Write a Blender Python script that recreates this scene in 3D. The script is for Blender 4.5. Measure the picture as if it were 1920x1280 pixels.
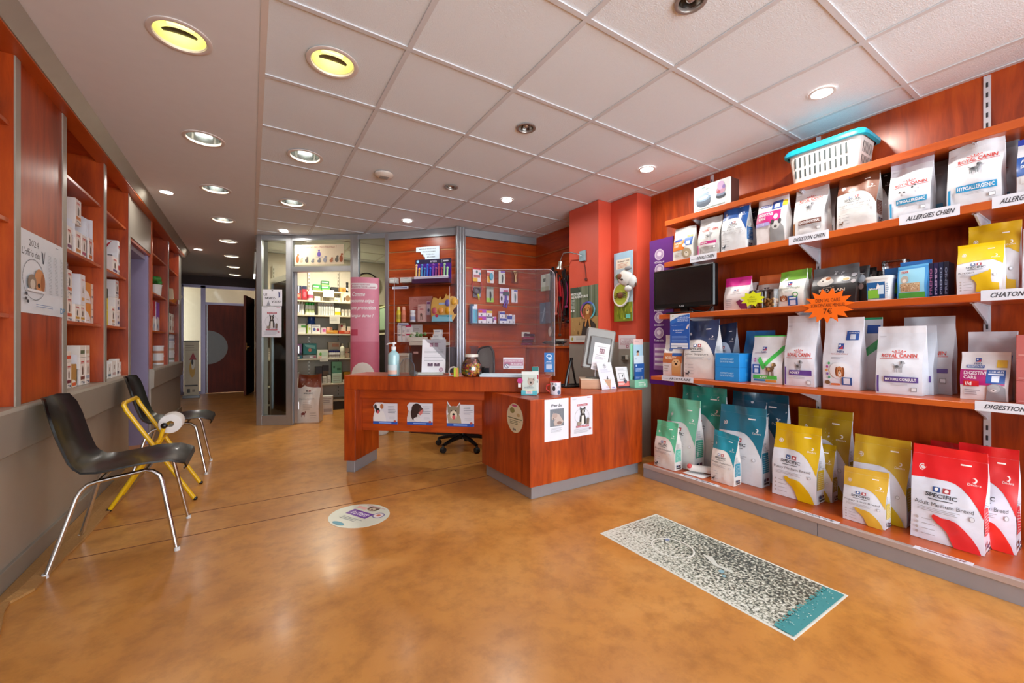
import bpy, math, random
from mathutils import Vector, Matrix, noise
from mathutils.geometry import delaunay_2d_cdt
for o in list(bpy.data.objects): bpy.data.objects.remove(o)
SC=bpy.context.scene
COL=SC.collection
PI=math.pi
def R(d): return math.radians(d)
def smooth(t):
    t=max(0.,min(1.,t)); return t*t*(3-2*t)
# ---------- camera ----------
FPX=768.; CX=960.; CY=641.; YAW=math.atan2(489,FPX); S,C=math.sin(YAW),math.cos(YAW); CAMH=1.1; ZC=2.51
cam=bpy.data.cameras.new('camera'); cam.sensor_width=36; cam.lens=36*FPX/1920; cam.shift_y=1/1920
co=bpy.data.objects.new('camera',cam); COL.objects.link(co)
co.location=(0,0,CAMH); co.rotation_euler=(PI/2,0,-YAW); cam.clip_start=.02
SC.camera=co
# ---------- daylight from the shop front behind the viewer ----------
w=bpy.data.worlds.new('world'); SC.world=w; w.use_nodes=True
nt=w.node_tree; bg=nt.nodes['Background']
bg.inputs[0].default_value=(.84,.93,1,1); bg.inputs[1].default_value=2.9
def area(name,loc,rot,sx,sy,e,col=(1,1,1),spread=PI):
    l=bpy.data.lights.new(name,'AREA'); l.shape='RECTANGLE'; l.size=sx; l.size_y=sy; l.energy=e; l.color=col; l.spread=spread
    o=bpy.data.objects.new(name,l); COL.objects.link(o); o.location=loc; o.rotation_euler=rot; return o
area('shop_window_daylight',(1.0,-2.45,1.35),(R(-90),0,PI),4.2,2.2,75,(.86,.94,1))
# ---------- exposure ----------
SC.view_settings.view_transform='Standard'; SC.view_settings.look='None'
SC.view_settings.exposure=0.6; SC.view_settings.gamma=1; SC.view_settings.use_curve_mapping=False
SC.cycles.max_bounces=8; SC.cycles.diffuse_bounces=5; SC.cycles.transparent_max_bounces=12; SC.cycles.sample_clamp_indirect=6
SC.cycles.caustics_reflective=False; SC.cycles.caustics_refractive=False
# ---------- photo ray helpers: points on known planes of the room ----------
def ray(u,v):
    l=(u-CX)/FPX; return (S+l*C, C-l*S, (CY-v)/FPX)
def onx(u,v,x):
    r=ray(u,v); t=x/r[0]; return (r[1]*t, CAMH+r[2]*t)
def onz(u,v,z):
    r=ray(u,v); t=(z-CAMH)/r[2]; return (r[0]*t, r[1]*t)
def ony(u,v,y):
    r=ray(u,v); t=y/r[1]; return (r[0]*t, CAMH+r[2]*t)
def onseg(u,v,p,q):
    r=ray(u,v); nx=q[1]-p[1]; ny=p[0]-q[0]; t=(nx*p[0]+ny*p[1])/(nx*r[0]+ny*r[1])
    L=math.hypot(q[0]-p[0],q[1]-p[1])
    s=((r[0]*t-p[0])*(q[0]-p[0])+(r[1]*t-p[1])*(q[1]-p[1]))/L
    return (s, CAMH+r[2]*t)
# ---------- materials ----------
def lin(c):
    c=c/255.; return c/12.92 if c<=.04045 else ((c+.055)/1.055)**2.4
def hx(h):
    h=h.lstrip('#'); return tuple(lin(int(h[i:i+2],16)) for i in (0,2,4))+(1,)
MC={}
def P(hexs,rough=.5,metal=0.,emit=0.,alpha=1.,trans=0.,coat=0.,var=.06,bump=0.,bscale=60):
    k=(hexs,rough,metal,emit,alpha,trans,coat,var,bump,bscale)
    if k in MC: return MC[k]
    m=bpy.data.materials.new('surface_'+hexs.lstrip('#')); m.use_nodes=True; n=m.node_tree.nodes; L=m.node_tree.links
    b=n['Principled BSDF']; c=hx(hexs)
    b.inputs['Base Color'].default_value=c; b.inputs['Roughness'].default_value=rough; b.inputs['Metallic'].default_value=metal
    if coat: b.inputs['Coat Weight'].default_value=coat; b.inputs['Coat Roughness'].default_value=.12
    if trans: b.inputs['Transmission Weight'].default_value=trans; b.inputs['IOR'].default_value=1.25
    if alpha<1: b.inputs['Alpha'].default_value=alpha
    if emit: b.inputs['Emission Color'].default_value=c; b.inputs['Emission Strength'].default_value=emit
    if var or bump:
        tc=n.new('ShaderNodeTexCoord'); nz=n.new('ShaderNodeTexNoise'); nz.inputs['Scale'].default_value=bscale if bump else 14; nz.inputs['Detail'].default_value=3
        L.new(tc.outputs['Object'],nz.inputs['Vector'])
        if var:
            mx=n.new('ShaderNodeMix'); mx.data_type='RGBA'; mx.inputs[6].default_value=tuple(x*(1-var) for x in c[:3])+(1,); mx.inputs[7].default_value=tuple(min(1,x*(1+var)) for x in c[:3])+(1,)
            L.new(nz.outputs[0],mx.inputs[0]); L.new(mx.outputs[2],b.inputs['Base Color'])
        if bump:
            bp=n.new('ShaderNodeBump'); bp.inputs['Strength'].default_value=bump; bp.inputs['Distance'].default_value=.01
            L.new(nz.outputs[0],bp.inputs['Height']); L.new(bp.outputs[0],b.inputs['Normal'])
    MC[k]=m; return m
def ramp(n,stops):
    r=n.new('ShaderNodeValToRGB'); e=r.color_ramp.elements
    while len(e)<len(stops): e.new(.5)
    for i,(p,c) in enumerate(stops): e[i].position=p; e[i].color=hx(c)
    return r
def wood(name,scale,stops,rough=.36,coat=.08,sc2=1.1):
    m=bpy.data.materials.new(name); m.use_nodes=True; n=m.node_tree.nodes; L=m.node_tree.links; b=n['Principled BSDF']
    g=n.new('ShaderNodeNewGeometry'); mp=n.new('ShaderNodeMapping'); mp.inputs['Scale'].default_value=scale
    L.new(g.outputs['Position'],mp.inputs['Vector'])
    n1=n.new('ShaderNodeTexNoise'); n1.inputs['Scale'].default_value=3; n1.inputs['Detail'].default_value=7; n1.inputs['Roughness'].default_value=.62; n1.inputs['Distortion'].default_value=.6
    L.new(mp.outputs[0],n1.inputs['Vector'])
    n2=n.new('ShaderNodeTexNoise'); n2.inputs['Scale'].default_value=1.6*sc2; n2.inputs['Detail'].default_value=2
    L.new(g.outputs['Position'],n2.inputs['Vector'])
    mx=n.new('ShaderNodeMath'); mx.operation='ADD'
    m2=n.new('ShaderNodeMath'); m2.operation='MULTIPLY'; m2.inputs[1].default_value=.55; L.new(n2.outputs[0],m2.inputs[0])
    m1=n.new('ShaderNodeMath'); m1.operation='MULTIPLY'; m1.inputs[1].default_value=.55; L.new(n1.outputs[0],m1.inputs[0])
    L.new(m1.outputs[0],mx.inputs[0]); L.new(m2.outputs[0],mx.inputs[1])
    r=ramp(n,stops); L.new(mx.outputs[0],r.inputs[0]); L.new(r.outputs[0],b.inputs['Base Color'])
    b.inputs['Roughness'].default_value=rough; b.inputs['Coat Weight'].default_value=coat; b.inputs['Coat Roughness'].default_value=.2
    return m
WS=[(.34,'#651c05'),(.47,'#8f3207'),(.57,'#a8400b'),(.68,'#bb5012')]
WV=wood('cherry_wood_vertical_grain',(7,7,.9),WS)
WH=wood('cherry_wood_horizontal_grain',(.9,.9,7),WS)
WSH=wood('cherry_shelf_edge',(.8,.8,9),[(.3,'#9c3f0f'),(.5,'#b34e17'),(.7,'#c45f20')],.35)
WDK=wood('dark_mahogany_door',(9,9,.8),[(.3,'#4a1407'),(.5,'#6a1f09'),(.7,'#82290d')],.6,.0)
WHIPALE=wood('pale_oak_laminate',(1,1,9),[(.3,'#b0805c'),(.5,'#c3926c'),(.7,'#cf9f7a')],.4)
GREY=P('#a0978a',.38,.15,var=.05); GREYL=P('#a39c90',.35,.2); GREYD=P('#8d8478',.4,.1)
ALU=P('#b9bcc0',.28,.75); ALUP=P('#a8acb0',.35,.4); WHITE=P('#e6e4e2',.5); STEEL=P('#c9c9cb',.15,1.)
BLACK=P('#0a0a0b',.3); BLK2=P('#151517',.55); CHROME=P('#d8d8da',.1,1.); PAPER=P('#eceaf0',.6); CARD=P('#a87b45',.85,bump=.5,bscale=90)
CLEAR=None
def glassmat(name,col,alpha,rough=.05):
    m=bpy.data.materials.new(name); m.use_nodes=True; n=m.node_tree.nodes; L=m.node_tree.links
    n.remove(n['Principled BSDF']); out=n['Material Output']
    t=n.new('ShaderNodeBsdfTransparent'); t.inputs[0].default_value=col; gl=n.new('ShaderNodeBsdfGlossy'); gl.inputs['Roughness'].default_value=rough
    fr=n.new('ShaderNodeFresnel'); fr.inputs[0].default_value=1.45
    ad=n.new('ShaderNodeMath'); ad.operation='MAXIMUM'; ad.inputs[1].default_value=alpha; L.new(fr.outputs[0],ad.inputs[0])
    mx=n.new('ShaderNodeMixShader'); L.new(ad.outputs[0],mx.inputs[0]); L.new(t.outputs[0],mx.inputs[1]); L.new(gl.outputs[0],mx.inputs[2]); L.new(mx.outputs[0],out.inputs[0])
    return m
GLASS=glassmat('window_glass',(.93,.95,.93,1),.05); PLEXI=glassmat('acrylic_sheet',(.95,.94,.95,1),.07,.12); CLEARP=glassmat('clear_plastic',(.95,.96,.97,1),.14,.1)
def frosted():
    m=bpy.data.materials.new('soft_clear_sheet'); m.use_nodes=True; n=m.node_tree.nodes; L=m.node_tree.links
    n.remove(n['Principled BSDF']); out=n['Material Output']
    t=n.new('ShaderNodeBsdfTransparent'); t.inputs[0].default_value=(.98,.96,.98,1); gl=n.new('ShaderNodeBsdfGlossy'); gl.inputs['Roughness'].default_value=.22
    d=n.new('ShaderNodeBsdfDiffuse'); d.inputs[0].default_value=(.8,.75,.85,1)
    g=n.new('ShaderNodeNewGeometry'); mp=n.new('ShaderNodeMapping'); mp.inputs['Scale'].default_value=(16,16,1.1); L.new(g.outputs['Position'],mp.inputs[0])
    nz=n.new('ShaderNodeTexNoise'); nz.inputs['Scale'].default_value=2; nz.inputs['Detail'].default_value=4; L.new(mp.outputs[0],nz.inputs['Vector'])
    r=ramp(n,[(.42,'#020202'),(.68,'#2c2c2c')]); L.new(nz.outputs[0],r.inputs[0])
    m1=n.new('ShaderNodeMixShader'); m1.inputs[0].default_value=.5; L.new(gl.outputs[0],m1.inputs[1]); L.new(d.outputs[0],m1.inputs[2])
    mx=n.new('ShaderNodeMixShader'); ad=n.new('ShaderNodeMath'); ad.operation='ADD'; ad.inputs[1].default_value=.03; L.new(r.outputs[0],ad.inputs[0]); L.new(ad.outputs[0],mx.inputs[0]); L.new(t.outputs[0],mx.inputs[1]); L.new(m1.outputs[0],mx.inputs[2]); L.new(mx.outputs[0],out.inputs[0])
    bp=n.new('ShaderNodeBump'); bp.inputs['Strength'].default_value=.4; L.new(nz.outputs[0],bp.inputs['Height']); L.new(bp.outputs[0],gl.inputs['Normal'])
    return m
SOFT=frosted()
# ---------- mesh builder ----------
class MB:
    def __init__(s): s.V=[]; s.F=[]; s.I=[]; s.M=[]; s.Sm=[]
    def mi(s,m):
        if m not in s.M: s.M.append(m)
        return s.M.index(m)
    def face(s,pts,m,sm=False):
        b=len(s.V); s.V+= [tuple(p) for p in pts]; s.F.append(tuple(range(b,b+len(pts)))); s.I.append(s.mi(m)); s.Sm.append(sm)
    def grid(s,rows,m,closed=False,sm=True,mf=None):
        b=len(s.V); n=len(rows[0])
        for r in rows: s.V+=[tuple(p) for p in r]
        for i in range(len(rows)-1):
            for j in range(n if closed else n-1):
                k=(j+1)%n
                s.F.append((b+i*n+j,b+i*n+k,b+(i+1)*n+k,b+(i+1)*n+j)); s.I.append(s.mi(mf(i,j) if mf else m)); s.Sm.append(sm)
    def box(s,x0,y0,z0,x1,y1,z1,m,M=None,bev=0.):
        if x1<x0:x0,x1=x1,x0
        if y1<y0:y0,y1=y1,y0
        if z1<z0:z0,z1=z1,z0
        e=min(bev,(x1-x0)*.4,(y1-y0)*.4,(z1-z0)*.4)
        if e<=0:
            c=[(x,y,z) for z in (z0,z1) for y in (y0,y1) for x in (x0,x1)]
            fs=[(0,2,3,1),(4,5,7,6),(0,1,5,4),(2,6,7,3),(0,4,6,2),(1,3,7,5)]
            if M: c=[tuple(M@Vector(p)) for p in c]
            b=len(s.V); s.V+=c
            for f in fs: s.F.append(tuple(b+i for i in f)); s.I.append(s.mi(m)); s.Sm.append(False)
        else:
            ax=((x0,x1),(y0,y1),(z0,z1)); import itertools
            vid={}; b=len(s.V)
            for c in itertools.product((0,1),repeat=3):
                for a in range(3):
                    p=[ax[k][c[k]]+(0 if k==a else (e if c[k]==0 else -e)) for k in range(3)]
                    # vertex lying on face 'a'
                    vid[(c,a)]=len(s.V); s.V.append(tuple(M@Vector(p)) if M else tuple(p))
            def add(idx):
                s.F.append(tuple(idx)); s.I.append(s.mi(m)); s.Sm.append(False)
            for a in range(3):
                u,v=(a+1)%3,(a+2)%3
                for sd in (0,1):
                    q=[]
                    for cu,cv in ((0,0),(1,0),(1,1),(0,1)):
                        c=[0,0,0]; c[a]=sd; c[u]=cu; c[v]=cv; q.append(vid[(tuple(c),a)])
                    add(q if sd else q[::-1])
            for a in range(3):
                u,v=(a+1)%3,(a+2)%3
                for cu in (0,1):
                    for cv in (0,1):
                        c0=[0,0,0]; c0[u]=cu; c0[v]=cv; c1=list(c0); c1[a]=1
                        q=[vid[(tuple(c0),u)],vid[(tuple(c1),u)],vid[(tuple(c1),v)],vid[(tuple(c0),v)]]
                        add(q if cu==cv else q[::-1])
            for c in itertools.product((0,1),repeat=3):
                q=[vid[(c,0)],vid[(c,1)],vid[(c,2)]]; add(q if sum(c)%2 else q[::-1])
    def prism(s,pts,z0,z1,m,M=None,side=None):
        if sum(pts[i][0]*pts[(i+1)%len(pts)][1]-pts[(i+1)%len(pts)][0]*pts[i][1] for i in range(len(pts)))<0: pts=pts[::-1]
        f=lambda p:tuple(M@Vector(p)) if M else tuple(p)
        s.face([f((p[0],p[1],z0)) for p in pts][::-1],m); s.face([f((p[0],p[1],z1)) for p in pts],m)
        for i in range(len(pts)):
            a,b=pts[i],pts[(i+1)%len(pts)]
            s.face([f((a[0],a[1],z0)),f((b[0],b[1],z0)),f((b[0],b[1],z1)),f((a[0],a[1],z1))],side or m)
    def tube(s,pts,r,m,n=10,cap=True):
        pts=[Vector(p) for p in pts]; rows=[]; up=None
        for i,p in enumerate(pts):
            t=(pts[min(i+1,len(pts)-1)]-pts[max(i-1,0)]).normalized()
            if up is None: up=t.orthogonal().normalized()
            up=(up-t*up.dot(t)).normalized(); sd=t.cross(up)
            rr=r[i] if isinstance(r,(list,tuple)) else r
            rows.append([p+(up*math.cos(2*PI*k/n)+sd*math.sin(2*PI*k/n))*rr for k in range(n)])
        s.grid(rows,m,True)
        if cap: s.face(rows[0][::-1],m); s.face(rows[-1],m)
    def lathe(s,prof,c,m,n=24,mf=None,M=None):
        rows=[[Vector((c[0]+r*math.cos(2*PI*k/n),c[1]+r*math.sin(2*PI*k/n),c[2]+z)) for k in range(n)] for r,z in prof]
        if M: rows=[[M@p for p in r] for r in rows]
        s.grid(rows,m,True,mf=mf)
    def disc(s,c,r,m,n=24,down=False,ry=None,M=None):
        p=[Vector((c[0]+r*math.cos(2*PI*k/n),c[1]+(ry or r)*math.sin(2*PI*k/n),c[2])) for k in range(n)]
        if M: p=[M@q for q in p]
        s.face(p[::-1] if down else p,m)
    def ball(s,c,rx,ry,rz,m,n=14,k=9):
        rows=[[(c[0]+rx*math.sin(PI*i/k)*math.cos(2*PI*j/n),c[1]+ry*math.sin(PI*i/k)*math.sin(2*PI*j/n),c[2]-rz*math.cos(PI*i/k)) for j in range(n)] for i in range(k+1)]
        s.grid(rows,m,True)
    def build(s,name,parent=None,loc=None,rotz=0,sharp=True):
        me=bpy.data.meshes.new(name); me.from_pydata(s.V,[],s.F)
        for m in s.M: me.materials.append(m)
        me.polygons.foreach_set('material_index',s.I); me.polygons.foreach_set('use_smooth',s.Sm)
        me.update()
        if sharp and any(s.Sm):
            try: me.set_sharp_from_angle(angle=R(42))
            except Exception: pass
        o=bpy.data.objects.new(name,me); COL.objects.link(o)
        if parent: o.parent=parent
        if loc: o.location=loc
        if rotz: o.rotation_euler=(0,0,rotz)
        return o
def tag(o,label=None,cat=None,group=None,kind=None):
    if label: o['label']=label
    if cat: o['category']=cat
    if group: o['group']=group
    if kind: o['kind']=kind
    return o
def thing(name,label,cat,loc=(0,0,0),rotz=0,group=None):
    o=bpy.data.objects.new(name,None); COL.objects.link(o); o.location=loc; o.rotation_euler=(0,0,rotz); o.empty_display_size=.1
    return tag(o,label,cat,group)
def struct(name,mb): return tag(mb.build(name),kind='structure')
# ---------- text outlines ----------
TC={}
def txt(s,bold=False):
    k=(s,bold)
    if k in TC: return TC[k]
    cu=bpy.data.curves.new('t','FONT'); cu.body=s; cu.size=1; cu.resolution_u=2; cu.offset=.022 if bold else 0
    ob=bpy.data.objects.new('t',cu); COL.objects.link(ob); dg=bpy.context.evaluated_depsgraph_get()
    me=ob.evaluated_get(dg).to_mesh(); vs=[(v.co.x,v.co.y) for v in me.vertices]; fs=[tuple(p.vertices) for p in me.polygons]
    ob.evaluated_get(dg).to_mesh_clear(); bpy.data.objects.remove(ob); bpy.data.curves.remove(cu)
    x0=min(v[0] for v in vs); x1=max(v[0] for v in vs); y0=min(v[1] for v in vs); y1=max(v[1] for v in vs)
    TC[k]=([((x-x0)/(x1-x0),(y-y0)/(y1-y0)) for x,y in vs],fs,(x1-x0)/(y1-y0)); return TC[k]
# ---------- print: flat graphics laid on a face ----------
class Pr:
    def __init__(s): s.ops=[]
    def rect(s,x0,y0,x1,y1,c): s.ops.append(('p',[(x0,y0),(x1,y0),(x1,y1),(x0,y1)],c)); return s
    def poly(s,pts,c): s.ops.append(('p',pts,c)); return s
    def ell(s,cx,cy,rx,ry,c,n=20,a0=0,a1=2*PI):
        s.ops.append(('p',[(cx+rx*math.cos(a0+(a1-a0)*k/n),cy+ry*math.sin(a0+(a1-a0)*k/n)) for k in range(n+(a1-a0<6))],c)); return s
    def text(s,t,x0,y0,x1,y1,c,bold=False,ital=0,fit=True,rot=0): s.ops.append(('t',t,x0,y0,x1,y1,c,bold,ital,rot)); return s
    def lines(s,x0,y0,x1,y1,n,c,seed=1,fill=.4):
        rn=random.Random(seed); d=(y1-y0)/n
        for i in range(n):
            y=y1-d*(i+.5); xe=x1-(x1-x0)*rn.random()*.3; x=x0
            s.rect(x,y-d*fill/2,xe,y+d*fill/2,c)
        return s
    def add(s,o): s.ops+=o.ops; return s
    def emit(s,mb,fn,W,H,curved=False,lay=.0005,x0=0.,y0=0.,rough=.45,coat=0):
        off=lay
        for op in s.ops:
            off+=lay*.35
            if op[0]=='p':
                pts=[(x0+p[0]*W,y0+p[1]*H) for p in op[1]]; m=P(op[2],rough,coat=coat) if isinstance(op[2],str) else op[2]
                if not curved and len(pts)>4 or curved:
                    cell=min(W,H)/17 if curved else 1e9
                    vs=[]; n=len(pts)
                    ed=[]
                    for i in range(n):
                        a,b=pts[i],pts[(i+1)%n]; k=max(1,int(math.hypot(b[0]-a[0],b[1]-a[1])/cell)) if curved else 1
                        for j in range(k): vs.append((a[0]+(b[0]-a[0])*j/k,a[1]+(b[1]-a[1])*j/k))
                    nb=len(vs)
                    if curved:
                        xa=min(p[0] for p in vs); xb=max(p[0] for p in vs); ya=min(p[1] for p in vs); yb=max(p[1] for p in vs)
                        x=xa+cell*.5
                        while x<xb:
                            y=ya+cell*.5
                            while y<yb:
                                ins=False
                                for i in range(n):
                                    a,b=pts[i],pts[(i+1)%n]
                                    if (a[1]>y)!=(b[1]>y) and x<(b[0]-a[0])*(y-a[1])/(b[1]-a[1])+a[0]: ins=not ins
                                if ins: vs.append((x,y))
                                y+=cell
                            x+=cell
                    r=delaunay_2d_cdt([Vector(p) for p in vs],[(i,(i+1)%nb) for i in range(nb)],[tuple(range(nb))],1,1e-6)
                    b=len(mb.V); mb.V+=[tuple(fn(p[0],p[1],off)) for p in r[0]]; mi=mb.mi(m)
                    for f in r[2]:
                        if len(f)>=3:
                            q=[r[0][i] for i in f]; ar=sum(q[i][0]*q[(i+1)%len(q)][1]-q[(i+1)%len(q)][0]*q[i][1] for i in range(len(q)))
                            mb.F.append(tuple(b+i for i in (f if ar>0 else f[::-1]))); mb.I.append(mi); mb.Sm.append(curved)
                else:
                    ar=sum(pts[i][0]*pts[(i+1)%len(pts)][1]-pts[(i+1)%len(pts)][0]*pts[i][1] for i in range(len(pts)))
                    if ar<0: pts=pts[::-1]
                    mb.face([fn(p[0],p[1],off) for p in pts],m)
            else:
                _,t,a,b_,c_,d_,colr,bold,ital,rot=op
                vs,fs,asp=txt(t,bold); m=P(colr,rough)
                X0,Y0,X1,Y1=x0+a*W,y0+b_*H,x0+c_*W,y0+d_*H; w=X1-X0; h=Y1-Y0
                b=len(mb.V); mi=mb.mi(m)
                if rot==0: q=[(X0+(p[0]*(w-abs(ital)*h)+ital*h*p[1]),Y0+p[1]*h) for p in vs]
                else: q=[(X0+p[1]*w,Y1-p[0]*h) if rot<0 else (X1-p[1]*w,Y0+p[0]*h) for p in vs]
                mb.V+=[tuple(fn(p[0],p[1],off+(.0007 if curved else 0))) for p in q]
                for f in fs: mb.F.append(tuple(b+i for i in f)); mb.I.append(mi); mb.Sm.append(False)
def flat(o,ux,uy,n):
    o,ux,uy,n=Vector(o),Vector(ux),Vector(uy),Vector(n)
    return lambda x,y,off: o+ux*x+uy*y+n*off
LEFT,RIGHT,FRONT=PI/2,-PI/2,0.
# ---------- generic goods ----------
def carton(name,label,cat,group,loc,rotz,w,d,h,base,front=None,side=None,top=None,parent=None,shape=None,rough=.5):
    """box standing with its front-bottom-left corner at loc, front facing local -Y"""
    mb=MB(); bm=P(base,rough) if isinstance(base,str) else base
    mb.box(0,0,0,w,d,h,bm,bev=.0015)
    if front: front.emit(mb,flat((0,0,0),(1,0,0),(0,0,1),(0,-1,0)),w,h)
    if side: side.emit(mb,flat((w,0,0),(0,1,0),(0,0,1),(1,0,0)),d,h); side.emit(mb,flat((0,d,0),(0,-1,0),(0,0,1),(-1,0,0)),d,h)
    if top: top.emit(mb,flat((0,0,h),(1,0,0),(0,1,0),(0,0,1)),w,d)
    o=mb.build(name,parent,loc,rotz)
    if not parent: tag(o,label,cat,group)
    return o
def sheet(name,label,cat,loc,rotz,w,h,base,pr=None,tilt=0,group=None,th=.0012,parent=None,outline=None,rough=.5):
    mb=MB(); c,s_=math.cos(tilt),math.sin(tilt)
    up=Vector((0,s_,c)); n=Vector((0,-c,s_)); bm=P(base,rough) if isinstance(base,str) else base
    M=Matrix(((1,0,0,0),(0,s_,-c,0),(0,c,s_,0),(0,0,0,1)))  # maps x,y(up),z(out)
    M=Matrix(((1,up.x,n.x,0),(0,up.y,n.y,0),(0,up.z,n.z,0),(0,0,0,1)))
    pts=[(p[0]*w,p[1]*h) for p in outline] if outline else [(0,0),(w,0),(w,h),(0,h)]
    mb.prism(pts,-th,0,bm,M=M)
    if pr: pr.emit(mb,lambda x,y,off:M@Vector((x,y,off)),w,h,rough=rough)
    o=mb.build(name,parent,loc,rotz)
    if not parent: tag(o,label,cat,group)
    return o
WH_='#e9e9ee'
def dogsil(p,cx,cy,s,c,asp=1.,c2=None):
    """small standing/sitting dog drawing; asp = W/H of the face"""
    k=s/asp
    p.ell(cx-.02*k,cy,.34*k,.17*s,c); p.ell(cx+.3*k,cy+.34*s,.16*k,.15*s,c); p.poly([(cx+.1*k,cy),(cx+.36*k,cy+.02*s),(cx+.38*k,cy+.34*s),(cx+.16*k,cy+.34*s)],c)
    p.ell(cx+.43*k,cy+.3*s,.1*k,.07*s,c)
    for dx in (-.3,-.18,.12,.24): p.rect(cx+dx*k,cy-.45*s,cx+(dx+.07)*k,cy,c)
    p.poly([(cx-.3*k,cy+.05*s),(cx-.5*k,cy+.3*s),(cx-.46*k,cy+.3*s),(cx-.24*k,cy+.12*s)],c)
    if c2: p.ell(cx-.1*k,cy+.02*s,.14*k,.1*s,c2); p.ell(cx+.22*k,cy+.36*s,.07*k,.12*s,c2)
    return p
def face_(p,cx,cy,s,c,ear,asp=1.,muz='#e8dcd0'):
    k=s/asp
    p.ell(cx-.32*k,cy-.0*s,.16*k,.32*s,ear); p.ell(cx+.32*k,cy-.0*s,.16*k,.32*s,ear); p.ell(cx,cy,.32*k,.36*s,c); p.ell(cx,cy-.14*s,.17*k,.18*s,muz)
    p.ell(cx,cy-.07*s,.06*k,.04*s,'#201815'); p.ell(cx-.13*k,cy+.09*s,.04*k,.04*s,'#201815'); p.ell(cx+.13*k,cy+.09*s,.04*k,.04*s,'#201815'); return p
def pet(p,x0,y0,x1,y1,c,c2):
    """head-and-shoulders of an animal filling a rectangle"""
    w,h=x1-x0,y1-y0
    p.poly([(x0,y0),(x1,y0),(x1-.12*w,y0+.45*h),(x0+.15*w,y0+.5*h)],c2)
    p.poly([(x0+.14*w,y0+.95*h),(x0+.18*w,y0+.55*h),(x0+.4*w,y0+.8*h)],c); p.poly([(x1-.14*w,y0+.95*h),(x1-.18*w,y0+.55*h),(x1-.4*w,y0+.8*h)],c)
    p.ell(x0+w*.5,y0+h*.62,.34*w,.27*h,c); p.ell(x0+w*.5,y0+h*.5,.17*w,.13*h,c2); p.ell(x0+w*.5,y0+h*.55,.06*w,.035*h,'#1c1614')
    p.ell(x0+w*.37,y0+h*.68,.04*w,.03*h,'#1c1614'); p.ell(x0+w*.63,y0+h*.68,.04*w,.03*h,'#1c1614'); return p
def specific(top,name='',animal=None,dogc=None,asp=.7,tilt=0,side=None,big=1.,blue='#2b4f8f',sub=True,icon=None):
    p=Pr()
    # coloured head of the pack with the swooping white shield below
    yl,yr=.72,.40
    pts=[(0,1),(0,yl)]+[(t,yl+.015*math.sin(t*PI)-(yl-yr)*max(0,(t-.45)/.55)**2.4) for t in [.12,.25,.4,.5,.6,.7,.78,.85,.91,.96,1.]]+[(1,1)]
    if animal!='kit': p.poly(pts,top)
    else: p.poly([(0,1),(0,.66),(.2,.68),(.5,.7),(.8,.7),(1,.6),(1,1)],top)
    p.ell(.15,.845,.05,.05*asp,'#e8dfe0'); p.ell(.15,.845,.035,.035*asp,top); p.ell(.15,.845,.024,.024*asp,'#e8dfe0')
    p.ell(.84,.79,.035,.035*asp,'#f2eeee'); p.ell(.825,.79,.026,.026*asp,top); p.text('Dechra',.76,.735,.93,.76,'#f2eeee'); p.rect(.66,.935,.8,.952,'#f4f0ee')
    p.rect(.32,.595,.42,.65,blue); p.rect(.46,.595,.56,.65,'#a8323c'); p.ell(.37,.625,.025,.02,'#f0f0f0'); p.ell(.51,.62,.028,.018,'#f0e0e0')
    p.text('SPECIFIC',.22,.535,.66,.58,'#3a3c42',True); p.rect(.26,.505,.6,.514,'#45474d')
    if name: p.text(name,.06,.43,.06+min(.82,.06*len(name)),.475,'#4a4a50')
    if sub: p.lines(.1,.355,.75,.41,3,'#a7a7ad',3,.3)
    p.ell(.86,.375,.036,.036*asp,'#9a9aa0'); p.ell(.86,.375,.029,.029*asp,'#dfe1e8')
    for k in range(4): p.ell(.1,.26-.058*k,.022,.022*asp,'#b9b3b4'); p.rect(.17,.255-.058*k,.36,.262-.058*k,'#a9a9b0')
    if animal=='dog':
        p.poly([(.31,.31),(.34,.335),(.39,.33),(.46,.31),(.56,.315),(.66,.30),(.76,.24),(.86,.16),(.93,.08),(.97,.0),(.62,0),(.585,.05),(.56,.10),(.52,.16),(.45,.21),(.37,.25),(.33,.28)],dogc or top)
    if animal=='kit':
        p.poly([(.35,.36),(.5,.4),(.72,.46),(.75,.5),(.78,.46),(.78,.3),(.8,.22),(.95,.2),(.96,.04),(.44,.04),(.47,.2),(.42,.28),(.36,.31)],dogc or top)
    if icon: dogsil(p,.14,.08,.1,icon,asp)
    return p
def spec_side(c):
    p=Pr(); p.rect(.12,.2,.88,.48,c)
    for k in range(8): p.rect(.16,.225+.03*k,.84,.229+.03*k,'#e8e8e8')
    p.lines(.15,.5,.85,.62,7,'#8a8a92',5,.3); p.rect(.2,.08,.42,.12,'#33405f'); p.rect(.5,.08,.72,.12,'#5a3040'); p.rect(.2,.04,.75,.065,'#333'*1+'333'); return p
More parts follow.
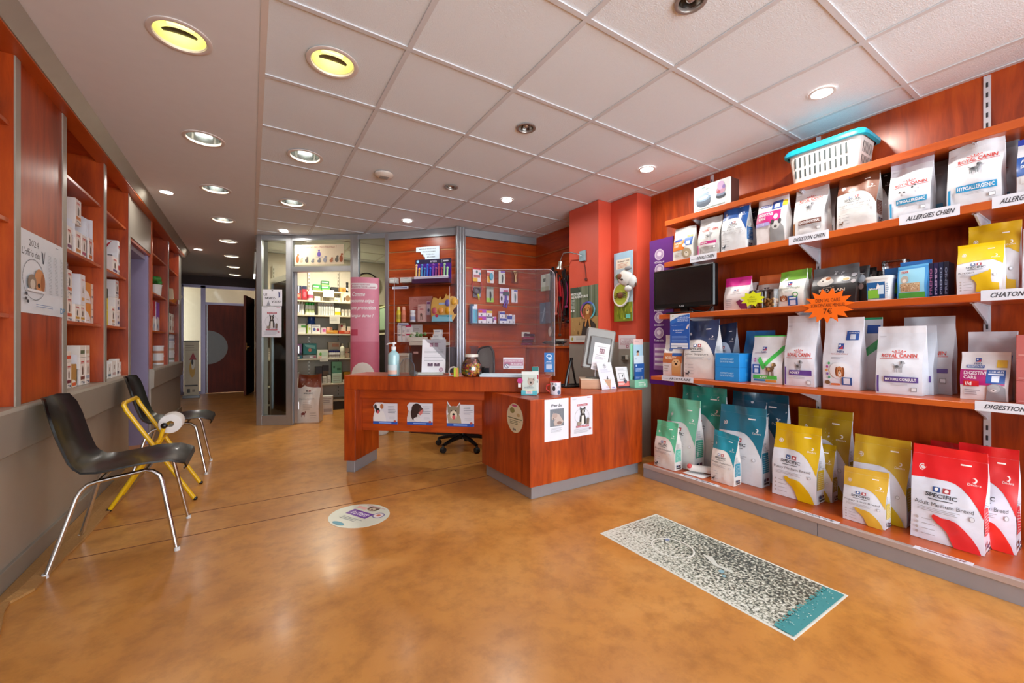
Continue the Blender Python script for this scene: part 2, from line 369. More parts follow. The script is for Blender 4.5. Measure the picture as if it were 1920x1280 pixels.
def rcanin(band,word,dog=None,asp=.75,bandy=(.26,.35),y=.62,x0=.12,x1=.88,grey=False,logo=.06,stripe=True,dark='#4a4c50'):
    p=Pr(); red='#c2413c'
    p.text('ROYAL CANIN',x0,y,x1,y+logo,red,True); p.rect(x0-.04,y-.022,x1+.04,y-.014,red)
    for k in range(5):
        a=(k-2)*.06; p.ell(.5+a*1.1,y+logo+.055-abs(k-2)*.008,.013,.013*asp,red); p.poly([(.5+a*.6-.008,y+logo+.015),(.5+a*.6+.008,y+logo+.015),(.5+a+.006,y+logo+.045),(.5+a-.006,y+logo+.045)],red)
    p.rect(.42,y+logo+.008,.58,y+logo+.015,red)
    if dog: dogsil(p,.52,y-.15,.2,dog,asp,dark)
    p.rect(.2,bandy[0],.93,bandy[1],band)
    p.text(word,.23,bandy[0]+.022,.23+min(.66,.055*len(word)+.05),bandy[1]-.022,'#f0f0f4',True)
    p.lines(.35,bandy[0]-.06,.85,bandy[0]-.02,2,'#a0a0a8',2,.25); p.rect(.78,bandy[0]-.14,.9,bandy[0]-.075,'#7a7c80'); p.rect(.79,bandy[0]-.133,.89,bandy[0]-.082,'#e6e6ea')
    if stripe: p.rect(.04,.02,.09,.3,band)
    p.lines(.06,.93,.2,.955,2,'#a0a0a8'); return p
def hills(p,x,y,s,asp=.75):
    p.rect(x,y,x+s,y+s*asp*.8,'#2a4a94'); p.poly([(x+.1*s,y),(x+.9*s,y),(x+.9*s,y+.5*s*asp)],'#c23a44'); p.ell(x+.3*s,y+.5*s*asp,.16*s,.16*s*asp,'#f0f0f4')
    p.text("Hill's",x-.02,y-.055,x+s+.02,y-.012,'#3a4c86',True); return p
def blueq(p,x0,y0,x1,y1,t="CLIMA-PROMISE"):
    h=y1-y0; p.rect(x0,y0,x1,y1,'#1f4f9c'); p.text("CLUB HILL'S",x0+.12*(x1-x0),y1-.22*h,x1-.1*(x1-x0),y1-.08*h,'#e8eef8',True)
    p.rect(x0+.1*(x1-x0),y0+.62*h,x1-.1*(x1-x0),y0+.72*h,'#dfe6f2'); p.rect(x0+.3*(x1-x0),y0+.1*h,x1-.3*(x1-x0),y0+.55*h,'#d4dced'); return p
BAGN=[0]
def bag(label,loc,rotz,w,h,d,base,top,pr,side=None,seal=.9,group='bags of pet food on the wall shelves',name='food_bag',cat='bag of pet food',lean=0,tilt=0,amp=.008,slump=0,bulge=.014,sealc=None,hump=0,parent=None):
    BAGN[0]+=1; sd=BAGN[0]*7.3
    rn=random.Random(BAGN[0])
    # loc = middle of the front bottom edge
    def dep(b): return d*(1-smooth((b-.30)/.62)**1.15)+.007
    def wid(b): return w*(.965+.035*smooth((b-.3)/.5)+.012*math.sin(b*9+sd))
    def zz(a,b):
        return h*b*(1-slump*.5+ (tilt*(a-.5)*2*b) ) - (hump*h*smooth((b-.6)/.4)*math.sin(a*PI) if hump else 0)
    def wr(x,z,k=0): 
        return noise.noise(Vector((x*11+sd,z*8+k,sd*.3)))*amp*(.5+1.5*z/h)+noise.noise(Vector((x*30+sd,z*19+k,2.)))*amp*.28
    def Fp(a,b):
        x=(a-.5)*wid(b); z=zz(a,b); dd=dep(b)
        y=d/2-dd/2-bulge*math.sin(PI*max(0,min(1,a)))*math.sin(PI*min(1,b*1.05))
        e=min(1,b*12)*min(1,.25+4*min(a,1-a))
        return Vector((x+lean*w*b*b,y+wr(x,z)*e+slump*.12*h*smooth((b-.7)/.3)*-1,z))
    def Bp(a,b):
        x=(a-.5)*wid(b); z=zz(a,b); dd=dep(b)
        y=d/2+dd/2+bulge*math.sin(PI*a)*math.sin(PI*min(1,b*1.05))*.6
        return Vector((x+lean*w*b*b,y+wr(x,z)*.6*min(1,b*12)+slump*.12*h*smooth((b-.7)/.3)*-1,z))
    def Sp(s_,b,a=1):
        f=Fp(a,b); g=Bp(a,b); q=f.lerp(g,s_); cr=math.sin(PI*s_)*(.02+.30*smooth((b-.25)/.5))*max(.0,dep(b))*.8
        q.x-= cr*(1 if a==1 else -1); q.x+=noise.noise(Vector((s_*3+sd,b*6,5.)))*.006*math.sin(PI*s_); return q
    nf,nsd,nr=14,4,24
    def ring(b):
        return [Fp(i/nf,b) for i in range(nf)]+[Sp(i/nsd,b,1) for i in range(nsd)]+[Bp(1-i/6,b) for i in range(6)]+[Sp(1-i/nsd,b,0) for i in range(nsd)]
    bs=[seal*i/nr for i in range(nr+1)]
    root=thing(name,label,cat,loc,rotz,group) if not parent else parent
    mb=MB(); m0=P(base,.32,coat=.35,bump=.12,bscale=35); mt=P(top,.3,coat=.4,bump=.15,bscale=30)
    rows=[ring(b) for b in bs]; mb.grid(rows,m0,True); mb.face([(p.x*.98,p.y,0) for p in rows[0]][::-1],m0)
    pr.emit(mb,lambda x,y,off: (lambda p:p+Vector((0,-off*1.6-.0004,0)))(Fp(x/w,y/h)) ,w,h*seal,True,coat=.35)
    if side:
        side.emit(mb,lambda x,y,off: Sp(min(1,max(0,x/d)),y/h,1)+Vector((off*2+.0006,0,0)),d,h*seal,True)
    mb.build('pouch',root)
    ms=MB(); mt2=P(sealc or top,.3,coat=.4,bump=.15,bscale=30)
    ms.grid([ring(seal+(1-seal)*i/4) for i in range(5)],mt2,True); ms.face(ring(1.),mt2); ms.build('top_seal',root)
    return root
def shelfbag(label,uL,uR,vT,X,z,h=None,d=.09,vC=None,dy=0,**k):
    """bag whose front lies on plane X, spanning photo columns uL..uR, height from the photo row of its top"""
    yL=onx(uL,641,X)[0]; yR=onx(uR,641,X)[0]; w=yL-yR
    um=(uL+uR)/2
    if h is None: h=onx(um,vT,X+d*.45)[1]-z
    return w,h,(X,(yL+yR)/2+dy,z)
# =============== SETTING ===============
def floormat():
    m=bpy.data.materials.new('polished_resin_concrete'); m.use_nodes=True; n=m.node_tree.nodes; L=m.node_tree.links; b=n['Principled BSDF']
    g=n.new('ShaderNodeNewGeometry')
    n1=n.new('ShaderNodeTexNoise'); n1.inputs['Scale'].default_value=1.3; n1.inputs['Detail'].default_value=8; n1.inputs['Roughness'].default_value=.6; n1.inputs['Distortion'].default_value=.8
    L.new(g.outputs['Position'],n1.inputs['Vector'])
    n2=n.new('ShaderNodeTexNoise'); n2.inputs['Scale'].default_value=9; n2.inputs['Detail'].default_value=8; n2.inputs['Roughness'].default_value=.7; L.new(g.outputs['Position'],n2.inputs['Vector'])
    r=ramp(n,[(.32,'#b47636'),(.5,'#c5863e'),(.66,'#d2964f')]); L.new(n1.outputs[0],r.inputs[0])
    r2=ramp(n,[(.36,'#c9bfb8'),(.55,'#ffffff')]); L.new(n2.outputs[0],r2.inputs[0])
    mx=n.new('ShaderNodeMix'); mx.data_type='RGBA'; mx.blend_type='MULTIPLY'; mx.inputs[0].default_value=.55; L.new(r.outputs[0],mx.inputs[6]); L.new(r2.outputs[0],mx.inputs[7]); L.new(mx.outputs[2],b.inputs['Base Color'])
    n3=n.new('ShaderNodeTexNoise'); n3.inputs['Scale'].default_value=3; n3.inputs['Detail'].default_value=5; L.new(g.outputs['Position'],n3.inputs['Vector'])
    rr=n.new('ShaderNodeMapRange'); rr.inputs[3].default_value=.24; rr.inputs[4].default_value=.40; L.new(n3.outputs[0],rr.inputs[0]); L.new(rr.outputs[0],b.inputs['Roughness'])
    b.inputs['Coat Weight'].default_value=.12; b.inputs['Coat Roughness'].default_value=.16
    return m
FLOORM=floormat()
mb=MB(); mb.box(-1.75,-2.5,-.12,3.7,11.6,0,FLOORM); struct('floor',mb)
mb=MB(); JM=P('#6b3a1c',.7)
for y,x0,x1 in ((2.948,-.78,2.68),(3.325,-.78,2.2)): mb.box(x0,y-.004,0,x1,y+.004,.0009,JM)
struct('trim_1',mb)
WALLW=P('#cfc8c0',.7); WALLB=P('#8a8073',.8); REDW=P('#c64a33',.55,var=.03); GRG=P('#9a948a',.6,.0)
# ceiling: mineral tiles on a grid and a plain plaster strip over the corridor, with cut-outs for the downlights
BIG=[(-.277,2.418),(-.277,3.548),(-.277,4.663),(-.277,5.781),(-.27,6.957),(-.273,8.148),(-.285,9.293),(-.29,10.35),(.348,2.233),(.347,3.469),(.350,4.695)]
SMALL=[(-.673,4.997),(-.677,7.809),(.349,5.95),(1.538,1.034),(1.53,2.229),(1.538,3.447),(2.725,1.014),(2.724,2.228),(2.143,3.46),(1.535,4.678)]
TILE=P('#e2ebf2',.85,var=.03,bump=.35,bscale=220); GRIDM=P('#ced0d4',.6); PLAST=P('#dfe2e6',.75,var=.03)
mb=MB()
def holed(x0,y0,x1,y1,holes,z,m):
    if not holes: mb.face([(x0,y0,z),(x0,y1,z),(x1,y1,z),(x1,y0,z)],m); return
    cx,cy,r=holes[0]; n=32; inn=[];out=[]
    for k in range(n+1):
        a=2*PI*k/n; c,s_=math.cos(a),math.sin(a); inn.append((cx+r*c,cy+r*s_,z))
        t=1e9
        if c>1e-9:t=min(t,(x1-cx)/c)
        if c<-1e-9:t=min(t,(x0-cx)/c)
        if s_>1e-9:t=min(t,(y1-cy)/s_)
        if s_<-1e-9:t=min(t,(y0-cy)/s_)
        out.append([cx+t*c,cy+t*s_,z])
    for qx in (x0,x1):
        for qy in (y0,y1):
            k=min(range(n),key=lambda i:(out[i][0]-qx)**2+(out[i][1]-qy)**2); out[k]=[qx,qy,z]
            if k==0: out[n]=[qx,qy,z]
    for k in range(n): mb.face([inn[k],out[k],out[k+1],inn[k+1]][::-1],m)
GX=[.045+.597*k for k in range(6)]+[3.30]; GY=[1.932+.597*k for k in range(-8,10)]
GY=[-2.5]+[y for y in GY if y>-2.5]+[7.6]
rB,rS=.098,.052
for i in range(len(GX)-1):
    for j in range(len(GY)-1):
        hs=[(x,y,rB) for x,y in BIG if GX[i]<x<GX[i+1] and GY[j]<y<GY[j+1]]+[(x,y,rS) for x,y in SMALL if GX[i]<x<GX[i+1] and GY[j]<y<GY[j+1]]
        holed(GX[i],GY[j],GX[i+1],GY[j+1],hs,ZC+.006,TILE)
for xa,xb in ((-.83,-.52),(-.52,.045)):
    hs=sorted([(x,y,rB) for x,y in BIG if xa<x<xb]+[(x,y,rS) for x,y in SMALL if xa<x<xb],key=lambda t:t[1])
    y0=-2.5
    for i,h_ in enumerate(hs):
        y1=(h_[1]+hs[i+1][1])/2 if i<len(hs)-1 else 10.9
        if y1-y0>.7:
            holed(xa,y0,xb,h_[1]-.3,None,ZC,PLAST); 
            holed(xa,h_[1]-.3,xb,min(y1,h_[1]+.3),[h_],ZC,PLAST)
            if y1>h_[1]+.3: holed(xa,h_[1]+.3,xb,y1,None,ZC,PLAST)
        else: holed(xa,y0,xb,y1,[h_],ZC,PLAST)
        y0=y1
holed(-1.3,7.95,-.83,10.9,None,ZC,PLAST)
mb.box(-1.7,-2.5,ZC+.22,3.7,11.6,ZC+.25,WALLB)
struct('ceiling',mb)
mb=MB()
for x in GX[1:-1]: mb.box(x-.012,-2.5,ZC-.001,x+.012,7.6,ZC+.005,GRIDM)
for y in GY[1:-1]: mb.box(.045,y-.012,ZC-.0005,3.28,y+.012,ZC+.0055,GRIDM)
mb.box(.035,-2.5,ZC-.004,.062,6.36,ZC+.006,P('#d8d0ca',.5)); mb.box(3.245,-2.5,ZC-.002,3.275,4.5,ZC+.004,GRIDM)
struct('trim_2',mb)
# right wall: cherry panelling; projecting red columns; slat walls are built with the partition
mb=MB(); mb.box(3.27,-2.5,0,3.42,3.0,ZC,WV); mb.box(3.268,-2.5,0,3.2705,-.12,ZC,WV)
struct('wall_right',mb)
mb=MB(); mb.box(3.27,3.0,0,3.42,4.62,ZC,WH)
for z in (2.255,2.03,1.805,1.575,1.345): mb.box(3.262,3.4,z-.007,3.27,4.53,z+.007,P('#a5663c',.35,.3))
struct('wall_rear_right',mb)
mb=MB()
for (x0,y0,x1,y1,zz) in ((2.9,2.962,3.27,3.40,1.08),(3.07,2.625,3.27,2.962,1.10)):
    mb.box(x0,y0,zz,x1,y1,ZC,REDW); mb.box(x0,y0,0,x1,y1,zz,GRG)
struct('wall_column',mb)
# left masonry behind the fitted shelves
mb=MB(); mb.box(-1.75,-2.5,0,-1.62,8.2,ZC,WALLB); mb.box(-1.62,8.05,0,-.93,8.16,ZC,WALLB); mb.box(-1.36,8.16,0,-1.24,10.87,ZC,P('#6e5446',.7)); struct('wall_left',mb)
# corridor right wall and end wall
mb=MB(); mb.box(.075,6.42,0,.14,10.87,ZC,P('#7a4a38',.7)); struct('wall_corridor',mb)
mb=MB(); DKB=P('#3b1f17',.6); mb.box(-1.26,10.87,2.30,.14,10.97,ZC,DKB); struct('wall_corridor_end',mb)
# rear (pharmacy room) walls
PW=P('#c9bfae',.75)
mb=MB(); mb.box(.14,7.5,0,3.5,7.6,ZC,PW); struct('wall_pharmacy_back',mb)
mb=MB(); mb.box(.142,6.45,0,.19,7.5,ZC,PW); struct('wall_pharmacy_left',mb)
mb=MB(); mb.box(3.42,4.62,0,3.5,7.5,ZC,PW); struct('wall_pharmacy_right',mb)
# corridor end screen: frame, lights and doors
mb=MB(); VF=P('#9a8fa6',.35,.4)
mb.box(-1.24,10.85,0,-1.19,10.90,2.30,VF); mb.box(-.90,10.85,0,-.82,10.90,2.30,VF); mb.box(-1.24,10.85,2.25,.07,10.90,2.31,VF); mb.box(-.82,10.85,1.90,.07,10.90,1.95,VF); mb.box(-1.19,10.86,.0,-.9,10.9,.06,VF)
struct('window_1',mb); mb=MB(); mb.box(-1.19,10.873,.06,-.9,10.877,2.25,GLASS); mb.box(-.82,10.873,1.95,.07,10.877,2.25,GLASS); o=mb.build('glass_pane',bpy.data.objects['window_1'])
mb=MB(); mb.box(-.82,10.86,.01,.03,10.90,1.90,WDK); dr=struct('door_1',mb)
mb=MB(); mb.disc((0,0,0),.36,P('#8c8987',.4),40,M=Matrix.Translation((-.8,10.857,1.0))@Matrix.Rotation(PI/2,4,'X')@Matrix.Diagonal((1,.97,1,1)))
def halfdisc(mb,cx,y,cz,r,m,n=28):
    mb.face([(cx+r*math.sin(PI*k/n),y,cz+r*math.cos(PI*k/n)) for k in range(n+1)],m)
mb=MB(); halfdisc(mb,-.79,10.856,.985,.36,P('#8f8c8a',.4)); mb.box(-.80,10.852,.01,-.785,10.859,1.9,P('#a8a6a8',.3,.6)); mb.build('half_round_plate',dr)
mb=MB(); Mz=Matrix.Translation((.045,10.8,0))@Matrix.Rotation(math.atan2(-.82,-.15),4,'Z'); mb.box(0,-.02,.01,.86,.02,2.05,P('#1d0c08',.4),Mz); mb.box(.83,-.021,.01,.862,.021,2.05,P('#7a2f12',.4),Mz); dr2=struct('door_2',mb)
mb=MB(); mb.tube([(.80,.022,1.0),(.80,.06,1.0),(.70,.065,1.0)],.008,P('#b57f4a',.2,1.),8); mb.box(.785,.02,.93,.815,.026,1.08,P('#b57f4a',.25,1.)); mb.build('door_handle',dr2); dr2.children[0].matrix_local=Mz
mb=MB(); mb.box(-.06,0,0,.0,.004,.11,P('#d8cfc4',.5)); tag(mb.build('light_switch',None,(.072,8.9,.98),-PI/2),'beige wall switch plate on the corridor side wall','switch')
# room beyond the corridor screen
mb=MB(); CB=P('#d8c4a6',.8); mb.box(-1.7,11.5,0,.4,11.6,2.6,CB); mb.box(-1.7,10.92,2.42,.4,13.2,2.45,CB); struct('wall_far_room',mb)
# corridor left side glazing seen beyond the shelves
mb=MB()
for y in (8.6,9.35,10.1): mb.box(-1.235,y,0,-1.20,y+.05,2.3,VF)
mb.box(-1.235,8.2,2.0,-1.2,10.85,2.05,VF); mb.box(-1.237,8.2,.05,-1.23,10.85,2.3,P('#a9a494',.1,.2)); struct('window_2',mb)
# =============== DOWNLIGHTS ===============
RIM=P('#d9cfca',.4); REF=P('#c8ccce',.12,1.); HOT=P('#fff6b0',.3,emit=1.0,var=0); HOTW=P('#ffffff',.3,emit=9.,var=0); REF_LIT=P('#e0dc96',.4,.2,emit=.22,var=0)
def lampdisk(name,x,y,z,r,e,col):
    l=bpy.data.lights.new(name,'AREA'); l.shape='DISK'; l.size=2*r; l.energy=e; l.color=col; o=bpy.data.objects.new(name,l); COL.objects.link(o); o.location=(x,y,z); return o
def bigl(i,x,y,label):
    t=thing('ceiling_downlight',label,'ceiling light',(x,y,ZC),0,'large round reflector downlights')
    near=i in (0,8)
    mb=MB(); mb.lathe([(.122,0),(.122,-.004),(.112,-.007),(.101,-.005),(.099,.0),(.099,.01)],(0,0,0),RIM,40); mb.build('trim_ring',t)
    mb=MB(); mb.lathe([(.1,.0),(.094,.045),(.08,.09),(.06,.13),(.0,.135)],(0,0,0),REF_LIT if near else REF,40)  # near pair: reflected yellow lamplight is put into the reflector's colour and emission
    mb.build('reflector',t)
    mb=MB()
    for dy in (-.014,.014): mb.tube([(-.05,dy,.055),(.05,dy,.055)],.011,HOT if near else P('#f4f8ee',.2,emit=2.5,var=0),10)
    mb.build('lamp_tube',t)
    if near:
        mb=MB(); rows=[]
        for k in range(13):
            a=PI*(1.12+.76*k/12); rows.append([(.072*math.cos(a),.052*math.sin(a)+.006,.006),(.066*math.cos(a),.012*math.sin(a)+.008,.006)])
        mb.grid(rows,P('#8a9098',.4,.3)); mb.build('louvre',t)
    mb=MB(); mb.disc((0,0,.003),.098,CLEARP,32,True); mb.build('glass_cover',t)
    l=lampdisk('downlight_glow',x,y,ZC+.085,.035,(.3 if near else 4),(1,.88,.66)); l.parent=t; l.location=(0,0,.085)
nm={0:'large yellow-lit round downlight in the corridor ceiling nearest the viewer',8:'large yellow-lit round downlight in the tiled ceiling nearest the viewer'}
for i,(x,y) in enumerate(BIG):
    if i in nm: lb=nm[i]
    elif i>8: lb=['','large silver downlight in the tiled ceiling, second behind the yellow one','large silver downlight in the tiled ceiling, farthest of the row'][i-8]
    else: lb='large silver round downlight in the corridor ceiling, %s from the viewer'%['','second','third','fourth','fifth','sixth','seventh','eighth and last'][i]
    bigl(i,x,y,lb)
snm=['small bright round spotlight in the corridor ceiling above the shelf doorway','small bright spotlight deep in the corridor ceiling, left of the big row','small bright spotlight in front of the glass-fronted store','unlit metal eyeball spotlight at the top edge of the photo','unlit metal eyeball spotlight in mid ceiling, larger of the two','small unlit eyeball spotlight before the slatted wall, behind the smoke detector','bright spotlight in the ceiling above the turquoise-lidded box','bright spotlight in the ceiling left of the boxed bowls','small greenish bright spotlight in front of the red columns','small greenish bright spotlight over the slatted wall']
lit=[1,1,1,0,0,0,1,1,1,1]
for i,(x,y) in enumerate(SMALL):
    t=thing('ceiling_spotlight',snm[i],'ceiling light',(x,y,ZC),0,'small round halogen spotlights')
    mb=MB(); mb.lathe([(.064,0),(.064,-.004),(.057,-.006),(.05,-.004),(.048,.0),(.048,.012)],(0,0,0),P('#a89f98',.3,.6) if not lit[i] else RIM,32); mb.build('trim_ring',t)
    mb=MB(); mb.lathe([(.05,.004),(.045,.02),(.032,.045),(.0,.05)],(0,0,0),HOTW if lit[i] else P('#8f8a84',.2,1.),28); mb.build('reflector',t)
    mb=MB(); mb.ball((0,0,.015),.02,.02,.014,HOTW if lit[i] else P('#b8b0a8',.2,.8),14,8); mb.build('bulb',t)
    if lit[i]:
        l=lampdisk('spot_glow',x,y,ZC-.006,.03,[3,3,5,0,0,0,8,9,9,3][i],(1,.95,.86) if i in(0,1,2,6,7) else (.93,1,.95)); l.parent=t; l.location=(0,0,.004)
mb=MB(); mb.lathe([(.075,0),(.075,-.012),(.062,-.024),(.04,-.03),(.0,-.03)],(0,0,0),P('#d9cfc4',.5),32)
t=mb.build('smoke_detector',None,(.94,3.477,ZC)); tag(t,'round cream smoke detector on the tiled ceiling','smoke detector')
mb=MB()
for k in range(7): mb.box(-.035,-.028+.009*k,-.0325,.035,-.025+.009*k,-.0298,P('#8a8178',.6))
mb.build('grille',t)
# =============== FITTED SHELVES ON THE LEFT ===============
t=thing('fitted_shelving',"long built-in cherry and grey shelving along the left side",'shelving',(-.92,3.4,0))
def L_(x,y,z): return (x+.92,y-3.4,z)
def lbox(name,x0,y0,z0,x1,y1,z1,m,bev=.0015,par=None):
    mb=MB(); mb.box(x0+.92,y0-3.4,z0,x1+.92,y1-3.4,z1,m,bev=bev); return mb.build(name,par or t)
for y0,y1 in ((-.6,4.93),(5.90,8.12)):
    lbox('back_panel',-1.26,y0,.80,-1.235,y1,ZC,WV); 
    lbox('lower_panel',-.99,y0,.095,-.925,y1,.59,GREY); lbox('skirting',-.985,y0,0,-.91,y1,.098,GREYD)
    mb=MB(); pr=[(-1.25,.775),(-1.25,.805),(-.93,.805),(-.905,.80),(-.895,.785),(-.9,.60),(-.915,.59),(-.96,.59),(-.96,.775)]
    M=Matrix(((1,0,0,.92),(0,0,1,-3.4),(0,1,0,0),(0,0,0,1))); mb.prism([(a,b) for a,b in pr],y0,y1,GREY,M=M); mb.build('ledge',t)
UP=[(-.62,-.58),(.5,.54),(1.62,1.66),(2.82,2.87),(3.385,3.44),(4.18,4.23),(4.9,4.955)]
UP2=[(5.9,5.93),(6.95,7.0),(7.9,8.1)]
for y0,y1 in UP+UP2:
    lbox('upright',-1.24,y0,.80,-.92,y1,ZC-.02,WV if y1<8 else WV); lbox('upright_edging',-.922,y0-.001,.80,-.915,y1+.001,ZC-.09,GREYL if y0!=5.9 else WSH)
lbox('front_panel',-.945,2.868,.805,-.922,3.387,ZC-.02,WV)
BAYS=[(-.58,.5),(.54,1.62),(1.66,2.82),(3.44,4.18),(4.23,4.9),(5.93,6.95),(7.0,7.9)]
for y0,y1 in BAYS:
    for z in (2.11,1.665,1.23):
        b=lbox('shelf',-1.235,y0,z-.02,-.935,y1,z,WSH)
    lbox('inner_back',-1.236,y0,.805,-1.2345,y1,ZC-.02,WV)
for y0,y1 in ((-.6,4.96),(5.88,8.12)):
    pass
mb=MB(); M=Matrix(((1,0,0,.92),(0,0,1,-3.4),(0,1,0,0),(0,0,0,1)))
mb.prism([(-.96,2.43),(-.862,2.43),(-.81,ZC-.002),(-.96,ZC-.002)],-.6,8.14,GREYL,M=M); mb.build('cornice',t)
lbox('cornice_underside',-.96,-.6,2.421,-.866,8.14,2.429,WSH)
lbox('over_door_panel',-.95,4.955,2.06,-.925,5.90,2.42,GREYL); [lbox('top_board',-1.24,y0,2.452,-.93,y1,2.475,WV) for y0,y1 in BAYS]; lbox('over_door_soffit',-1.2,4.955,2.03,-.93,5.90,2.058,WV)
# doorway between the shelves
mb=MB(); VJ=P('#8d82a0',.35,.3)
mb.box(-1.10,5.83,0,-.94,5.90,2.03,VJ); mb.box(-1.6,4.955,0,-1.58,5.9,2.06,DKB); mb.box(-1.6,4.90,0,-1.24,4.955,2.06,WV); mb.box(-1.6,5.85,0,-1.10,5.9,2.06,P('#4c3a58',.5)); mb.box(-1.1,4.955,1.98,-.96,5.9,2.03,P('#a39bb0',.3,.4))
struct('door_frame_3',mb).name='door_3'
mb=MB(); mb.box(-1.52,5.74,.01,-1.115,5.78,1.97,WV); dl=mb.build('door_leaf',bpy.data.objects['door_3'])
mb=MB()
for z in (.3,1.0,1.62,1.78): mb.tube([(-1.108,5.76,z-.04),(-1.108,5.76,z+.04)],.012,P('#c9c9cc',.2,.9),8)
mb.build('hinge',dl)
# cardboard along the foot of the shelves
mb=MB(); rows=[]
prof=[(1.6,-.74),(2.0,-.76),(2.3,-.79),(2.5,-.845),(2.58,-.855),(2.66,-.81),(2.8,-.803),(3.0,-.80),(3.2,-.782),(3.6,-.772),(4.0,-.758),(4.6,-.76),(4.88,-.79)]
top=[];n0=len(prof)
rn=random.Random(4)
for y,x in prof:
    j=rn.random()*.006; rows.append([(-.908,y,.001),(-.908,y,.012),((x-.9)/2,y,.016+j),(x+.006*rn.random(),y,.013),(x+.004*rn.random(),y,.001)])
mb.grid(rows,CARD,sm=False); mb.face(rows[0],CARD); mb.face(rows[-1][::-1],CARD)
tag(mb.build('cardboard_sheet'),'worn brown corrugated cardboard strip on the floor under the left shelving','cardboard')
# calendar
p=Pr()
p.rect(0,0,1,1,'#dfe6ee'); p.text('2024',.2,.83,.4,.91,'#3c4048'); p.text("L'offrio des",.06,.70,.44,.79,'#3c4048',False,.15); p.poly([(.46,.82),(.5,.80),(.51,.69),(.53,.80),(.55,.84),(.52,.66),(.49,.66)],'#3c4658')
for k in range(40):
    a=2*PI*k/40; b=2*PI*(k+.9)/40; p.poly([(.29+.24*math.cos(a),.42+.255*math.sin(a)),(.29+.24*math.cos(b),.42+.255*math.sin(b)),(.29+.232*math.cos(b),.42+.247*math.sin(b)),(.29+.232*math.cos(a),.42+.247*math.sin(a))],'#56606c')
p.ell(.38,.42,.11,.15,'#c98a55'); p.ell(.45,.40,.05,.12,'#a4622f'); p.ell(.22,.38,.09,.1,'#8c7a6a'); p.ell(.23,.36,.05,.06,'#cfc3b4'); p.rect(.12,.27,.5,.30,'#e8ecf2'); p.ell(.36,.36,.03,.03,'#3a2418')
for a,b in ((.1,.23),(.13,.14),(.09,.17)): p.ell(a,b,.025,.02,'#3c4048')
for cx in (.6,.72,.84,.95):
    for r_ in range(26): p.rect(cx-.04,.78-.02*r_,cx+.035,.787-.02*r_,'#aab4c0')
p.rect(.62,.90,.7,.91,'#8a94a2'); p.lines(.18,.07,.7,.12,2,'#6a87b8',2,.3); p.text('DP',.74,.03,.86,.11,'#4f86b4',True)
sheet('calendar',"white 2024 wall calendar with a puppy and kitten photo on the cherry panel",'calendar',(-.918,2.853,1.242),LEFT,.535,.40,'#dfe6ee',p)
# =============== GOODS ON THE LEFT SHELVES ===============
rnd=random.Random(11)
def lprod(u0,u1,vt,z,base='#e9e5e2',pr=None,d=.12,xf=-.975,vb=None,label='',group='white cartons and tins of prescription food on the left shelves',name='carton',cat='box',side=None,hfix=None):
    y0=onx(u0,641,xf)[0]; y1=onx(u1,641,xf)[0]; um=(u0+u1)/2
    for ya,yb in BAYS:
        if ya-.06<(y0+y1)/2<yb+.06: y0=max(y0,ya+.003); y1=min(y1,yb-.003)
    z1=onx(um,vt,xf)[1] if hfix is None else z+hfix
    return carton(name,label,cat,group,(xf,y0,z+.0005),LEFT,y1-y0-.002,d,z1-z-.001,base,pr,side)
def royal(c,anim='#5a4a3c',c2=None,tall=True):
    p=Pr(); p.rect(.2,.82,.8,.87,'#c24a44'); p.rect(.15,.78,.85,.80,'#d8827c')
    p.poly([(.4,.38),(.6,.38),(.62,.6),(.5,.72),(.38,.6)],anim); p.rect(.12,.2,.88,.32,c); p.rect(.2,.1,.55,.14,'#8a8a92')
    if c2: p.rect(.5,.2,.88,.32,c2)
    p.rect(.6,.05,.82,.12,'#3a4a70'); return p
G1='cartons on the upper shelf of the first open bay'
cols=['#b5503c','#7a3f6a','#d08a3a','#b0406a','#d07a2a','#a03868']
for i,(u0,u1,vt) in enumerate([(117.8,124.8,429),(125,135,424),(141.5,152.5,434),(153.2,162,441),(166,173.5,447),(174.5,184,457)]):
    lprod(u0,u1,vt,1.665,'#ebe6e3',royal(cols[i]),label='%s-banded white carton, first bay upper shelf, %s from the left'%(['rust','plum','orange','raspberry','amber','purple'][i],['first','second','third','fourth','fifth','sixth'][i]),group=G1)
def dispbox(label,y0,y1,z,h,cut,xf,d=.22,base='#e4e5ec',pr=None,group=None,rev=False):
    """shelf-ready tray with a high back and sloping cheeks"""
    t=thing('display_carton',label,'display box',(xf,y0,z),LEFT,group); w=y1-y0; bm=P(base,.55); mb=MB()
    prof=[(0,0),(0,h*cut),(d*.12,h*cut+.005),(d*.55,h*.97),(d*.7,h),(d,h),(d,0)]
    for x in (0,w-.003):
        mb.prism(prof,x,x+.003,bm,M=Matrix(((0,0,1,0),(1,0,0,0),(0,1,0,0),(0,0,0,1))))
    mb.box(0,d-.003,0,w,d,h,bm); mb.box(0,0,0,w,d,.003,bm); mb.box(0,0,0,w,.003,h*cut*.55,bm)
    if pr: pr.emit(mb,flat((0,d-.0035,0),(1,0,0),(0,0,1),(0,-1,0)),w,h)
    mb.build('tray',t)
    return t
def pr_side(): 
    p=Pr(); p.rect(.15,.86,.85,.9,'#6a7ab0'); p.rect(.3,.8,.7,.83,'#a0a6c8'); return p
yy=lambda u,x=-.98: onx(u,641,x)[0]
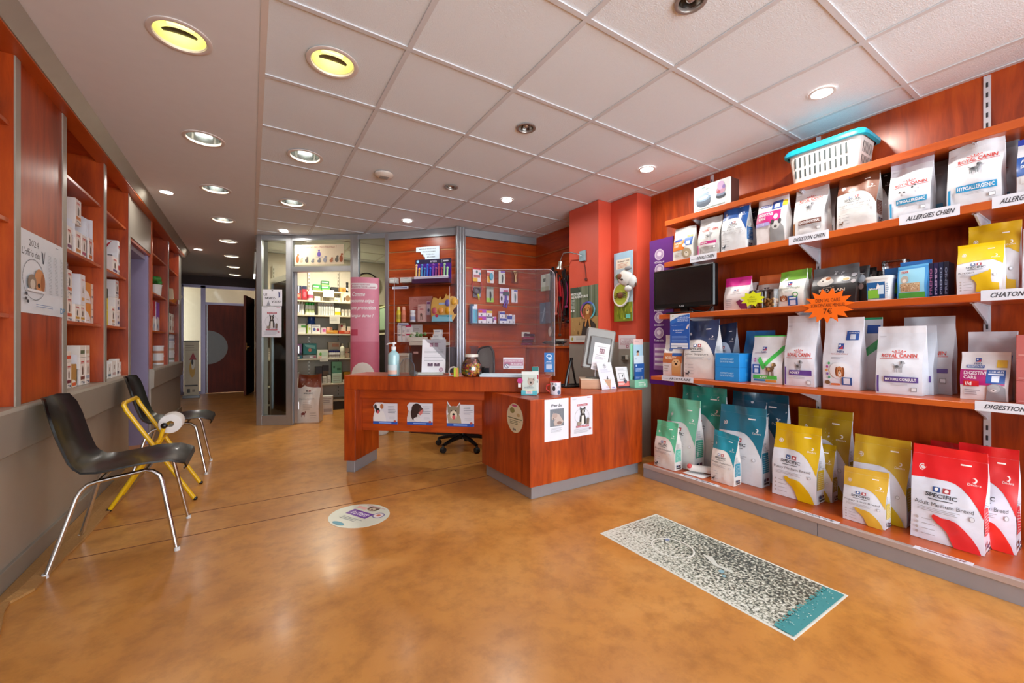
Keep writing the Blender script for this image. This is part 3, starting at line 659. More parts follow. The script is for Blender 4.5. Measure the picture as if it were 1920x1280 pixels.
for (ua,ub,vt,lab,cut) in ((135.5,140.8,391,'tallest white display carton with a sloping side, first bay upper shelf',.6),(162.4,165.6,405,'middle white display carton with a sloping side, first bay upper shelf',.7),(184.4,187.3,418,'white display carton at the right end of the upper shelf',.8)):
    x=-.978; y0,y1=yy(ua,x),min(4.175,yy(ub,x)); h=min(onx((ua+ub)/2-12,vt,-1.1)[1]-1.665,.40)
    dispbox(lab,y0,y1,1.666,h,cut,x,d=.22,pr=pr_side(),group='white display cartons on the left shelves')
lprod(141.5,152.5,392,1.665+.215,'#ebe6e3',royal('#d07a2a'),label='white carton stacked upright on top of the orange banded one',group=G1,hfix=.17)
# middle shelf, first bay
z=1.23
for k,(ua,ub) in enumerate(((117.6,124.6),(125,135.2))):
    for j in range(2):
        lprod(ua,ub,0,z+j*.165,'#ece4de',royal('#c8402c','#6a5a4a','#d8762c' if k else None),hfix=.165,label='%s carton, %s stack at the left of the middle shelf'%(['lower','upper'][j]+' red-banded',['left','right'][k]),group='stacked red-banded cartons')
lprod(151,160,519,1.352,'#e3e3ea',Pr().rect(.2,.8,.8,.85,'#d8a0a0').poly([(.4,.4),(.6,.4),(.5,.65)],'#8a7a6a').rect(.2,.15,.8,.25,'#d8a060'),d=.22,hfix=.21,label='large plain white carton on top of two yellow-banded ones',group=G1)
for k,(ua,ub) in enumerate(((140.5,150),(150.5,159.5))): lprod(ua,ub,0,z,'#ece6df',royal('#c99a2c'),hfix=.121,label='yellow-banded white carton under the large plain carton, %s one'%['left','right'][k],group=G1)
def curvy(): 
    p=Pr(); p.poly([(0,1),(0,.62),(.3,.55),(.6,.3),(.66,.0),(.66,1)],'#d98a1e'); p.rect(.66,0,1,1,'#ebe3da'); p.rect(.05,.15,.45,.18,'#c9a54c'); p.rect(.74,.7,.92,.75,'#b0a89e'); p.rect(.74,.3,.92,.4,'#8a8a92'); return p
for j in range(2): lprod(160,178.5,0,z+j*.145,'#e6e6ec',curvy(),hfix=.145,label='white and amber carton, %s of the pair right of the plain carton'%['lower','upper'][j],group='amber cartons')
for j in range(3): lprod(178.8,186,0,z+j*.085,'#ebe6e0',Pr().rect(.3,.6,.7,.7,'#8a8a92').rect(.2,.2,.8,.3,'#c8a0a0'),hfix=.085,label='small white carton, %s of the three stacked at the right end of the middle shelf'%['bottom','middle','top'][j],group='small white cartons')
# ledge, first bay
z=.806
dispbox('big white display carton with sloping sides standing on the grey ledge',yy(144.5,-.977),yy(149.6,-.977),z,.335,.62,-.977,d=.24,pr=Pr().rect(.12,.82,.6,.84,'#8a9ac8').rect(.12,.75,.4,.77,'#8a9ac8'),group='white display cartons on the left shelves')
for k,(ua,ub,c,h) in enumerate(((116.5,123.5,'#c23a2c',.205),(124.5,133.8,'#7a2c3c',.205),(150,159.8,'#7a3a2a',.235),(160.5,168.5,'#a0a8b8',.235))):
    lprod(ua,ub,0,z,'#ece4de',royal(c,'#6a4a38'),hfix=h*.8,label='white carton with a %s band on the grey ledge, %s from the left'%(['red','maroon','brown','pale'][k],['first','second','third','fourth'][k]),group='cartons on the grey ledge')
    lprod(ua,ub,0,z+h*.8+.001,'#e8e2da',Pr().rect(.1,.3,.9,.6,['#e0722c','#e0522c','#5a6a4a','#c8b89a'][k]),hfix=h*.35,label='torn-open top of the carton pile on the grey ledge, %s pile'%['first','second','third','fourth'][k],group='cartons on the grey ledge',d=.1)
lprod(134.5,144,0,z,'#b98a4a',Pr().poly([(0,0),(0,.35),(.6,.3),(1,.1),(1,0)],'#ece4de').rect(.05,.05,.8,.2,'#d8602c'),hfix=.15,label='open brown-lined carton on the grey ledge',group='cartons on the grey ledge')
# second bay
z=1.665
p=Pr().poly([(.16,.72),(.3,.76),(.4,.52),(.72,.9),(.84,.98),(.42,.4)],'#b8202c').rect(.2,.33,.7,.38,'#2c4a8c').rect(.72,.55,.85,.6,'#4a4a50').rect(.2,.02,.5,.3,'#6a6460').lines(.1,.55,.3,.6,2,'#8a8a92')
lprod(221,231,447,z,'#e2e5ea',royal('#c2483c'),d=.235,side=p,hfix=.315,label='white carton with a red tick on its side, second bay upper shelf',group='second bay cartons')
for k,(ua,ub,h) in enumerate(((191.6,198,.17),(210.5,220.5,.155))): lprod(ua,ub,0,z,'#e9e6e4',royal(['#b8b0b8','#5a4a7a','#c2483c'][k]),hfix=h,d=.06,label='white carton in front of the red-ticked box, %s one'%['left','middle','right'][k],group='second bay cartons')
lprod(232.5,239,0,z,'#9a5ac0',Pr().rect(0,0,.2,1,'#e8e2ee').rect(.4,.3,.8,.35,'#e8e2ee'),hfix=.12,label='small purple box at the right end of the upper shelf, second open bay',group='second bay cartons')
z=1.23
lprod(216.2,222.5,543,z+.2515,'#e2e4e8',royal('#5a5a6a'),d=.235,hfix=.15,side=Pr().poly([(0,.95),(.1,1),(.6,.1),(.5,.0)],'#8a7a6a').rect(0,.8,.1,.97,'#2c8a6a'),label='big white carton with a diagonal flap on top of two others, second bay',group='second bay cartons')
lprod(191.5,195.3,0,z,'#e9e6d8',None,hfix=.2,label='slim white box left of the yellow box',group='second bay cartons')
lprod(195.6,202.5,0,z,'#e2c81c',Pr().poly([(.2,1),(1,1),(1,.75),(.3,.72)],'#3a3420').rect(.3,.4,.8,.43,'#f0e8c0'),hfix=.3,label='tall yellow box, second open bay middle shelf',group='second bay cartons')
lprod(209,215.5,0,z,'#e9e4e0',royal('#c8a07a'),hfix=.17,label='white carton with a brown pet between the yellow and red boxes',group='second bay cartons')
for j in range(2): lprod(216,227,0,z+j*.125,'#e9e6e4',Pr().rect(.1,.1,.35,.9,'#d8d8e2').rect(.5,.2,.85,.4,'#4a5a8a').rect(.5,.6,.7,.8,'#6a6a72'),hfix=.125,label='white carton, %s of the pair beside the red boxes'%['lower','upper'][j],group='second bay cartons')
lprod(227.3,233,0,z,'#cc1c20',Pr().rect(.3,.6,.7,.8,'#f0c8c8').rect(.2,.3,.8,.35,'#f0d8d8'),hfix=.25,label='tall red box, second open bay middle shelf',group='red cartons')
lprod(233.3,239.2,0,z+.105,'#d42026',Pr().rect(.3,.4,.7,.6,'#f0c8c8'),hfix=.105,label='small red box on top of the white and red one',group='red cartons')
lprod(233.3,239.2,0,z,'#ece2e0',Pr().rect(0,.7,1,1,'#c8242a'),hfix=.104,label='small white box with a red lid at the right end of the middle shelf',group='red cartons')
z=.806
dispbox('low white display carton with rounded shoulders on the ledge, second open bay',yy(229.5,-.98)+.0,yy(236.5,-.98),z,.25,.5,-.978,d=.235,pr=Pr().rect(.3,.82,.6,.92,'#3a5a9a').rect(.66,.83,.8,.91,'#5a78b0').rect(.25,.72,.85,.74,'#9aa0b8'),group='white display cartons on the left shelves')
dispbox('smaller white display carton at the left of the ledge, second open bay',yy(191.6,-.978),yy(195.6,-.978),z,.235,.5,-.978,d=.2,group='white display cartons on the left shelves')
for k,(ua,ub,h) in enumerate(((196,201.5,.08),(202,209,.12),(210,218,.14),(219,224,.15),(224.5,229,.12))): lprod(ua,ub,0,z,'#ebe8e6',Pr().rect(.15,.15,.85,.3,['#8a9a9a','#6a7a8a','#c8a8a8','#5a5a6a','#d89a8a','#a8b8c8'][k]).rect(.4,.5,.6,.75,'#7a7068'),hfix=h,d=.05,xf=-.965,label='tiny white sachet box in front of the low display carton, %s from the left'%['first','second','third','fourth','fifth'][k],group='sachet boxes on the ledge')
# far bays
def tub(label,u,w,z,h,xf=-1.03,base='#e6e4e6',band='#b87a5a',group='white tubs on the far shelves'):
    y=yy(u,xf); mb=MB(); r=w/2
    mb.lathe([(0,0),(r,0),(r,h*.84),(r*1.04,h*.84),(r*1.04,h),(0,h)],(0,0,0),P(base,.4),20)
    mb.lathe([(r+.0006,h*.2),(r+.0006,h*.45)],(0,0,0),P(band,.5),20)
    tag(mb.build('supplement_tub',None,(xf,y,z)),label,'tub',group)
for j in range(2): tub('white tub with a printed band, %s of two stacked on the far ledge'%['lower','upper'][j],295,.14,.806+j*.124,.123)
tub('white tub half hidden behind the two stacked tubs',289.5,.12,.806,.36,xf=-1.16)
for j in range(3): tub('white tub, %s of three stacked in the last shelf bay'%['bottom','middle','top'][j],317,.125,.806+j*.142,.141,band=['#8a8a7a','#c8b8a8','#b0b0c0'][j])
for k,(u0,u1,c) in enumerate(((286.5,291.5,'#b8242c'),(292.5,299,'#8a4ab0'))):
    lprod(u0,u1,0,1.23,'#e8e6ea',Pr().rect(0,.42,1,1,c).ell(.5,.4,.35,.1,'#e8e6ea').poly([(.2,0),(.5,.3),(.8,0),(.7,0),(.5,.2),(.3,0)],'#3a5a9a'),hfix=.36,label='tall %s and white box on the far middle shelf'%['red','purple'][k],group='tall boxes on the far shelf')
for k in range(3):
    for j in range(2): lprod(312.5+5*k,317+5*k,0,1.23+j*.14,'#e6e2dc',Pr().rect(.3,.3,.7,.7,['#7a8a5a','#8a7a6a','#c88a7a'][k]),hfix=.14,label='small white box in the last bay, %s row, %s of three'%(['lower','upper'][j],['left','middle','right'][k]),group='small boxes in the last bay')
# pot with plant and red flowers
y=yy(292,-1.02); t=thing('flower_pot','white pot with a green leafy top and red flowers on the far upper shelf','flower pot',(-1.02,y,1.666))
mb=MB(); mb.lathe([(0,0),(.05,0),(.062,.14),(.066,.16),(.055,.16)],(0,0,0),P('#e4e6e4',.4),20); mb.build('pot',t)
mb=MB(); 
for k in range(9): mb.ball((-.0+.035*math.cos(k*2.3),.035*math.sin(k*2.3),.19+.02*(k%3)),.03,.03,.035,P('#3f8a3a',.6),8,5)
mb.build('foliage',t)
mb=MB()
for k in range(6): mb.ball((.02*(k%3)-.02,.10+.03*(k%3),.03+.025*k),.02,.022,.022,P('#c4202a',.6),8,5)
mb.tube([(.02,.08,.12),(.02,.2,.03)],.008,P('#5a8a3a'),6); mb.build('flower',t)
y=yy(314,-1.02); t=thing('wicker_basket','small wicker basket with a pale folded cloth on the last upper shelf','basket',(-1.0,y,1.666))
mb=MB(); mb.lathe([(0,0),(.06,0),(.08,.06),(.075,.06),(.055,.01)],(0,.08,0),P('#c07a30',.8,bump=.8,bscale=80),16); mb.build('basket_body',t)
mb=MB(); mb.prism([(0,0),(.13,0),(.04,.15),(0,.16)],-.04,.04,P('#d8c8a8',.7),M=Matrix(((0,0,1,0),(1,0,0,0),(0,1,0,.05),(0,0,0,1)))); mb.build('cloth',t)
mb=MB(); mb.box(.085,.14,.0,.089,.25,.06,WHITE); mb.build('price_tag',t)
# leftmost bay
carton('tin','tall yellow and gold carton at the left edge on the top shelf','box',None,(-.99,2.62,2.111),LEFT,.13,.12,.22,'#e0a818',Pr().rect(.4,.4,.9,.7,'#f0d890').rect(.2,.1,.7,.2,'#8a6a2a'))
carton('small_packet','small orange packet at the left edge of the middle shelf','packet',None,(-.98,2.68,1.231),LEFT,.09,.08,.04,'#e89a4a',None)
carton('small_packet','small orange-topped packet at the left edge of the grey ledge','packet',None,(-.98,2.66,.806),LEFT,.1,.08,.05,'#e8742a',None)
# =============== GLASS AND SLAT PARTITION ===============
FS=[(.065,6.37),(.45,6.18),(1.135,5.66),(1.47,5.365),(2.15,4.63),(3.30,4.53)]
def seg(i):
    p,q=FS[i],FS[i+1]; return math.hypot(q[0]-p[0],q[1]-p[1]),math.atan2(q[1]-p[1],q[0]-p[0])
part=thing('glazed_partition','aluminium framed glass and slatted wood partition across the back','partition',(0,0,0)); tag(part,kind='structure'); part.name='wall_back'
del part['category']
def sbox(name,i,x0,x1,z0,z1,y0,y1,m,par=None,bev=.002):
    L,a=seg(i); M=Matrix.Translation((FS[i][0],FS[i][1],0))@Matrix.Rotation(a,4,'Z'); mb=MB(); mb.box(x0,y0,z0,x1,y1,z1,m,M,bev=bev); return mb.build(name,par or part)
L0,a0=seg(0); L1,a1=seg(1); L2,a2=seg(2); L3,a3=seg(3); L4,a4=seg(4)
# frames
for i,(xa,xb) in ((0,(0,.065)),(0,(L0-.06,L0)),(1,(0,.03)),(1,(L1-.035,L1)),(2,(0,.075)),(2,(L2-.0,L2+.05))):
    sbox('post',i,xa,xb,0,ZC,-.02,.04,ALU)
for i,L in ((0,L0),(1,L1),(2,L2)): sbox('head_rail',i,.0,L,2.445,ZC,-.018,.038,ALUP)
sbox('head_rail',3,0,L3,2.42,ZC,-.015,.03,ALUP); sbox('head_rail',4,0,L4+.1,2.42,ZC,-.015,.03,ALUP)
sbox('bottom_rail',0,.06,L0-.06,0,.13,-.015,.035,ALU); sbox('bottom_rail',2,.07,L2,0,.13,-.015,.035,ALU)
sbox('transom',1,.03,L1-.035,2.03,2.10,-.022,.04,ALU)
sbox('pane',0,.065,L0-.06,.13,2.445,.008,.014,GLASS,bev=0); sbox('pane',1,.03,L1-.035,2.10,2.445,.008,.014,GLASS,bev=0); sbox('pane',2,.075,L2,.13,2.445,.008,.014,GLASS,bev=0)
for k,x in enumerate((-.02,.025,.07)):
    mb=MB(); mb.lathe([(.024,0),(.024,ZC)],(0,0,0),ALU,16); mb.build('corner_tube',part,(FS[4][0]+x*.85,FS[4][1]-.03-.008*abs(k-1),0))
sbox('side_trim',4,.075,.10,0,ZC,-.02,.02,ALUP)
# slat walls
GZ=[2.255,2.03,1.805,1.575,1.345,1.115,.885,.655,.425]
def slat(i,x0,x1):
    zs=[2.42]+GZ+[0]
    L,a=seg(i); M=Matrix.Translation((FS[i][0],FS[i][1],0))@Matrix.Rotation(a,4,'Z')
    for k in range(len(zs)-1):
        mb=MB(); mb.box(x0,0,zs[k+1]+.007,x1,.018,zs[k]-.007,WH,M,bev=.002); mb.build('slat_board',part)
    mb=MB()
    for z in GZ: mb.box(x0,.006,z-.007,x1,.02,z+.007,P('#b5835c',.3,.6),M)
    mb.build('groove_insert',part)
    mb=MB(); mb.box(x0,.02,0,x1,.05,2.45,DKB,M); mb.build('backing',part)
slat(3,.05,L3-.02); slat(4,.10,L4)
# open door leaf of the store
th=math.atan2(7.02-6.16,.245-.50)
M=Matrix.Translation((.505,6.165,0))@Matrix.Rotation(th,4,'Z')
t=thing('glass_door','aluminium framed glass door standing open into the store','door',(.505,6.165,0),th)
mb=MB()
mb.box(0,-.02,.02,.055,.02,2.03,ALU,bev=.003); mb.box(.83,-.02,.02,.885,.02,2.03,ALU,bev=.003); mb.box(.055,-.02,.02,.83,.02,.12,ALU); mb.box(.055,-.02,1.95,.83,.02,2.03,ALU); mb.build('door_frame',t)
mb=MB(); mb.box(.055,-.003,.12,.83,.003,1.95,GLASS); mb.build('door_pane',t)
for z in (.25,1.0,1.55,1.8):
    mb=MB(); mb.tube([(-.012,-.03,z-.05),(-.012,-.03,z+.05)],.012,P('#dedee0',.25,.5),8); mb.build('hinge',t)
def onpart(name,label,cat,i,u0,v0,u1,v1,base,pr,out=.024,**k):
    s0,z0=onseg(u0,v1,FS[i],FS[i+1]); s1,z1=onseg(u1,v0,FS[i],FS[i+1]); L,a=seg(i)
    x=FS[i][0]+math.cos(a)*s0+math.sin(a)*out; y=FS[i][1]+math.sin(a)*s0-math.cos(a)*out
    return sheet(name,label,cat,(x,y,z0),a,s1-s0,z1-z0,base,pr,**k)
p=Pr().text('LE',.06,.62,.24,.76,'#3a3a42',True).text('SAVIEZ-',.12,.40,.68,.54,'#3a3a42',True).text('VOUS ?',.46,.18,.95,.32,'#3a3a42',True).poly([(.82,.7),(.78,.95),(.84,.8),(.9,.95),(.9,.55),(.82,.5)],'#5a5a86').poly([(.2,.0),(.3,.36),(.34,.2),(.42,.02)],'#9a9aa6').ell(.5,.93,.04,.03,'#6a6a72')
onpart('paper_sign','white sheet with rabbits asking a question on the left glass pane','sign',0,494,543,530.5,573.5,'#e8e6ee',p)
def dogposter():
    p=Pr(); p.rect(.28,.76,.76,.81,'#b03048'); p.text('RECRUTEMENT',.31,.772,.73,.798,'#f2e4e8',True); p.lines(.08,.93,.3,.96,2,'#9a9aa6'); p.lines(.75,.94,.92,.97,1,'#c07a90')
    for k in range(30):
        a=2*PI*k/30; b=a+.2; p.poly([(.5+.33*math.cos(a),.5+.2*math.sin(a)),(.5+.33*math.cos(b),.5+.2*math.sin(b)),(.5+.322*math.cos(b),.5+.195*math.sin(b)),(.5+.322*math.cos(a),.5+.195*math.sin(a))],'#8a8a92')
    p.poly([(.38,.3),(.40,.5),(.46,.58),(.60,.58),(.66,.45),(.66,.3)],'#3a3430'); p.poly([(.45,.3),(.47,.52),(.57,.52),(.58,.3)],'#e4ded8')
    p.ell(.52,.63,.1,.065,'#3a3430'); p.ell(.52,.62,.03,.06,'#e8e0da'); p.poly([(.41,.66),(.40,.74),(.48,.70)],'#2c2826'); p.poly([(.63,.66),(.64,.74),(.56,.70)],'#2c2826')
    p.ell(.36,.32,.1,.05,'#9a8a7c'); p.poly([(.7,.28),(.7,.42),(.76,.46),(.82,.42),(.8,.28)],'#7a6a5e')
    p.rect(.22,.225,.8,.27,'#b03048'); p.text('NOUS CHERCHONS UN ASV',.26,.235,.76,.26,'#f0e0e4',True); p.lines(.12,.08,.85,.19,4,'#b5b5bd',3,.3); p.rect(.82,.14,.9,.19,'#c08a9a'); return p
onpart('paper_poster','white poster with a dog in a circle taped to the left glass pane','poster',0,492.5,574.5,529.5,632,'#e9e7ef',dogposter(),out=.026)
p=Pr().text('Le secret des chats heureux ?',.16,.83,.86,.93,'#b0604a',False,.2).ell(.5,.52,.035,.13,'#6a50a8').ell(.5,.70,.02,.05,'#6a50a8').rect(.44,.37,.58,.385,'#8a7ab0')
for cx,h,c in ((.06,.5,'#a8643c'),(.14,.25,'#d8a88a'),(.25,.3,'#5a544e'),(.37,.18,'#8a8a8a'),(.5,.2,'#77777c'),(.62,.34,'#9a9aa0'),(.75,.24,'#b87048'),(.86,.36,'#6a6456'),(.95,.5,'#a85a34')):
    p.ell(cx,.1+h*.35,.035,h*.35,c); p.ell(cx+.015,.12+h*.75,.022,.055,c)
onpart('banner_sign','cream banner with a row of cats in the glass above the store door','sign',1,554,458,646,497,'#e9d6b4',p,out=.02)
# pet parasite sign
p=Pr()
for k,(t_,xa,xb) in enumerate((('MOUSTIQUES',.13,.86),('MOUCHES',.28,.84),('TIQUES',.42,.80),('PUCES',.48,.83))): p.text(t_,xa,.79-.195*k,xb,.86-.195*k,'#3a3e46',True,.3)
ol=[(.40,0),(1,0),(1,1),(0,.98),(0,.64),(.20,.63),(.22,.46),(.31,.45),(.33,.27),(.385,.26)]
onpart('paper_sign','white stepped paper naming mosquitoes, flies, ticks and fleas on the slatted wall','sign',3,781,461,824.5,489.5,'#dbe6f2',p,outline=ol,out=.012)
def onp(i,u,v,out=0):
    L,a=seg(i); nx,ny=math.sin(a)*out,-math.cos(a)*out; p,q=FS[i],FS[i+1]; p2=(p[0]+nx,p[1]+ny); q2=(q[0]+nx,q[1]+ny)
    s,z=onseg(u,v,p2,q2); return (p2[0]+math.cos(a)*s,p2[1]+math.sin(a)*s,z)
# purple tube display
t=thing('display_card','large purple counter card holding a row of brightly coloured bone-shaped tubes','display',onp(3,779,533,.15),a3)
W=onseg(849,520,FS[3],FS[4])[0]-onseg(779,520,FS[3],FS[4])[0]; W*=.93
p=Pr().rect(0,.82,1,1,'#241a3a').text('seresto',.42,.87,.6,.95,'#d8d8e8').text('seresto',.78,.87,.92,.95,'#e8e8f0',True).ell(.07,.92,.035,.06,'#8ac0e8').rect(.745,.84,.75,.98,'#d8d8e8')
mb=MB(); mb.box(0,0,0,W,.004,.30,P('#4a1a86',.4)); p.emit(mb,flat((0,0,0),(1,0,0),(0,0,1),(0,-1,0)),W,.30); mb.build('back_card',t,rotz=0)
mb=MB(); mb.box(0,-.09,0,W,0,.05,P('#3a1440',.5)); mb.build('tray',t)
cs=['#d8b070','#e0a850','#4a80b0','#3a6aa0','#2a5ac0','#2050b8','#7a3a98','#8a3a7a','#a03a58','#983050','#9ac090','#a8d0a0']
for k,c in enumerate(cs):
    x=W*(.07+.078*k); hh=.235 if k%2==0 else .19; mb=MB(); mb.tube([(x,-.045,.05),(x,-.035,hh-.03)],.011,P(c,.35),8); mb.ball((x,-.034,hh-.012),.016,.008,.016,P(c,.4),8,6); mb.box(x-.02,-.06,.05,x+.02,-.055,.085,P('#dcd8ea',.5)); mb.build('bone_tube',t)
# white two-part box on small shelf
t=onp(3,730,534,.12)
for k,(u0,u1,lab) in enumerate(((730,741,'left'),(750,771,'right'))):
    a_=onp(3,u0,533,.11); b_=onp(3,u1,533,.11); w_=math.hypot(b_[0]-a_[0],b_[1]-a_[1]); carton('medicine_box','flat white box with fine print on the slat wall shelf, %s one'%lab,'box','flat white boxes on the slat wall',(a_[0],a_[1],1.845),a3,w_,.09,.065,'#e4e6e2',Pr().lines(.1,.6,.9,.9,2,'#8aa09a',k,.3).rect(0,.0,1,.35,'#d8dcd6'))
# clear shelves holding goods
def clearshelf(label,i,u0,u1,v,dep=.13,tagt=None):
    a_=onp(i,u0,v,dep); L,a=seg(i); s0,z=onseg(u0,v,FS[i],FS[i+1]); s1,_=onseg(u1,v,FS[i],FS[i+1])
    t=thing('acrylic_shelf',label,'shelf',a_,a); mb=MB(); w_=s1-s0
    mb.box(0,0,-.004,w_,dep-.002,0,PLEXI); mb.box(0,-.003,-.03,w_,0,.012,PLEXI); mb.build('shelf_tray',t)
    if tagt: mb=MB(); mb.box(tagt[0]*w_,-.005,-.035,tagt[1]*w_,-.0035,-.005,P('#dfe6f4',.5)); Pr().rect(.08,.35,.92,.65,'#3a4a8a').emit(mb,flat((tagt[0]*w_,-.005,-.035),(1,0,0),(0,0,1),(0,-1,0)),(tagt[1]-tagt[0])*w_,.03); mb.build('price_tag',t)
    return a_,z
clearshelf('upper clear shelf on the slat wall under the flat white boxes',3,730,850,537,tagt=(.05,.3))
_,zz=clearshelf('lower clear shelf on the slat wall under the spray bottles',3,739,843,605,tagt=(.07,.26))
def bottle(label,loc,r,h,body,cap,neck=.45,pr=None,group=None,name='bottle',cat='bottle',capm=None):
    t=thing(name,label,cat,loc,0,group); mb=MB(); hb=h*.78
    mb.lathe([(0,0),(r*.92,0),(r,.006),(r,hb*.8),(r*.85,hb*.93),(r*neck,hb)],(0,0,0),P(body,.35) if isinstance(body,str) else body,18); mb.lathe([(r*1.004,hb*.25),(r*1.004,hb*.6)],(0,0,0),P(pr or body,.5) if isinstance(pr or body,str) else body,18); mb.build('body',t)
    mb=MB(); mb.lathe([(r*neck*1.15,hb*.99),(r*neck*1.15,h*.97),(0,h)],(0,0,0),P(cap,.35),14); mb.build('cap',t); return t
zs=zz+.001
a_=onp(3,747.5,604,.075); bottle('yellow spray bottle on the lower clear shelf',(a_[0],a_[1],zs),.028,.20,'#e0cc28','#f0e490',.62,'#b8aa30')
a_=onp(3,757,604,.075); bottle('salmon spray bottle beside the yellow one',(a_[0],a_[1],zs),.028,.20,'#e88a6a','#f2b8a0',.62,'#d07a5c')
a_=onp(3,774,604,.075); bottle('white plastic bottle with pale blue band on the lower clear shelf',(a_[0],a_[1],zs),.034,.15,'#e2e4ea','#e8ecf0',.85,'#98a4c4')
def pcart(lab,i,u0,u1,z,h,base,pr,out=.1,d=.05,g='products on the slat wall',name='product_box',cat='box'):
    a_=onp(i,u0,600,out); b_=onp(i,u1,600,out); w_=math.hypot(b_[0]-a_[0],b_[1]-a_[1]); return carton(name,lab,cat,g,(a_[0],a_[1],z),seg(i)[1],w_,d,h,base,pr)
pcart('tall pale pink box with a dog drawing on the lower clear shelf',3,783,796.5,zs,.22,'#e0b8b0',Pr().rect(.1,.84,.5,.88,'#7a6a7a').rect(.3,.7,.8,.74,'#b84a5a').ell(.5,.4,.16,.1,'#6a5a50').rect(.38,.12,.46,.36,'#6a5a50').rect(.58,.12,.66,.36,'#6a5a50'))
pcart('white and violet carded product beside the bear-shaped display',3,800,807,zs+.09,.17,'#e6dcea',Pr().rect(.1,.8,.9,.95,'#8a4a9a').ell(.5,.35,.3,.12,'#5a6a80'),out=.03,d=.01)
pcart('dull pink panel card standing behind the tall pink box',3,767,811,zs,.325,'#c88a80',Pr().text('Ma nouvelle',.2,.8,.85,.93,'#a8605c').rect(.2,.55,.4,.58,'#b84a50').rect(.15,.48,.4,.51,'#b84a50'),out=.02,d=.003,cat='card',name='display_card')
# bear shaped card with rings
a_=onp(3,808,603,.12)
W=.36; H=.33
ol=[(.05,.0),(.72,.0),(.78,.15),(.95,.3),(.84,.02),(.9,.25),(.8,.42),(.86,.5),(.98,.6),(1.,.74),(.92,.88),(.78,.94),(.68,.88),(.7,1.02),(.62,.95),(.56,1.04),(.52,.88),(.42,.82),(.38,.95),(.3,.84),(.24,.83),(.2,.92),(.14,.86),(.1,.92),(.05,.78),(.0,.6),(.02,.4),(0,.2)]
ol=[(.05,0),(.78,0),(.86,.12),(.97,.30),(.86,.25),(.80,.4),(.9,.52),(.99,.64),(1.,.76),(.92,.88),(.78,.93),(.70,.9),(.71,1.03),(.63,.93),(.56,1.02),(.5,.86),(.4,.80),(.35,.92),(.28,.82),(.2,.88),(.1,.90),(.04,.75),(0,.5),(.02,.25)]
p=Pr().rect(.1,.16,.78,.24,'#68b8d0').poly([(.03,.0),(.8,.0),(.76,.16),(.06,.2)],'#8ad0e4').poly([(.6,.16),(.72,.3),(.66,.16)],'#3a9ab8')
t=thing('card_display','yellow wavy-edged card display with coloured blister rings','display',(a_[0],a_[1],zs),a3)
mb=MB(); mb.prism([(x*W,y*H) for x,y in ol],0,.006,P('#e0b45c',.5),M=Matrix(((1,0,0,0),(0,0,-1,0),(0,1,0,0),(0,0,0,1)))); p.rect(.3,.62,.58,.7,'#a8c0e0'); p.ell(.22,.22,.06,.06,'#c83a5a'); p.emit(mb,flat((0,-.006,0),(1,0,0),(0,0,1),(0,-1,0)),W,H); mb.build('card',t)
for cx,cz,c in ((.62,.68,'#6a6ab8'),(.84,.72,'#e0a81c'),(.14,.4,'#c8606a'),(.38,.4,'#e8a04a'),(.62,.4,'#e0a018')):
    mb=MB(); mb.ball((cx*W,-.012,cz*H),.033,.016,.042,P(c,.25,coat=.5),14,8); mb.build('blister',t)
# items on ledge below
for k,(u0,u1,z0,h,base,bn,lab) in enumerate(((745,752,1.10,.21,'#e4e2e0','#4a4a52','white pump bottle box at the left behind the sanitiser'),(754,760,1.10,.20,'#e4e2e0','#c08a90','white tube box beside the pump bottle box'),(760.5,771,1.10,.22,'#e6e2e2','#c8205a','white box with a magenta cap band behind the sanitiser'))):
    pcart(lab,3,u0,u1,z0,h,base,Pr().rect(.1,.38,.9,.46,bn).rect(0,.85,1,1,bn if k==2 else '#dadadc').lines(.2,.55,.8,.75,3,'#a8a8b0'),out=.13,d=.05)
pcart('pale info card standing behind the green potted succulents',3,774,792,1.16,.16,'#dcd8d2',Pr().lines(.15,.5,.85,.85,3,'#b0a8a4'),out=.06,d=.003,cat='card',name='info_card')
a_=onp(3,781,632,.15); t=thing('potted_plant','small white and green potted succulent tray behind the notice sheet','plant',(a_[0],a_[1],1.105),a3)
mb=MB(); mb.box(-.1,-.03,0,.12,.06,.055,P('#dcd6ca',.6)); mb.build('planter',t); mb=MB()
for k in range(16): mb.ball((-.08+.18*rnd.random(),-.01+.04*rnd.random(),.07+.03*rnd.random()),.022,.02,.022,P(['#4f8a4a','#7aa868','#d8e0d0'][k%3],.6),7,5)
mb.build('leaves',t)
for k,(u0,u1,z0,h) in enumerate(((810,826,1.155,.035),(812,826.5,1.19,.06),(806,831,1.105,.05))):
    pcart('small white medicine box, %s of the stack above the notice sheet'%['middle','top','bottom'][k],3,u0,u1,z0,h,'#e0e2e4',Pr().rect(0,.1,.1,.9,'#d88a4a').lines(.2,.2,.9,.8,2,'#9a9aa6',k),out=.13,d=.06)
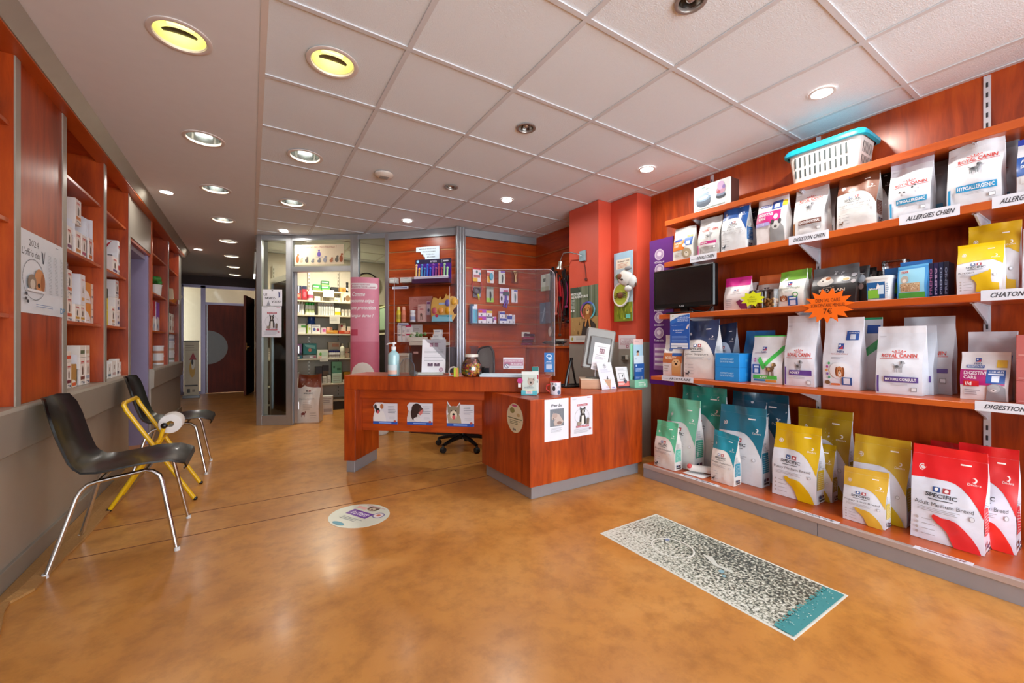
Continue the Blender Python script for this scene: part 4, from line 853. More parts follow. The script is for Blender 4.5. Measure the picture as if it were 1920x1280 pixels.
# cabinet and dark bin behind the desk
t=thing('back_cabinet','low cream fluted cabinet under the slatted wall','cabinet',onp(3,738,700,.24)[:2]+(0,),a3); mb=MB()
mb.box(0,0,0,.20,.22,.93,P('#cfc6b4',.5),bev=.004)
for k in range(5): mb.box(.01+.036*k,-.006,.05,.03+.036*k,0,.9,P('#c4baa6',.5),bev=.002)
mb.build('carcass',t); mb=MB(); mb.box(-.01,-.02,.93,.205,.22,.96,P('#ddd5c6',.5),bev=.003); mb.build('top_board',t)
t=thing('drawer_tower','dark brown drawer cabinet with black side behind the notice sheet','cabinet',onp(3,770,700,.24)[:2]+(0,),a3); mb=MB()
mb.box(0,0,0,.34,.22,1.06,P('#4a2620',.5),bev=.004); mb.build('carcass',t); mb=MB(); mb.box(-.01,-.02,1.06,.42,.22,1.10,P('#ddd5c6',.5),bev=.003); mb.build('top_board',t)
mb=MB(); mb.box(.341,-.01,0,.5,.2,1.04,P('#3c3a3e',.4),bev=.004); mb.build('side_cupboard',t); mb=MB()
for k in range(3): mb.ball((.39,-.016,.98-.06*k),.014,.008,.014,P('#c8c8ca',.2,.9),10,6)
mb.build('knob',t); mb=MB(); mb.box(.04,-.003,.96,.1,0,.985,P('#d8b0a8',.5),Matrix.Rotation(0,4,'Z')); mb.build('sticker',t)
# =============== HOOKED GOODS ON THE RIGHT SLAT WALL ===============
def hung(label,u0,u1,v0,v1,base,pr,name='blister_pack',out=.03,extra=None):
    a_=onp(4,u0,v1,out); b_=onp(4,u1,v0,out); w_=math.hypot(b_[0]-a_[0],b_[1]-a_[1]); h_=b_[2]-a_[2]
    t=thing(name,label,'hanging pack',(a_[0],a_[1],a_[2]),a4,'packs hanging on the right slat wall')
    mb=MB(); mb.box(0,0,0,w_,.003,h_,P(base,.45) if isinstance(base,str) else base,bev=.001); pr.emit(mb,flat((0,0,0),(1,0,0),(0,0,1),(0,-1,0)),w_,h_); mb.build('card',t)
    mb=MB(); mb.tube([(w_/2,out-.002,h_-.012),(w_/2,-.03,h_-.012),(w_/2,-.035,h_-.004)],.0025,CHROME,6); mb.build('hook',t)
    if extra: extra(t,w_,h_)
    return t
def toy(col,shape):
    def f(t,w,h):
        mb=MB(); m=P(col,.4)
        if shape=='scissors':
            mb.tube([(w*.35,-.02,h*.8),(w*.5,-.02,h*.45),(w*.6,-.02,h*.1)],.007,m,7); mb.tube([(w*.65,-.02,h*.8),(w*.5,-.02,h*.45),(w*.42,-.02,h*.1)],.007,m,7)
        elif shape=='brush':
            mb.box(w*.3,-.035,h*.5,w*.95,-.005,h*.72,P('#4a5a60',.4),bev=.006); mb.tube([(w*.6,-.02,h*.5),(w*.55,-.02,h*.2),(w*.35,-.022,-h*.25)],[.012,.014,.012],m,8); mb.tube([(w*.8,-.02,h*.2),(w*.6,-.02,-h*.3)],.01,m,8)
        elif shape=='rope':
            mb.tube([(0,-.01,-h*.0),(-w*.12,-.015,-h*.3),(-w*.1,-.015,-h*.7)],.006,m,7); mb.tube([(w,-.01,0),(w*1.1,-.015,-h*.3),(w*1.05,-.015,-h*.6)],.006,m,7)
        elif shape=='blob':
            mb.ball((w*.55,-.02,h*.45),w*.28,.018,h*.26,m,12,7)
        elif shape=='tool':
            mb.tube([(w*.5,-.015,h*.7),(w*.52,-.02,h*.45),(w*.5,-.02,h*.08)],[.006,.011,.005],m,8)
        elif shape=='ring':
            pts=[(w*.45+w*.42*math.cos(q),-.02,h*.62+h*.28*math.sin(q)) for q in [2*PI*k/16 for k in range(17)]]; mb.tube(pts,.012,P('#4a4248',.5),7); mb.tube([(w*.5,-.02,h*.4),(w*.62,-.025,h*.1),(w*.68,-.02,-h*.25)],[.008,.014,.006],m,8)
        mb.build('toy' if shape in('blob','rope') else 'tool',t)
    return f
hung('red, white and yellow chew toy pack with a twisted cord, top left',886.5,901.5,503,527,'#e6dfe6',Pr().rect(.0,.88,1,1,'#c83040').rect(.1,.3,.9,.5,'#b86a70').rect(0,0,.6,.28,'#e8b83a').rect(.75,.5,1,.7,'#5a9ab0').ell(.5,.72,.12,.12,'#4a6a70'),extra=toy('#b83a44','rope'))
hung('red and yellow pack with a light blue toy, second on the top row',913,926,505,530,'#e8e2e2',Pr().rect(0,.88,1,1,'#d04040').rect(.05,.02,.45,.5,'#e0a030').rect(0,.5,.4,.75,'#c85a50'),extra=toy('#5ab0cc','blob'))
hung('pale card with a small dark tool, third on the top row',935,947,508,532,'#dcdcd2',Pr().rect(.3,.85,1,1,'#8a6ac0').ell(.8,.72,.08,.05,'#4a4a42').lines(.5,.1,.7,.3,4,'#8ac070'),extra=toy('#2c3438','tool'))
hung('pair of cream handled grooming scissors, last on the top row',959,972,508,531,CLEARP,Pr().rect(.3,.9,.7,1,'#d8b878'),extra=toy('#d0a868','scissors'))
hung('grey ring leash tool with a yellow handle, left of the second row',887,901.5,538,557,'#6a6470',Pr().rect(.5,.1,.95,.4,'#a8b8d0').rect(.1,.7,.6,.9,'#8a808c'),extra=toy('#c8c828','ring'))
hung('green and grey card with a black nail clipper, second row',912,925.5,538,566,'#a8aca4',Pr().rect(0,0,1,.28,'#9ac850').rect(0,.85,1,1,'#7a8478'),extra=toy('#1e2426','tool'))
hung('white and violet card with a purple grooming brush, second row',937,954.5,540,568,'#dcd4e4',Pr().rect(0,.6,.4,.75,'#8a70b0').rect(.4,.72,.9,.85,'#b85a80').ell(.2,.3,.1,.16,'#3a3a42'),extra=toy('#5a30a0','brush'))
hung('white card with a slim teal tool, right of the second row',959,970.5,543,568,'#e2dee2',Pr().rect(.4,.85,.95,.95,'#5a6ac0').rect(0,.0,1,.06,'#c87a80'),extra=toy('#1e5a5c','tool'))
# boxes on clear shelves of right slat wall
for (u0,u1) in ((884,933),(936,968)):
    clearshelf('clear shelf with small boxes on the right slat wall, %s one'%('left' if u0<900 else 'right'),4,u0,u1,606.8,dep=.11)
zc=onseg(900,606.8,FS[4],FS[5])[1]+.001
def rb(lab,u0,u1,z,h,base,pr): pcart(lab,4,u0,u1,z,h,base,pr,out=.09,d=.05,g='small boxes on the right slat wall')
rb('tall box with a light blue toothbrush on the right slat wall shelf',882.5,895,zc,.235,'#8ab0c8',Pr().rect(0,.0,.25,1,'#2c4878').rect(.3,.75,1,1,'#e0e8f0').rect(.45,.05,.6,.7,'#4ac0d8').rect(.75,.05,.9,.7,'#3a98b8').rect(.0,.9,.5,1,'#34506a'))
for k,(u0,u1,j,c1,c2) in enumerate(((897,911.5,0,'#d85a3a','#b04ab8'),(897,911.5,1,'#d85a3a','#b04ab8'),(912,923,0,'#dfe2ea','#4a5070'),(912,923,1,'#d8b848','#4a3a8a'))):
    rb('small white box with %s print, %s of the pair'%(['orange and pink','orange and pink','pale round','gold and violet'][k],['lower','upper'][j]),u0,u1,zc+.088*j,.087,'#e4e0e8',Pr().rect(0,.5,.5,.85,c1).rect(.5,.5,1,.85,c1 if k>1 else c2).rect(0,.85,1,1,c2).ell(.4,.2,.1,.12,'#6a6a7a'))
rb('little pink and white box at the right of the violet boxes',924,930.5,zc,.088,'#e4dce6',Pr().rect(.4,.5,1,.95,'#c05ab0').rect(0,.2,.3,.8,'#5a4a7a'))
for k,(u0,u1,j,h) in enumerate(((937,950,0,.08),(937,947,.081,.08),(951,960,0,.125),(960.5,966,0,.12))):
    rb('white and blue box on the right small shelf, %s'%['bottom left','stacked top left','middle','right'][k],u0,u1,zc+j,h,'#e2e4ec',Pr().rect(0,.5,1,.85,'#3a4aa0' if k!=3 else '#c8ccd8').ell(.5,.22,.12,.12,'#8a8aa0').rect(.1,.9,.4,.97,'#c86a4a'))
# ledge strips, thermostat, pouches
mb=MB()
for x0,x1 in ((.16,.45),(.48,.82)): mb.box(x0,-.006,1.15,x1,0,1.21,WH,bev=.002)
o=mb.build('wood_strip',part); L,a=seg(4); o.matrix_local=Matrix.Translation((FS[4][0],FS[4][1],0))@Matrix.Rotation(a,4,'Z')
a_=onp(4,979,632,.03); carton('thermostat','small white thermostat with a grey display on the right slat wall','thermostat',None,(a_[0],a_[1],a_[2]),a4,.12,.02,.07,'#e4e0d4',Pr().rect(.3,.35,.6,.8,'#5a5a52'))
for k in range(4):
    a_=onp(4,978+1.5*k,650-7*k,.06); mb=MB(); mb.box(0,0,0,.17,.03,.035,P(['#8a2a50','#5a2a48','#a03a5a','#4a2440'][k],.25,coat=.5),bev=.008)
    tag(mb.build('treat_pouch',None,(a_[0]+.005,a_[1],1.055+.04*k),a4),'glossy burgundy pouch, %s of the pile on the rear counter'%['lowest','second','third','topmost'][k],'pouch','burgundy pouches')
# rear counter under the leashes, with box
t=thing('rear_cabinet','low cherry cabinet below the hanging leashes','cabinet',(2.93,3.42,0)); mb=MB(); mb.box(0,0,0,.33,1.08,1.03,WV,bev=.003); mb.build('carcass',t); mb=MB(); mb.box(-.02,-.01,1.03,.335,1.09,1.055,WSH,bev=.002); mb.build('worktop',t)
t=thing('rear_counter','cherry counter along the right slat wall','counter',(2.25,4.25,0)); mb=MB(); mb.box(0,0,0,.66,.22,1.03,WH,bev=.003); mb.build('carcass',t); mb=MB(); mb.box(-.02,-.02,1.03,.66,.22,1.052,WH,bev=.002); mb.build('worktop',t)
# leashes
def leash(label,u,v0,v1,col,w=.016,loop=True,x=3.22,n=1,clip='#1c1c20'):
    y=onx(u,600,x)[0]; z0=onx(u,v0,x)[1]; z1=onx(u,v1,x)[1]
    t=thing('dog_leash',label,'dog leash',(x,y,z0),RIGHT,'leashes and harnesses on the side wall')
    mb=MB(); L=z0-z1; m=P(col,.55)
    for s_ in (-1,1):
        rows=[]
        for k in range(13):
            b=k/12; xx=s_*(.006+.03*math.sin(PI*b)); rows.append([(xx-w/2,-.01*s_-.01,-L*b),(xx+w/2,-.01*s_-.012,-L*b),(xx+w/2,-.01*s_-.008,-L*b),(xx-w/2,-.01*s_-.006,-L*b)])
        mb.grid(rows,m,True)
    mb.ball((0,-.012,-L),.03,.014,.02,m,10,6); mb.build('strap',t)
    mb=MB(); mb.tube([(0,-.012,.03),(0,-.014,-.01),(.006,-.014,-.05)],[.009,.014,.008],P(clip,.4,.3),8); mb.box(-.022,-.02,-.005,.022,-.004,.02,P(clip,.5)); mb.build('clip',t)
    mb=MB(); mb.tube([(0,.045,.03),(0,-.04,.03)],.004,CHROME,6); mb.build('hook',t)
leash('pink wide leash hanging left of the red one',1044,512,588,'#e07a68',.03)
leash('bright red thick leash in the middle of the row',1050,520,592,'#c81826',.034)
leash('red leash with a pale edge right of the bright red one',1054.5,530,590,'#b8303a',.02)
leash('long grey and tan leash hanging lowest',1051,560,628,'#6a4a3a',.014,x=3.19)
leash('black harness strap hanging behind the acrylic edge',1034.5,512,616,'#1a1a22',.03)
leash('dark navy leash by the acrylic edge',1038,505,600,'#2a2c40',.02)
leash('magenta and black harness hanging near the red column',1063,528,575,'#a82a70',.02)
leash('black harness hanging behind the magenta one',1060,508,590,'#17171c',.035)
leash('thin black looped leash at the edge of the red column',1066,520,603,'#101014',.016)
leash('dark brown leash between the red and magenta ones',1057,512,600,'#2c1a1a',.02)
# small pack behind acrylic, cool bag
a_=(3.20,onx(1012,600,3.2)[0],0)
y1=onx(1014,540,3.2)[0]; y0=onx(1029,540,3.2)[0]
carton('treat_pack','pale green pack hanging at the corner behind the acrylic screen','pack',None,(3.2,y1,onx(1020,545,3.2)[1]),RIGHT,y1-y0,.03,.21,'#c8d8c8',Pr().rect(.3,.55,.6,.75,'#5a6a60').rect(0,0,1,.25,'#a8bca0'))
y1=onx(1012,590,3.2)[0]; y0=onx(1030,590,3.2)[0]
carton('bag_pack','slate blue folded pack hanging behind the acrylic screen','pack',None,(3.2,y1,onx(1020,606,3.2)[1]),RIGHT,y1-y0,.04,.27,'#4a6478',Pr().poly([(.2,.1),(.5,.8),(.6,.7),(.35,.1)],'#8aa0b0').rect(.1,.5,.9,.54,'#6a8498'))
# round clock and clutter on rear cabinet
t=thing('desk_clock','small round black clock with a cream face on the rear cabinet','clock',(3.02,onx(1036,650,3.02)[0],1.056),RIGHT-.3)
mb=MB(); mb.box(-.05,-.02,0,.05,.03,.05,BLACK,bev=.004); mb.box(-.03,0,.04,.03,.02,.18,BLACK); mb.build('stand',t)
M=Matrix.Translation((0,-.03,.17))@Matrix.Rotation(PI/2,4,'X'); mb=MB(); mb.lathe([(0,-.03),(.062,-.03),(.066,0),(.058,.006),(.056,.001)],(0,0,0),BLACK,28,M=M); mb.build('case',t)
mb=MB(); mb.disc((0,0,.002),.057,P('#e0d8c4',.4),28,M=M); mb.face([M@Vector(q) for q in ((0,-.004,.003),(.04,.02,.003),(0,.004,.003))],BLACK); mb.face([M@Vector(q) for q in ((-.003,0,.003),(.003,0,.003),(.002,.045,.003))],BLACK); mb.build('dial',t)
y=onx(1048,650,3.05)[0]
carton('accessory_box','pale box of accessories next to the clock','box',None,(3.05,y+.07,1.056),RIGHT,.16,.08,.08,'#cfcac0',Pr().rect(.1,.4,.9,.6,'#9a948c'))
t=thing('cable_heap','tangle of black cables and adapters on the rear cabinet','cables',(2.97,y-.02,1.056))
mb=MB()
for k in range(5):
    pts=[(.0+.05*math.sin(k+q*1.7),-.16+.05*q,.02+.03*abs(math.sin(q+k))) for q in range(8)]; mb.tube(pts,.009,BLK2,6)
mb.build('cable',t); mb=MB(); mb.box(-.03,-.1,0,.04,-.02,.03,P('#d8c8a8',.5),bev=.003); mb.build('adapter',t)
# =============== PHARMACY STORE ===============
YS=7.1
store=thing('store_shelving','pale shelving with slotted uprights along the back wall of the store','shelving',(0,7.1,0))
SHM=P('#d8cfb4',.5)
sh=[(.19,.50,2.3,0.0,.44),(0,.838,2.3,0,0),(0,1.231,0,0,0),(0,1.526,0,0,0),(0,1.752,0,0,0)]
SZ=[.437,.84,1.232,1.526,1.752]
for z in SZ:
    mb=MB(); mb.box(.2,0,z-.022,2.6,.38,z,SHM,bev=.002); mb.build('shelf',store)
mb=MB(); mb.box(.735,.12,1.905,1.46,.38,1.925,SHM,bev=.002); mb.build('shelf',store)
mb=MB(); mb.box(.2,.06,.0,2.6,.38,.14,P('#2a2620',.6)); mb.box(.2,.04,.14,2.6,.38,.17,P('#a8a08c',.5)); mb.build('plinth',store)
for x in (.3,.80,1.25,1.75,2.2):
    mb=MB(); mb.box(x-.015,.37,.1,x+.015,.395,2.3,P('#c9c2b2',.4,.3))
    for k in range(36): mb.box(x-.007,.368,.2+.058*k,x+.007,.3695,.235+.058*k,P('#77705f',.6))
    mb.build('slotted_upright',store)
def st(u0,u1,vt,z,base,pr=None,d=.12,dy=.03,lab='',cat='medicine box',name='medicine_box',grp='medicine boxes in the glass-fronted store',hf=None):
    y=YS+dy; x0=ony(u0,641,y)[0]; x1=ony(u1,641,y)[0]; h=hf or ony((u0+u1)/2,vt,y)[1]-z
    return carton(name,lab,cat,grp,(x0,y,z+.0006),0,max(.02,x1-x0-.004),d,max(.02,h-.001),base,pr)
gl=lambda *c: Pr().rect(.1,.55,.9,.85,c[0]).rect(.1,.15,.6,.4,c[1] if len(c)>1 else '#e0e0d8')
z=1.926
st(587,602.5,533,z,'#2c7a3c',Pr().rect(.05,.55,.7,.7,'#d8e8d8').poly([(0,0),(1,0),(1,.3),(0,.45)],'#6ab04a'),dy=.15,lab='green flat medicine box on the short top shelf, left')
st(603,619,534.5,z,'#2c7a3c',Pr().rect(.05,.6,.8,.75,'#d8e8d8').poly([(0,0),(1,0),(1,.45),(0,.3)],'#6ab04a'),dy=.15,lab='green medicine box under another on the short top shelf')
st(603,618,526,z+.085,'#205c30',Pr().rect(.05,.6,.8,.75,'#d8e8d8').poly([(0,0),(1,0),(1,.2),(0,.4)],'#7ab85a'),dy=.15,hf=.085,lab='green medicine box stacked on top on the short top shelf')
st(621,635,538,z,'#1c1c1e',dy=.15,lab='flat black box on the short top shelf')
st(637,649,536,z,'#b07a34',Pr().rect(.4,.2,.8,.7,'#8a5a20'),dy=.15,lab='brown basket-like box on the short top shelf',hf=.08)
bottle('tall black aerosol can at the right of the short top shelf',(ony(652,641,YS+.15)[0],YS+.2,1.926),.02,.18,'#1a1a1c','#101012',.9,'#c8c8c8',name='aerosol_can')
z=1.753
st(554,566,535,z,'#7a1c28',Pr().rect(0,.72,1,1,'#1c2440').rect(.1,.1,.9,.45,'#c84a38').ell(.5,.3,.2,.1,'#e0a080'),lab='dark red and navy box at the left of the upper shelf, first')
st(567,576,536,z,'#b0202c',Pr().rect(0,.78,1,1,'#1c2440').ell(.5,.4,.3,.2,'#d8606a').rect(0,0,1,.12,'#8a1420'),lab='red and navy box beside the first on the upper shelf')
bottle('white bottle with a pink label on the upper store shelf',(ony(582,641,YS+.06)[0],YS+.08,1.753),.042,.20,'#e6e2e0','#e8e6e4',.5,'#d0506a')
for k,(a,b,vt,c) in enumerate(((590,601,555.5,'#e2ddd0'),(603,612,557,'#9a9480'),(620,626,558,'#e6e0d4'),(627,639,558,'#dcd2c0'))): st(a,b,vt,z,c,gl('#d0c8b8','#c89a5a') if k==3 else None,lab='low cream medicine box on the upper store shelf, %s from the left'%['first','second','third','fourth'][k])
st(641,660,548,z,'#d8ccb4',Pr().poly([(0,1),(0,.5),(.3,1)],'#c0b090').ell(.6,.4,.25,.3,'#8a6a4a').ell(.25,.3,.1,.2,'#5a4a3c'),lab='round-topped cream box with a pet picture on the upper store shelf',dy=.05)
z=1.527
def noz(u,lab,c,cap): bottle(lab,(ony(u,641,YS+.06)[0],YS+.09,1.527),.03,.22,c,cap,.3,c,group='white nozzle bottles')
noz(561.5,'white pointed nozzle bottle, left of the pair','#e8e6e2','#e8e6e2'); noz(567,'white pointed nozzle bottle, right of the pair','#e8e6e2','#e8e6e2')
for k,u in enumerate((576,581.5,587)): bottle('white bottle with a bright green cap, %s of three'%['left','middle','right'][k],(ony(u,641,YS+.06)[0],YS+.09,1.527),.028,.20,'#e8e8de','#28a838',.75,'#b8c890',group='green capped bottles')
for k in range(9):
    a=597+3.3*k; st(a,a+3.2,566,z,['#e4e4da','#dcdcd4','#e8e6dc'][k%3],Pr().rect(.2,.7,.8,.8,['#b0a8a0','#c88a7a','#90a0a8'][k%3]).lines(.2,.2,.8,.6,4,'#b0b4ac',k),lab='slim white medicine box in the tight row on the second shelf, number %s along'%['one','two','three','four','five','six','seven','eight','nine'][k])
st(628,639,577,z,'#e0dccc',Pr().rect(0,.1,1,.5,'#e8c81c'),lab='white and yellow medicine box on the second store shelf')
for k in range(3): st(640.5+6.5*k,646+6.5*k,580,z,'#dcd4c4',gl('#c8bca8'),lab='small cream box at the right of the second store shelf, %s'%['left','middle','right'][k])
z=1.233
L_it=[(554,558.5,606,'#b09a80'),(559,573.5,606,'#dfe0cc'),(575,577.5,609,'#98b040'),(577.8,584,607,'#e6e4dc'),(585,601,608,'#e6e4e0'),(602,612,614,'#dcc8cc'),(612.2,624,613,'#d8a890'),(626,634,617,'#3a2a2c'),(634.5,649,605,'#cfc8b0'),(651,660,612,'#e2d8c0')]
for k,(a,b,vt,c) in enumerate(L_it):
    pr={1:Pr().rect(.4,.6,1,.8,'#4a9030').rect(0,.0,1,.5,'#e8e8e0'),3:Pr().ell(.5,.5,.3,.16,'#b8c840'),4:Pr().ell(.28,.45,.17,.17,'#4a5aa0').ell(.72,.42,.17,.17,'#a03a58').rect(.05,.75,.8,.8,'#90909a'),5:Pr().rect(.3,.3,.9,.8,'#d060a0'),8:Pr().ell(.45,.72,.15,.12,'#8a2a30')}.get(k)
    st(a,b,vt,z,c,pr,lab='%s medicine box, third store shelf, %s from the left'%(['tan','white with a green band','lime edged','white with a yellow-green disc','white with blue and red discs','pale pink','salmon','near black','olive grey with a dark red mark','cream'][k],['first','second','third','fourth','fifth','sixth','seventh','eighth','ninth','tenth'][k]),dy=.05)
st(612,634,620,z,'#e89a28',Pr().rect(.1,.5,.6,.8,'#f0c060'),lab='long flat orange box at the front of the third store shelf',dy=-.0,d=.045,hf=.055)
st(635.5,657,620,z,'#d8481c',Pr().rect(.5,.4,.9,.8,'#f0a080'),lab='long flat red-orange box at the front of the third store shelf',dy=-.0,d=.045,hf=.05)
bottle('dark blue round lidded jar on the third store shelf',(ony(584.5,641,YS+.2)[0],YS+.25,1.233),.06,.28,'#2450a0','#183c80',.8)
z=.841
for k,(a,b,vt,c,pr) in enumerate([(554,566.5,644,'#b07ab0',Pr().rect(0,0,1,.2,'#5a2a58')),(568.5,594,643.5,'#2c8a80',Pr().poly([(.1,.9),(.9,.8),(.9,.5),(.2,.7)],'#8ac8b8').ell(.5,.4,.13,.15,'#e88a60')),(616,638,641,'#cfb89a',Pr().rect(.3,.7,.9,.9,'#d0906a').rect(.1,.2,.8,.55,'#a8a890')),(647,657,652,'#dcb8a0',Pr().rect(.1,.5,.3,.6,'#c84a4a').rect(.5,.5,.9,.6,'#2c2c30')),(655,661,642,'#c8c4ae',None)]):
    st(a,b,vt,z+(.06 if k<2 else 0),c,pr,dy=.12,lab='%s box on the fourth store shelf'%['mauve','teal boxed product with an orange emblem, big','cream and orange large','salmon small','pale green-grey tall'][k])
st(554,567,661,z,'#1c5a6a',Pr().rect(.3,.2,.6,.7,'#d8d8d0'),lab='flat dark teal box at the left of the fourth store shelf',dy=.0,d=.09,hf=.05)
st(568,594,661,z,'#8a8a88',Pr().rect(.5,.3,.7,.7,'#e8e0e0').rect(.8,.3,.95,.8,'#a04a5a'),lab='flat grey tray at the front of the fourth store shelf',dy=.0,d=.09,hf=.05)
st(595,615.5,655.5,z,'#e0e2cc',Pr().ell(.3,.5,.12,.2,'#6aa840').rect(.4,.3,.95,.75,'#c8dcc0').rect(.1,.0,.4,.25,'#e8b8a0'),lab='white and green wide box at the front of the fourth store shelf',dy=.0,d=.1)
for k in range(5): bottle('small white vial with a navy cap, %s from the left'%['first','second','third','fourth','fifth'][k],(ony(619+4*k,641,YS+.03)[0],YS+.03,z),.022,.125,'#e0dcd4','#1c1c5a',.85,'#8a8078',group='navy capped vials')
bottle('white spray bottle on the fourth store shelf',(ony(642,641,YS+.04)[0],YS+.06,z),.04,.24,'#e6e4cc','#d8d4b8',.35,'#c8c4b0',name='spray_bottle')
z=.438
for k,(a,b,vt,c,pr) in enumerate([(592,605,687,'#4a3426',Pr().rect(.0,.6,1,1,'#2c1c14')),(606,617,685,'#7a5a3c',Pr().rect(.0,.7,1,1,'#2c1c14')),(623,641,678,'#7ab890',Pr().rect(.1,.7,.3,.8,'#3a6a4a').rect(.5,.6,.9,.7,'#3a6a4a').rect(0,.0,1,.4,'#a8d0b0')),(645,658,697,'#e0a01c',Pr().rect(0,0,1,.3,'#d8d0b8')),(553,562,697,'#c8c8be',None)]): st(a,b,vt,z,c,pr,dy=.1,lab='%s box on the lowest store shelf'%['dark brown','brown','tall mint green','yellow topped','small pale'][k])
for k,(a,b,vt,c) in enumerate([(590,603,711,'#2a2a2a'),(605,613,706,'#d8d4c4'),(614,621,704,'#e2dece'),(623,641,700,'#b8ceb8'),(643,652,712,'#d8d0b8')]): st(a,b,vt,z,c,Pr().lines(.1,.2,.9,.8,3,'#a8a89a',k),dy=.0,d=.08,lab='low box at the front of the lowest store shelf, %s, %s from the left'%(['black speckled','cream','white','mint','ivory'][k],['first','second','third','fourth','fifth'][k]))
for k,(u0,v0,u1,v1) in enumerate(((606,544,626.5,556.5),(618,591,637,606.5),(600,671,615,677.5))):
    x0,z0=ony(u0,v1,YS-.004); x1,z1=ony(u1,v0,YS-.004); sheet('shelf_note','pale paper note taped to the %s of the store shelving'%['top shelf edge','middle shelf edge','fourth shelf edge'][k],'note',(x0,YS-.004,z0),0,x1-x0,z1-z0,'#ded8c8',Pr().lines(.1,.3,.9,.8,3,'#b8b0a0',k,.2),group='paper notes in the store')
# things seen through the left pane
for k,(a,b,vt,z,c) in enumerate([(494,499,655,.841,'#e0d8cc'),(503,509,652,.841,'#d8d0c4'),(512,520,660,.841,'#a03038'),(508,530,663,.841,'#e0d4c0'),(509,513,701,.438,'#e4e0d4'),(514,524,706,.438,'#d0b888'),(494,500,702,.438,'#d8dcd8')]): st(a,b,vt,z,c,Pr().lines(.1,.2,.9,.8,3,'#b0a898',k),dy=.02+.05*(k%2),d=.05,lab='small goods box seen through the left glass pane, %s, %s shelf'%(['first','second','dark red','wide cream','first white','tan','second white'][k],'upper' if z>.5 else 'lower'),grp='goods behind the left glass pane')
carton('cardboard_box','small brown cardboard box on the store floor behind the left pane','box',None,(.30,6.93,.001),0,.17,.13,.16,'#a8834a',Pr().rect(.45,0,.55,1,'#b8945c'))
x0,z0=0,0
bag('large white feed sack standing behind the left glass pane',(.47,6.86,.0),0,.30,.62,.16,'#d6d0c2','#c2b6a4',Pr().rect(.2,.5,.8,.54,'#a09a90').lines(.2,.3,.8,.45,4,'#b0aaa0'),group='feed sacks in the store',amp=.012)
a_=floorp=onz(600,790,0)
bx=onz(577,792,0)
bag('big brown-topped white sack of dog food in the store doorway',(bx[0],bx[1],0),-.42,.30,.66,.17,'#e2dad2','#7a3418',Pr().poly([(0,1),(0,.78),(.12,.76),(.25,.80),(.3,.84),(.4,.8),(.7,.78),(1,.77),(1,1)],'#7a3418').rect(.38,.68,.48,.715,'#5a4a4a').rect(.5,.68,.6,.715,'#8a3a34').text('SPECIFIC',.28,.63,.7,.66,'#4a4a4c',True).text('Digestive Support',.12,.51,.78,.54,'#4a4240').lines(.3,.28,.7,.47,5,'#b8aea6',2,.2).ell(.3,.20,.09,.03,'#7a2a1c').rect(.22,.13,.24,.2,'#7a2a1c').rect(.36,.13,.38,.2,'#7a2a1c').ell(.4,.235,.03,.02,'#7a2a1c').lines(.6,.08,.9,.24,3,'#a8a098',4,.15),group='feed sacks in the store',seal=.93,amp=.016,lean=.02,hump=.03)
bx=onz(605,778,0)
carton('pill_tub','small white plastic tub beside the brown-topped sack','tub',None,(bx[0],bx[1],0.001),-.2,.14,.1,.15,'#dcd6d0',Pr().rect(.1,.3,.9,.6,'#b0a8a8')); carton('pill_tub','second white plastic tub stacked on the first beside the brown-topped sack','tub',None,(bx[0]-.005,bx[1]+.003,.153),-.2,.145,.1,.13,'#d6d4cc',Pr().lines(.1,.2,.9,.8,3,'#a0989a'))
# round wall clock inside, seen above the pink totem
M=Matrix.Translation((1.72,7.47,2.12))@Matrix.Rotation(PI/2,4,'X'); mb=MB(); mb.lathe([(.20,.0),(.20,.03),(.185,.03),(.182,.008)],(0,0,0),BLK2,36,M=M); t=mb.build('wall_clock'); tag(t,'round black-rimmed clock high on the back wall of the store','clock')
mb=MB(); mb.disc((0,0,.006),.182,P('#b8ac90',.5),32,M=M); mb.face([M@Vector(q) for q in ((-.004,-.03,.012),(.004,-.03,.012),(.002,.14,.012))],BLK2); mb.face([M@Vector(q) for q in ((-.02,.0,.012),(.1,-.06,.012),(.0,.008,.012))],BLK2); mb.build('clock_face',t)
st2=thing('tall_cabinet','tall pale green and black cabinet in the store behind the pink totem','cabinet',(1.82,6.6,0)); mb=MB(); mb.box(0,0,1.3,.5,.4,1.66,P('#a8c4a4',.5),bev=.004); mb.build('upper_carcass',st2); mb=MB(); mb.box(0,0,0,.5,.4,1.22,BLK2,bev=.004); mb.build('lower_carcass',st2); mb=MB(); mb.box(-.01,-.01,1.22,.51,.4,1.25,SHM); mb.box(-.01,-.01,1.66,.51,.4,1.69,P('#c8cc98',.5)); mb.build('board',st2)
l=lampdisk('store_glow',1.0,6.75,2.49,.06,22,(1,.92,.74)); 
t=thing('ceiling_downlight','large oval downlight inside the store seen through the right pane','ceiling light',(1.75,5.95,ZC),0,'large round reflector downlights'); mb=MB(); mb.lathe([(.115,0.0),(.115,-.006),(.1,-.008),(.098,-.002),(0,-.002)],(0,0,0),RIM,32,mf=lambda i,j:RIM if i<3 else P('#cfe0c8',.3,emit=1.2,var=0)); mb.build('trim_ring',t)
lampdisk('far_room_glow',-.5,12.0,2.38,.2,9,(1,.9,.7)).rotation_euler=(0,0,0)
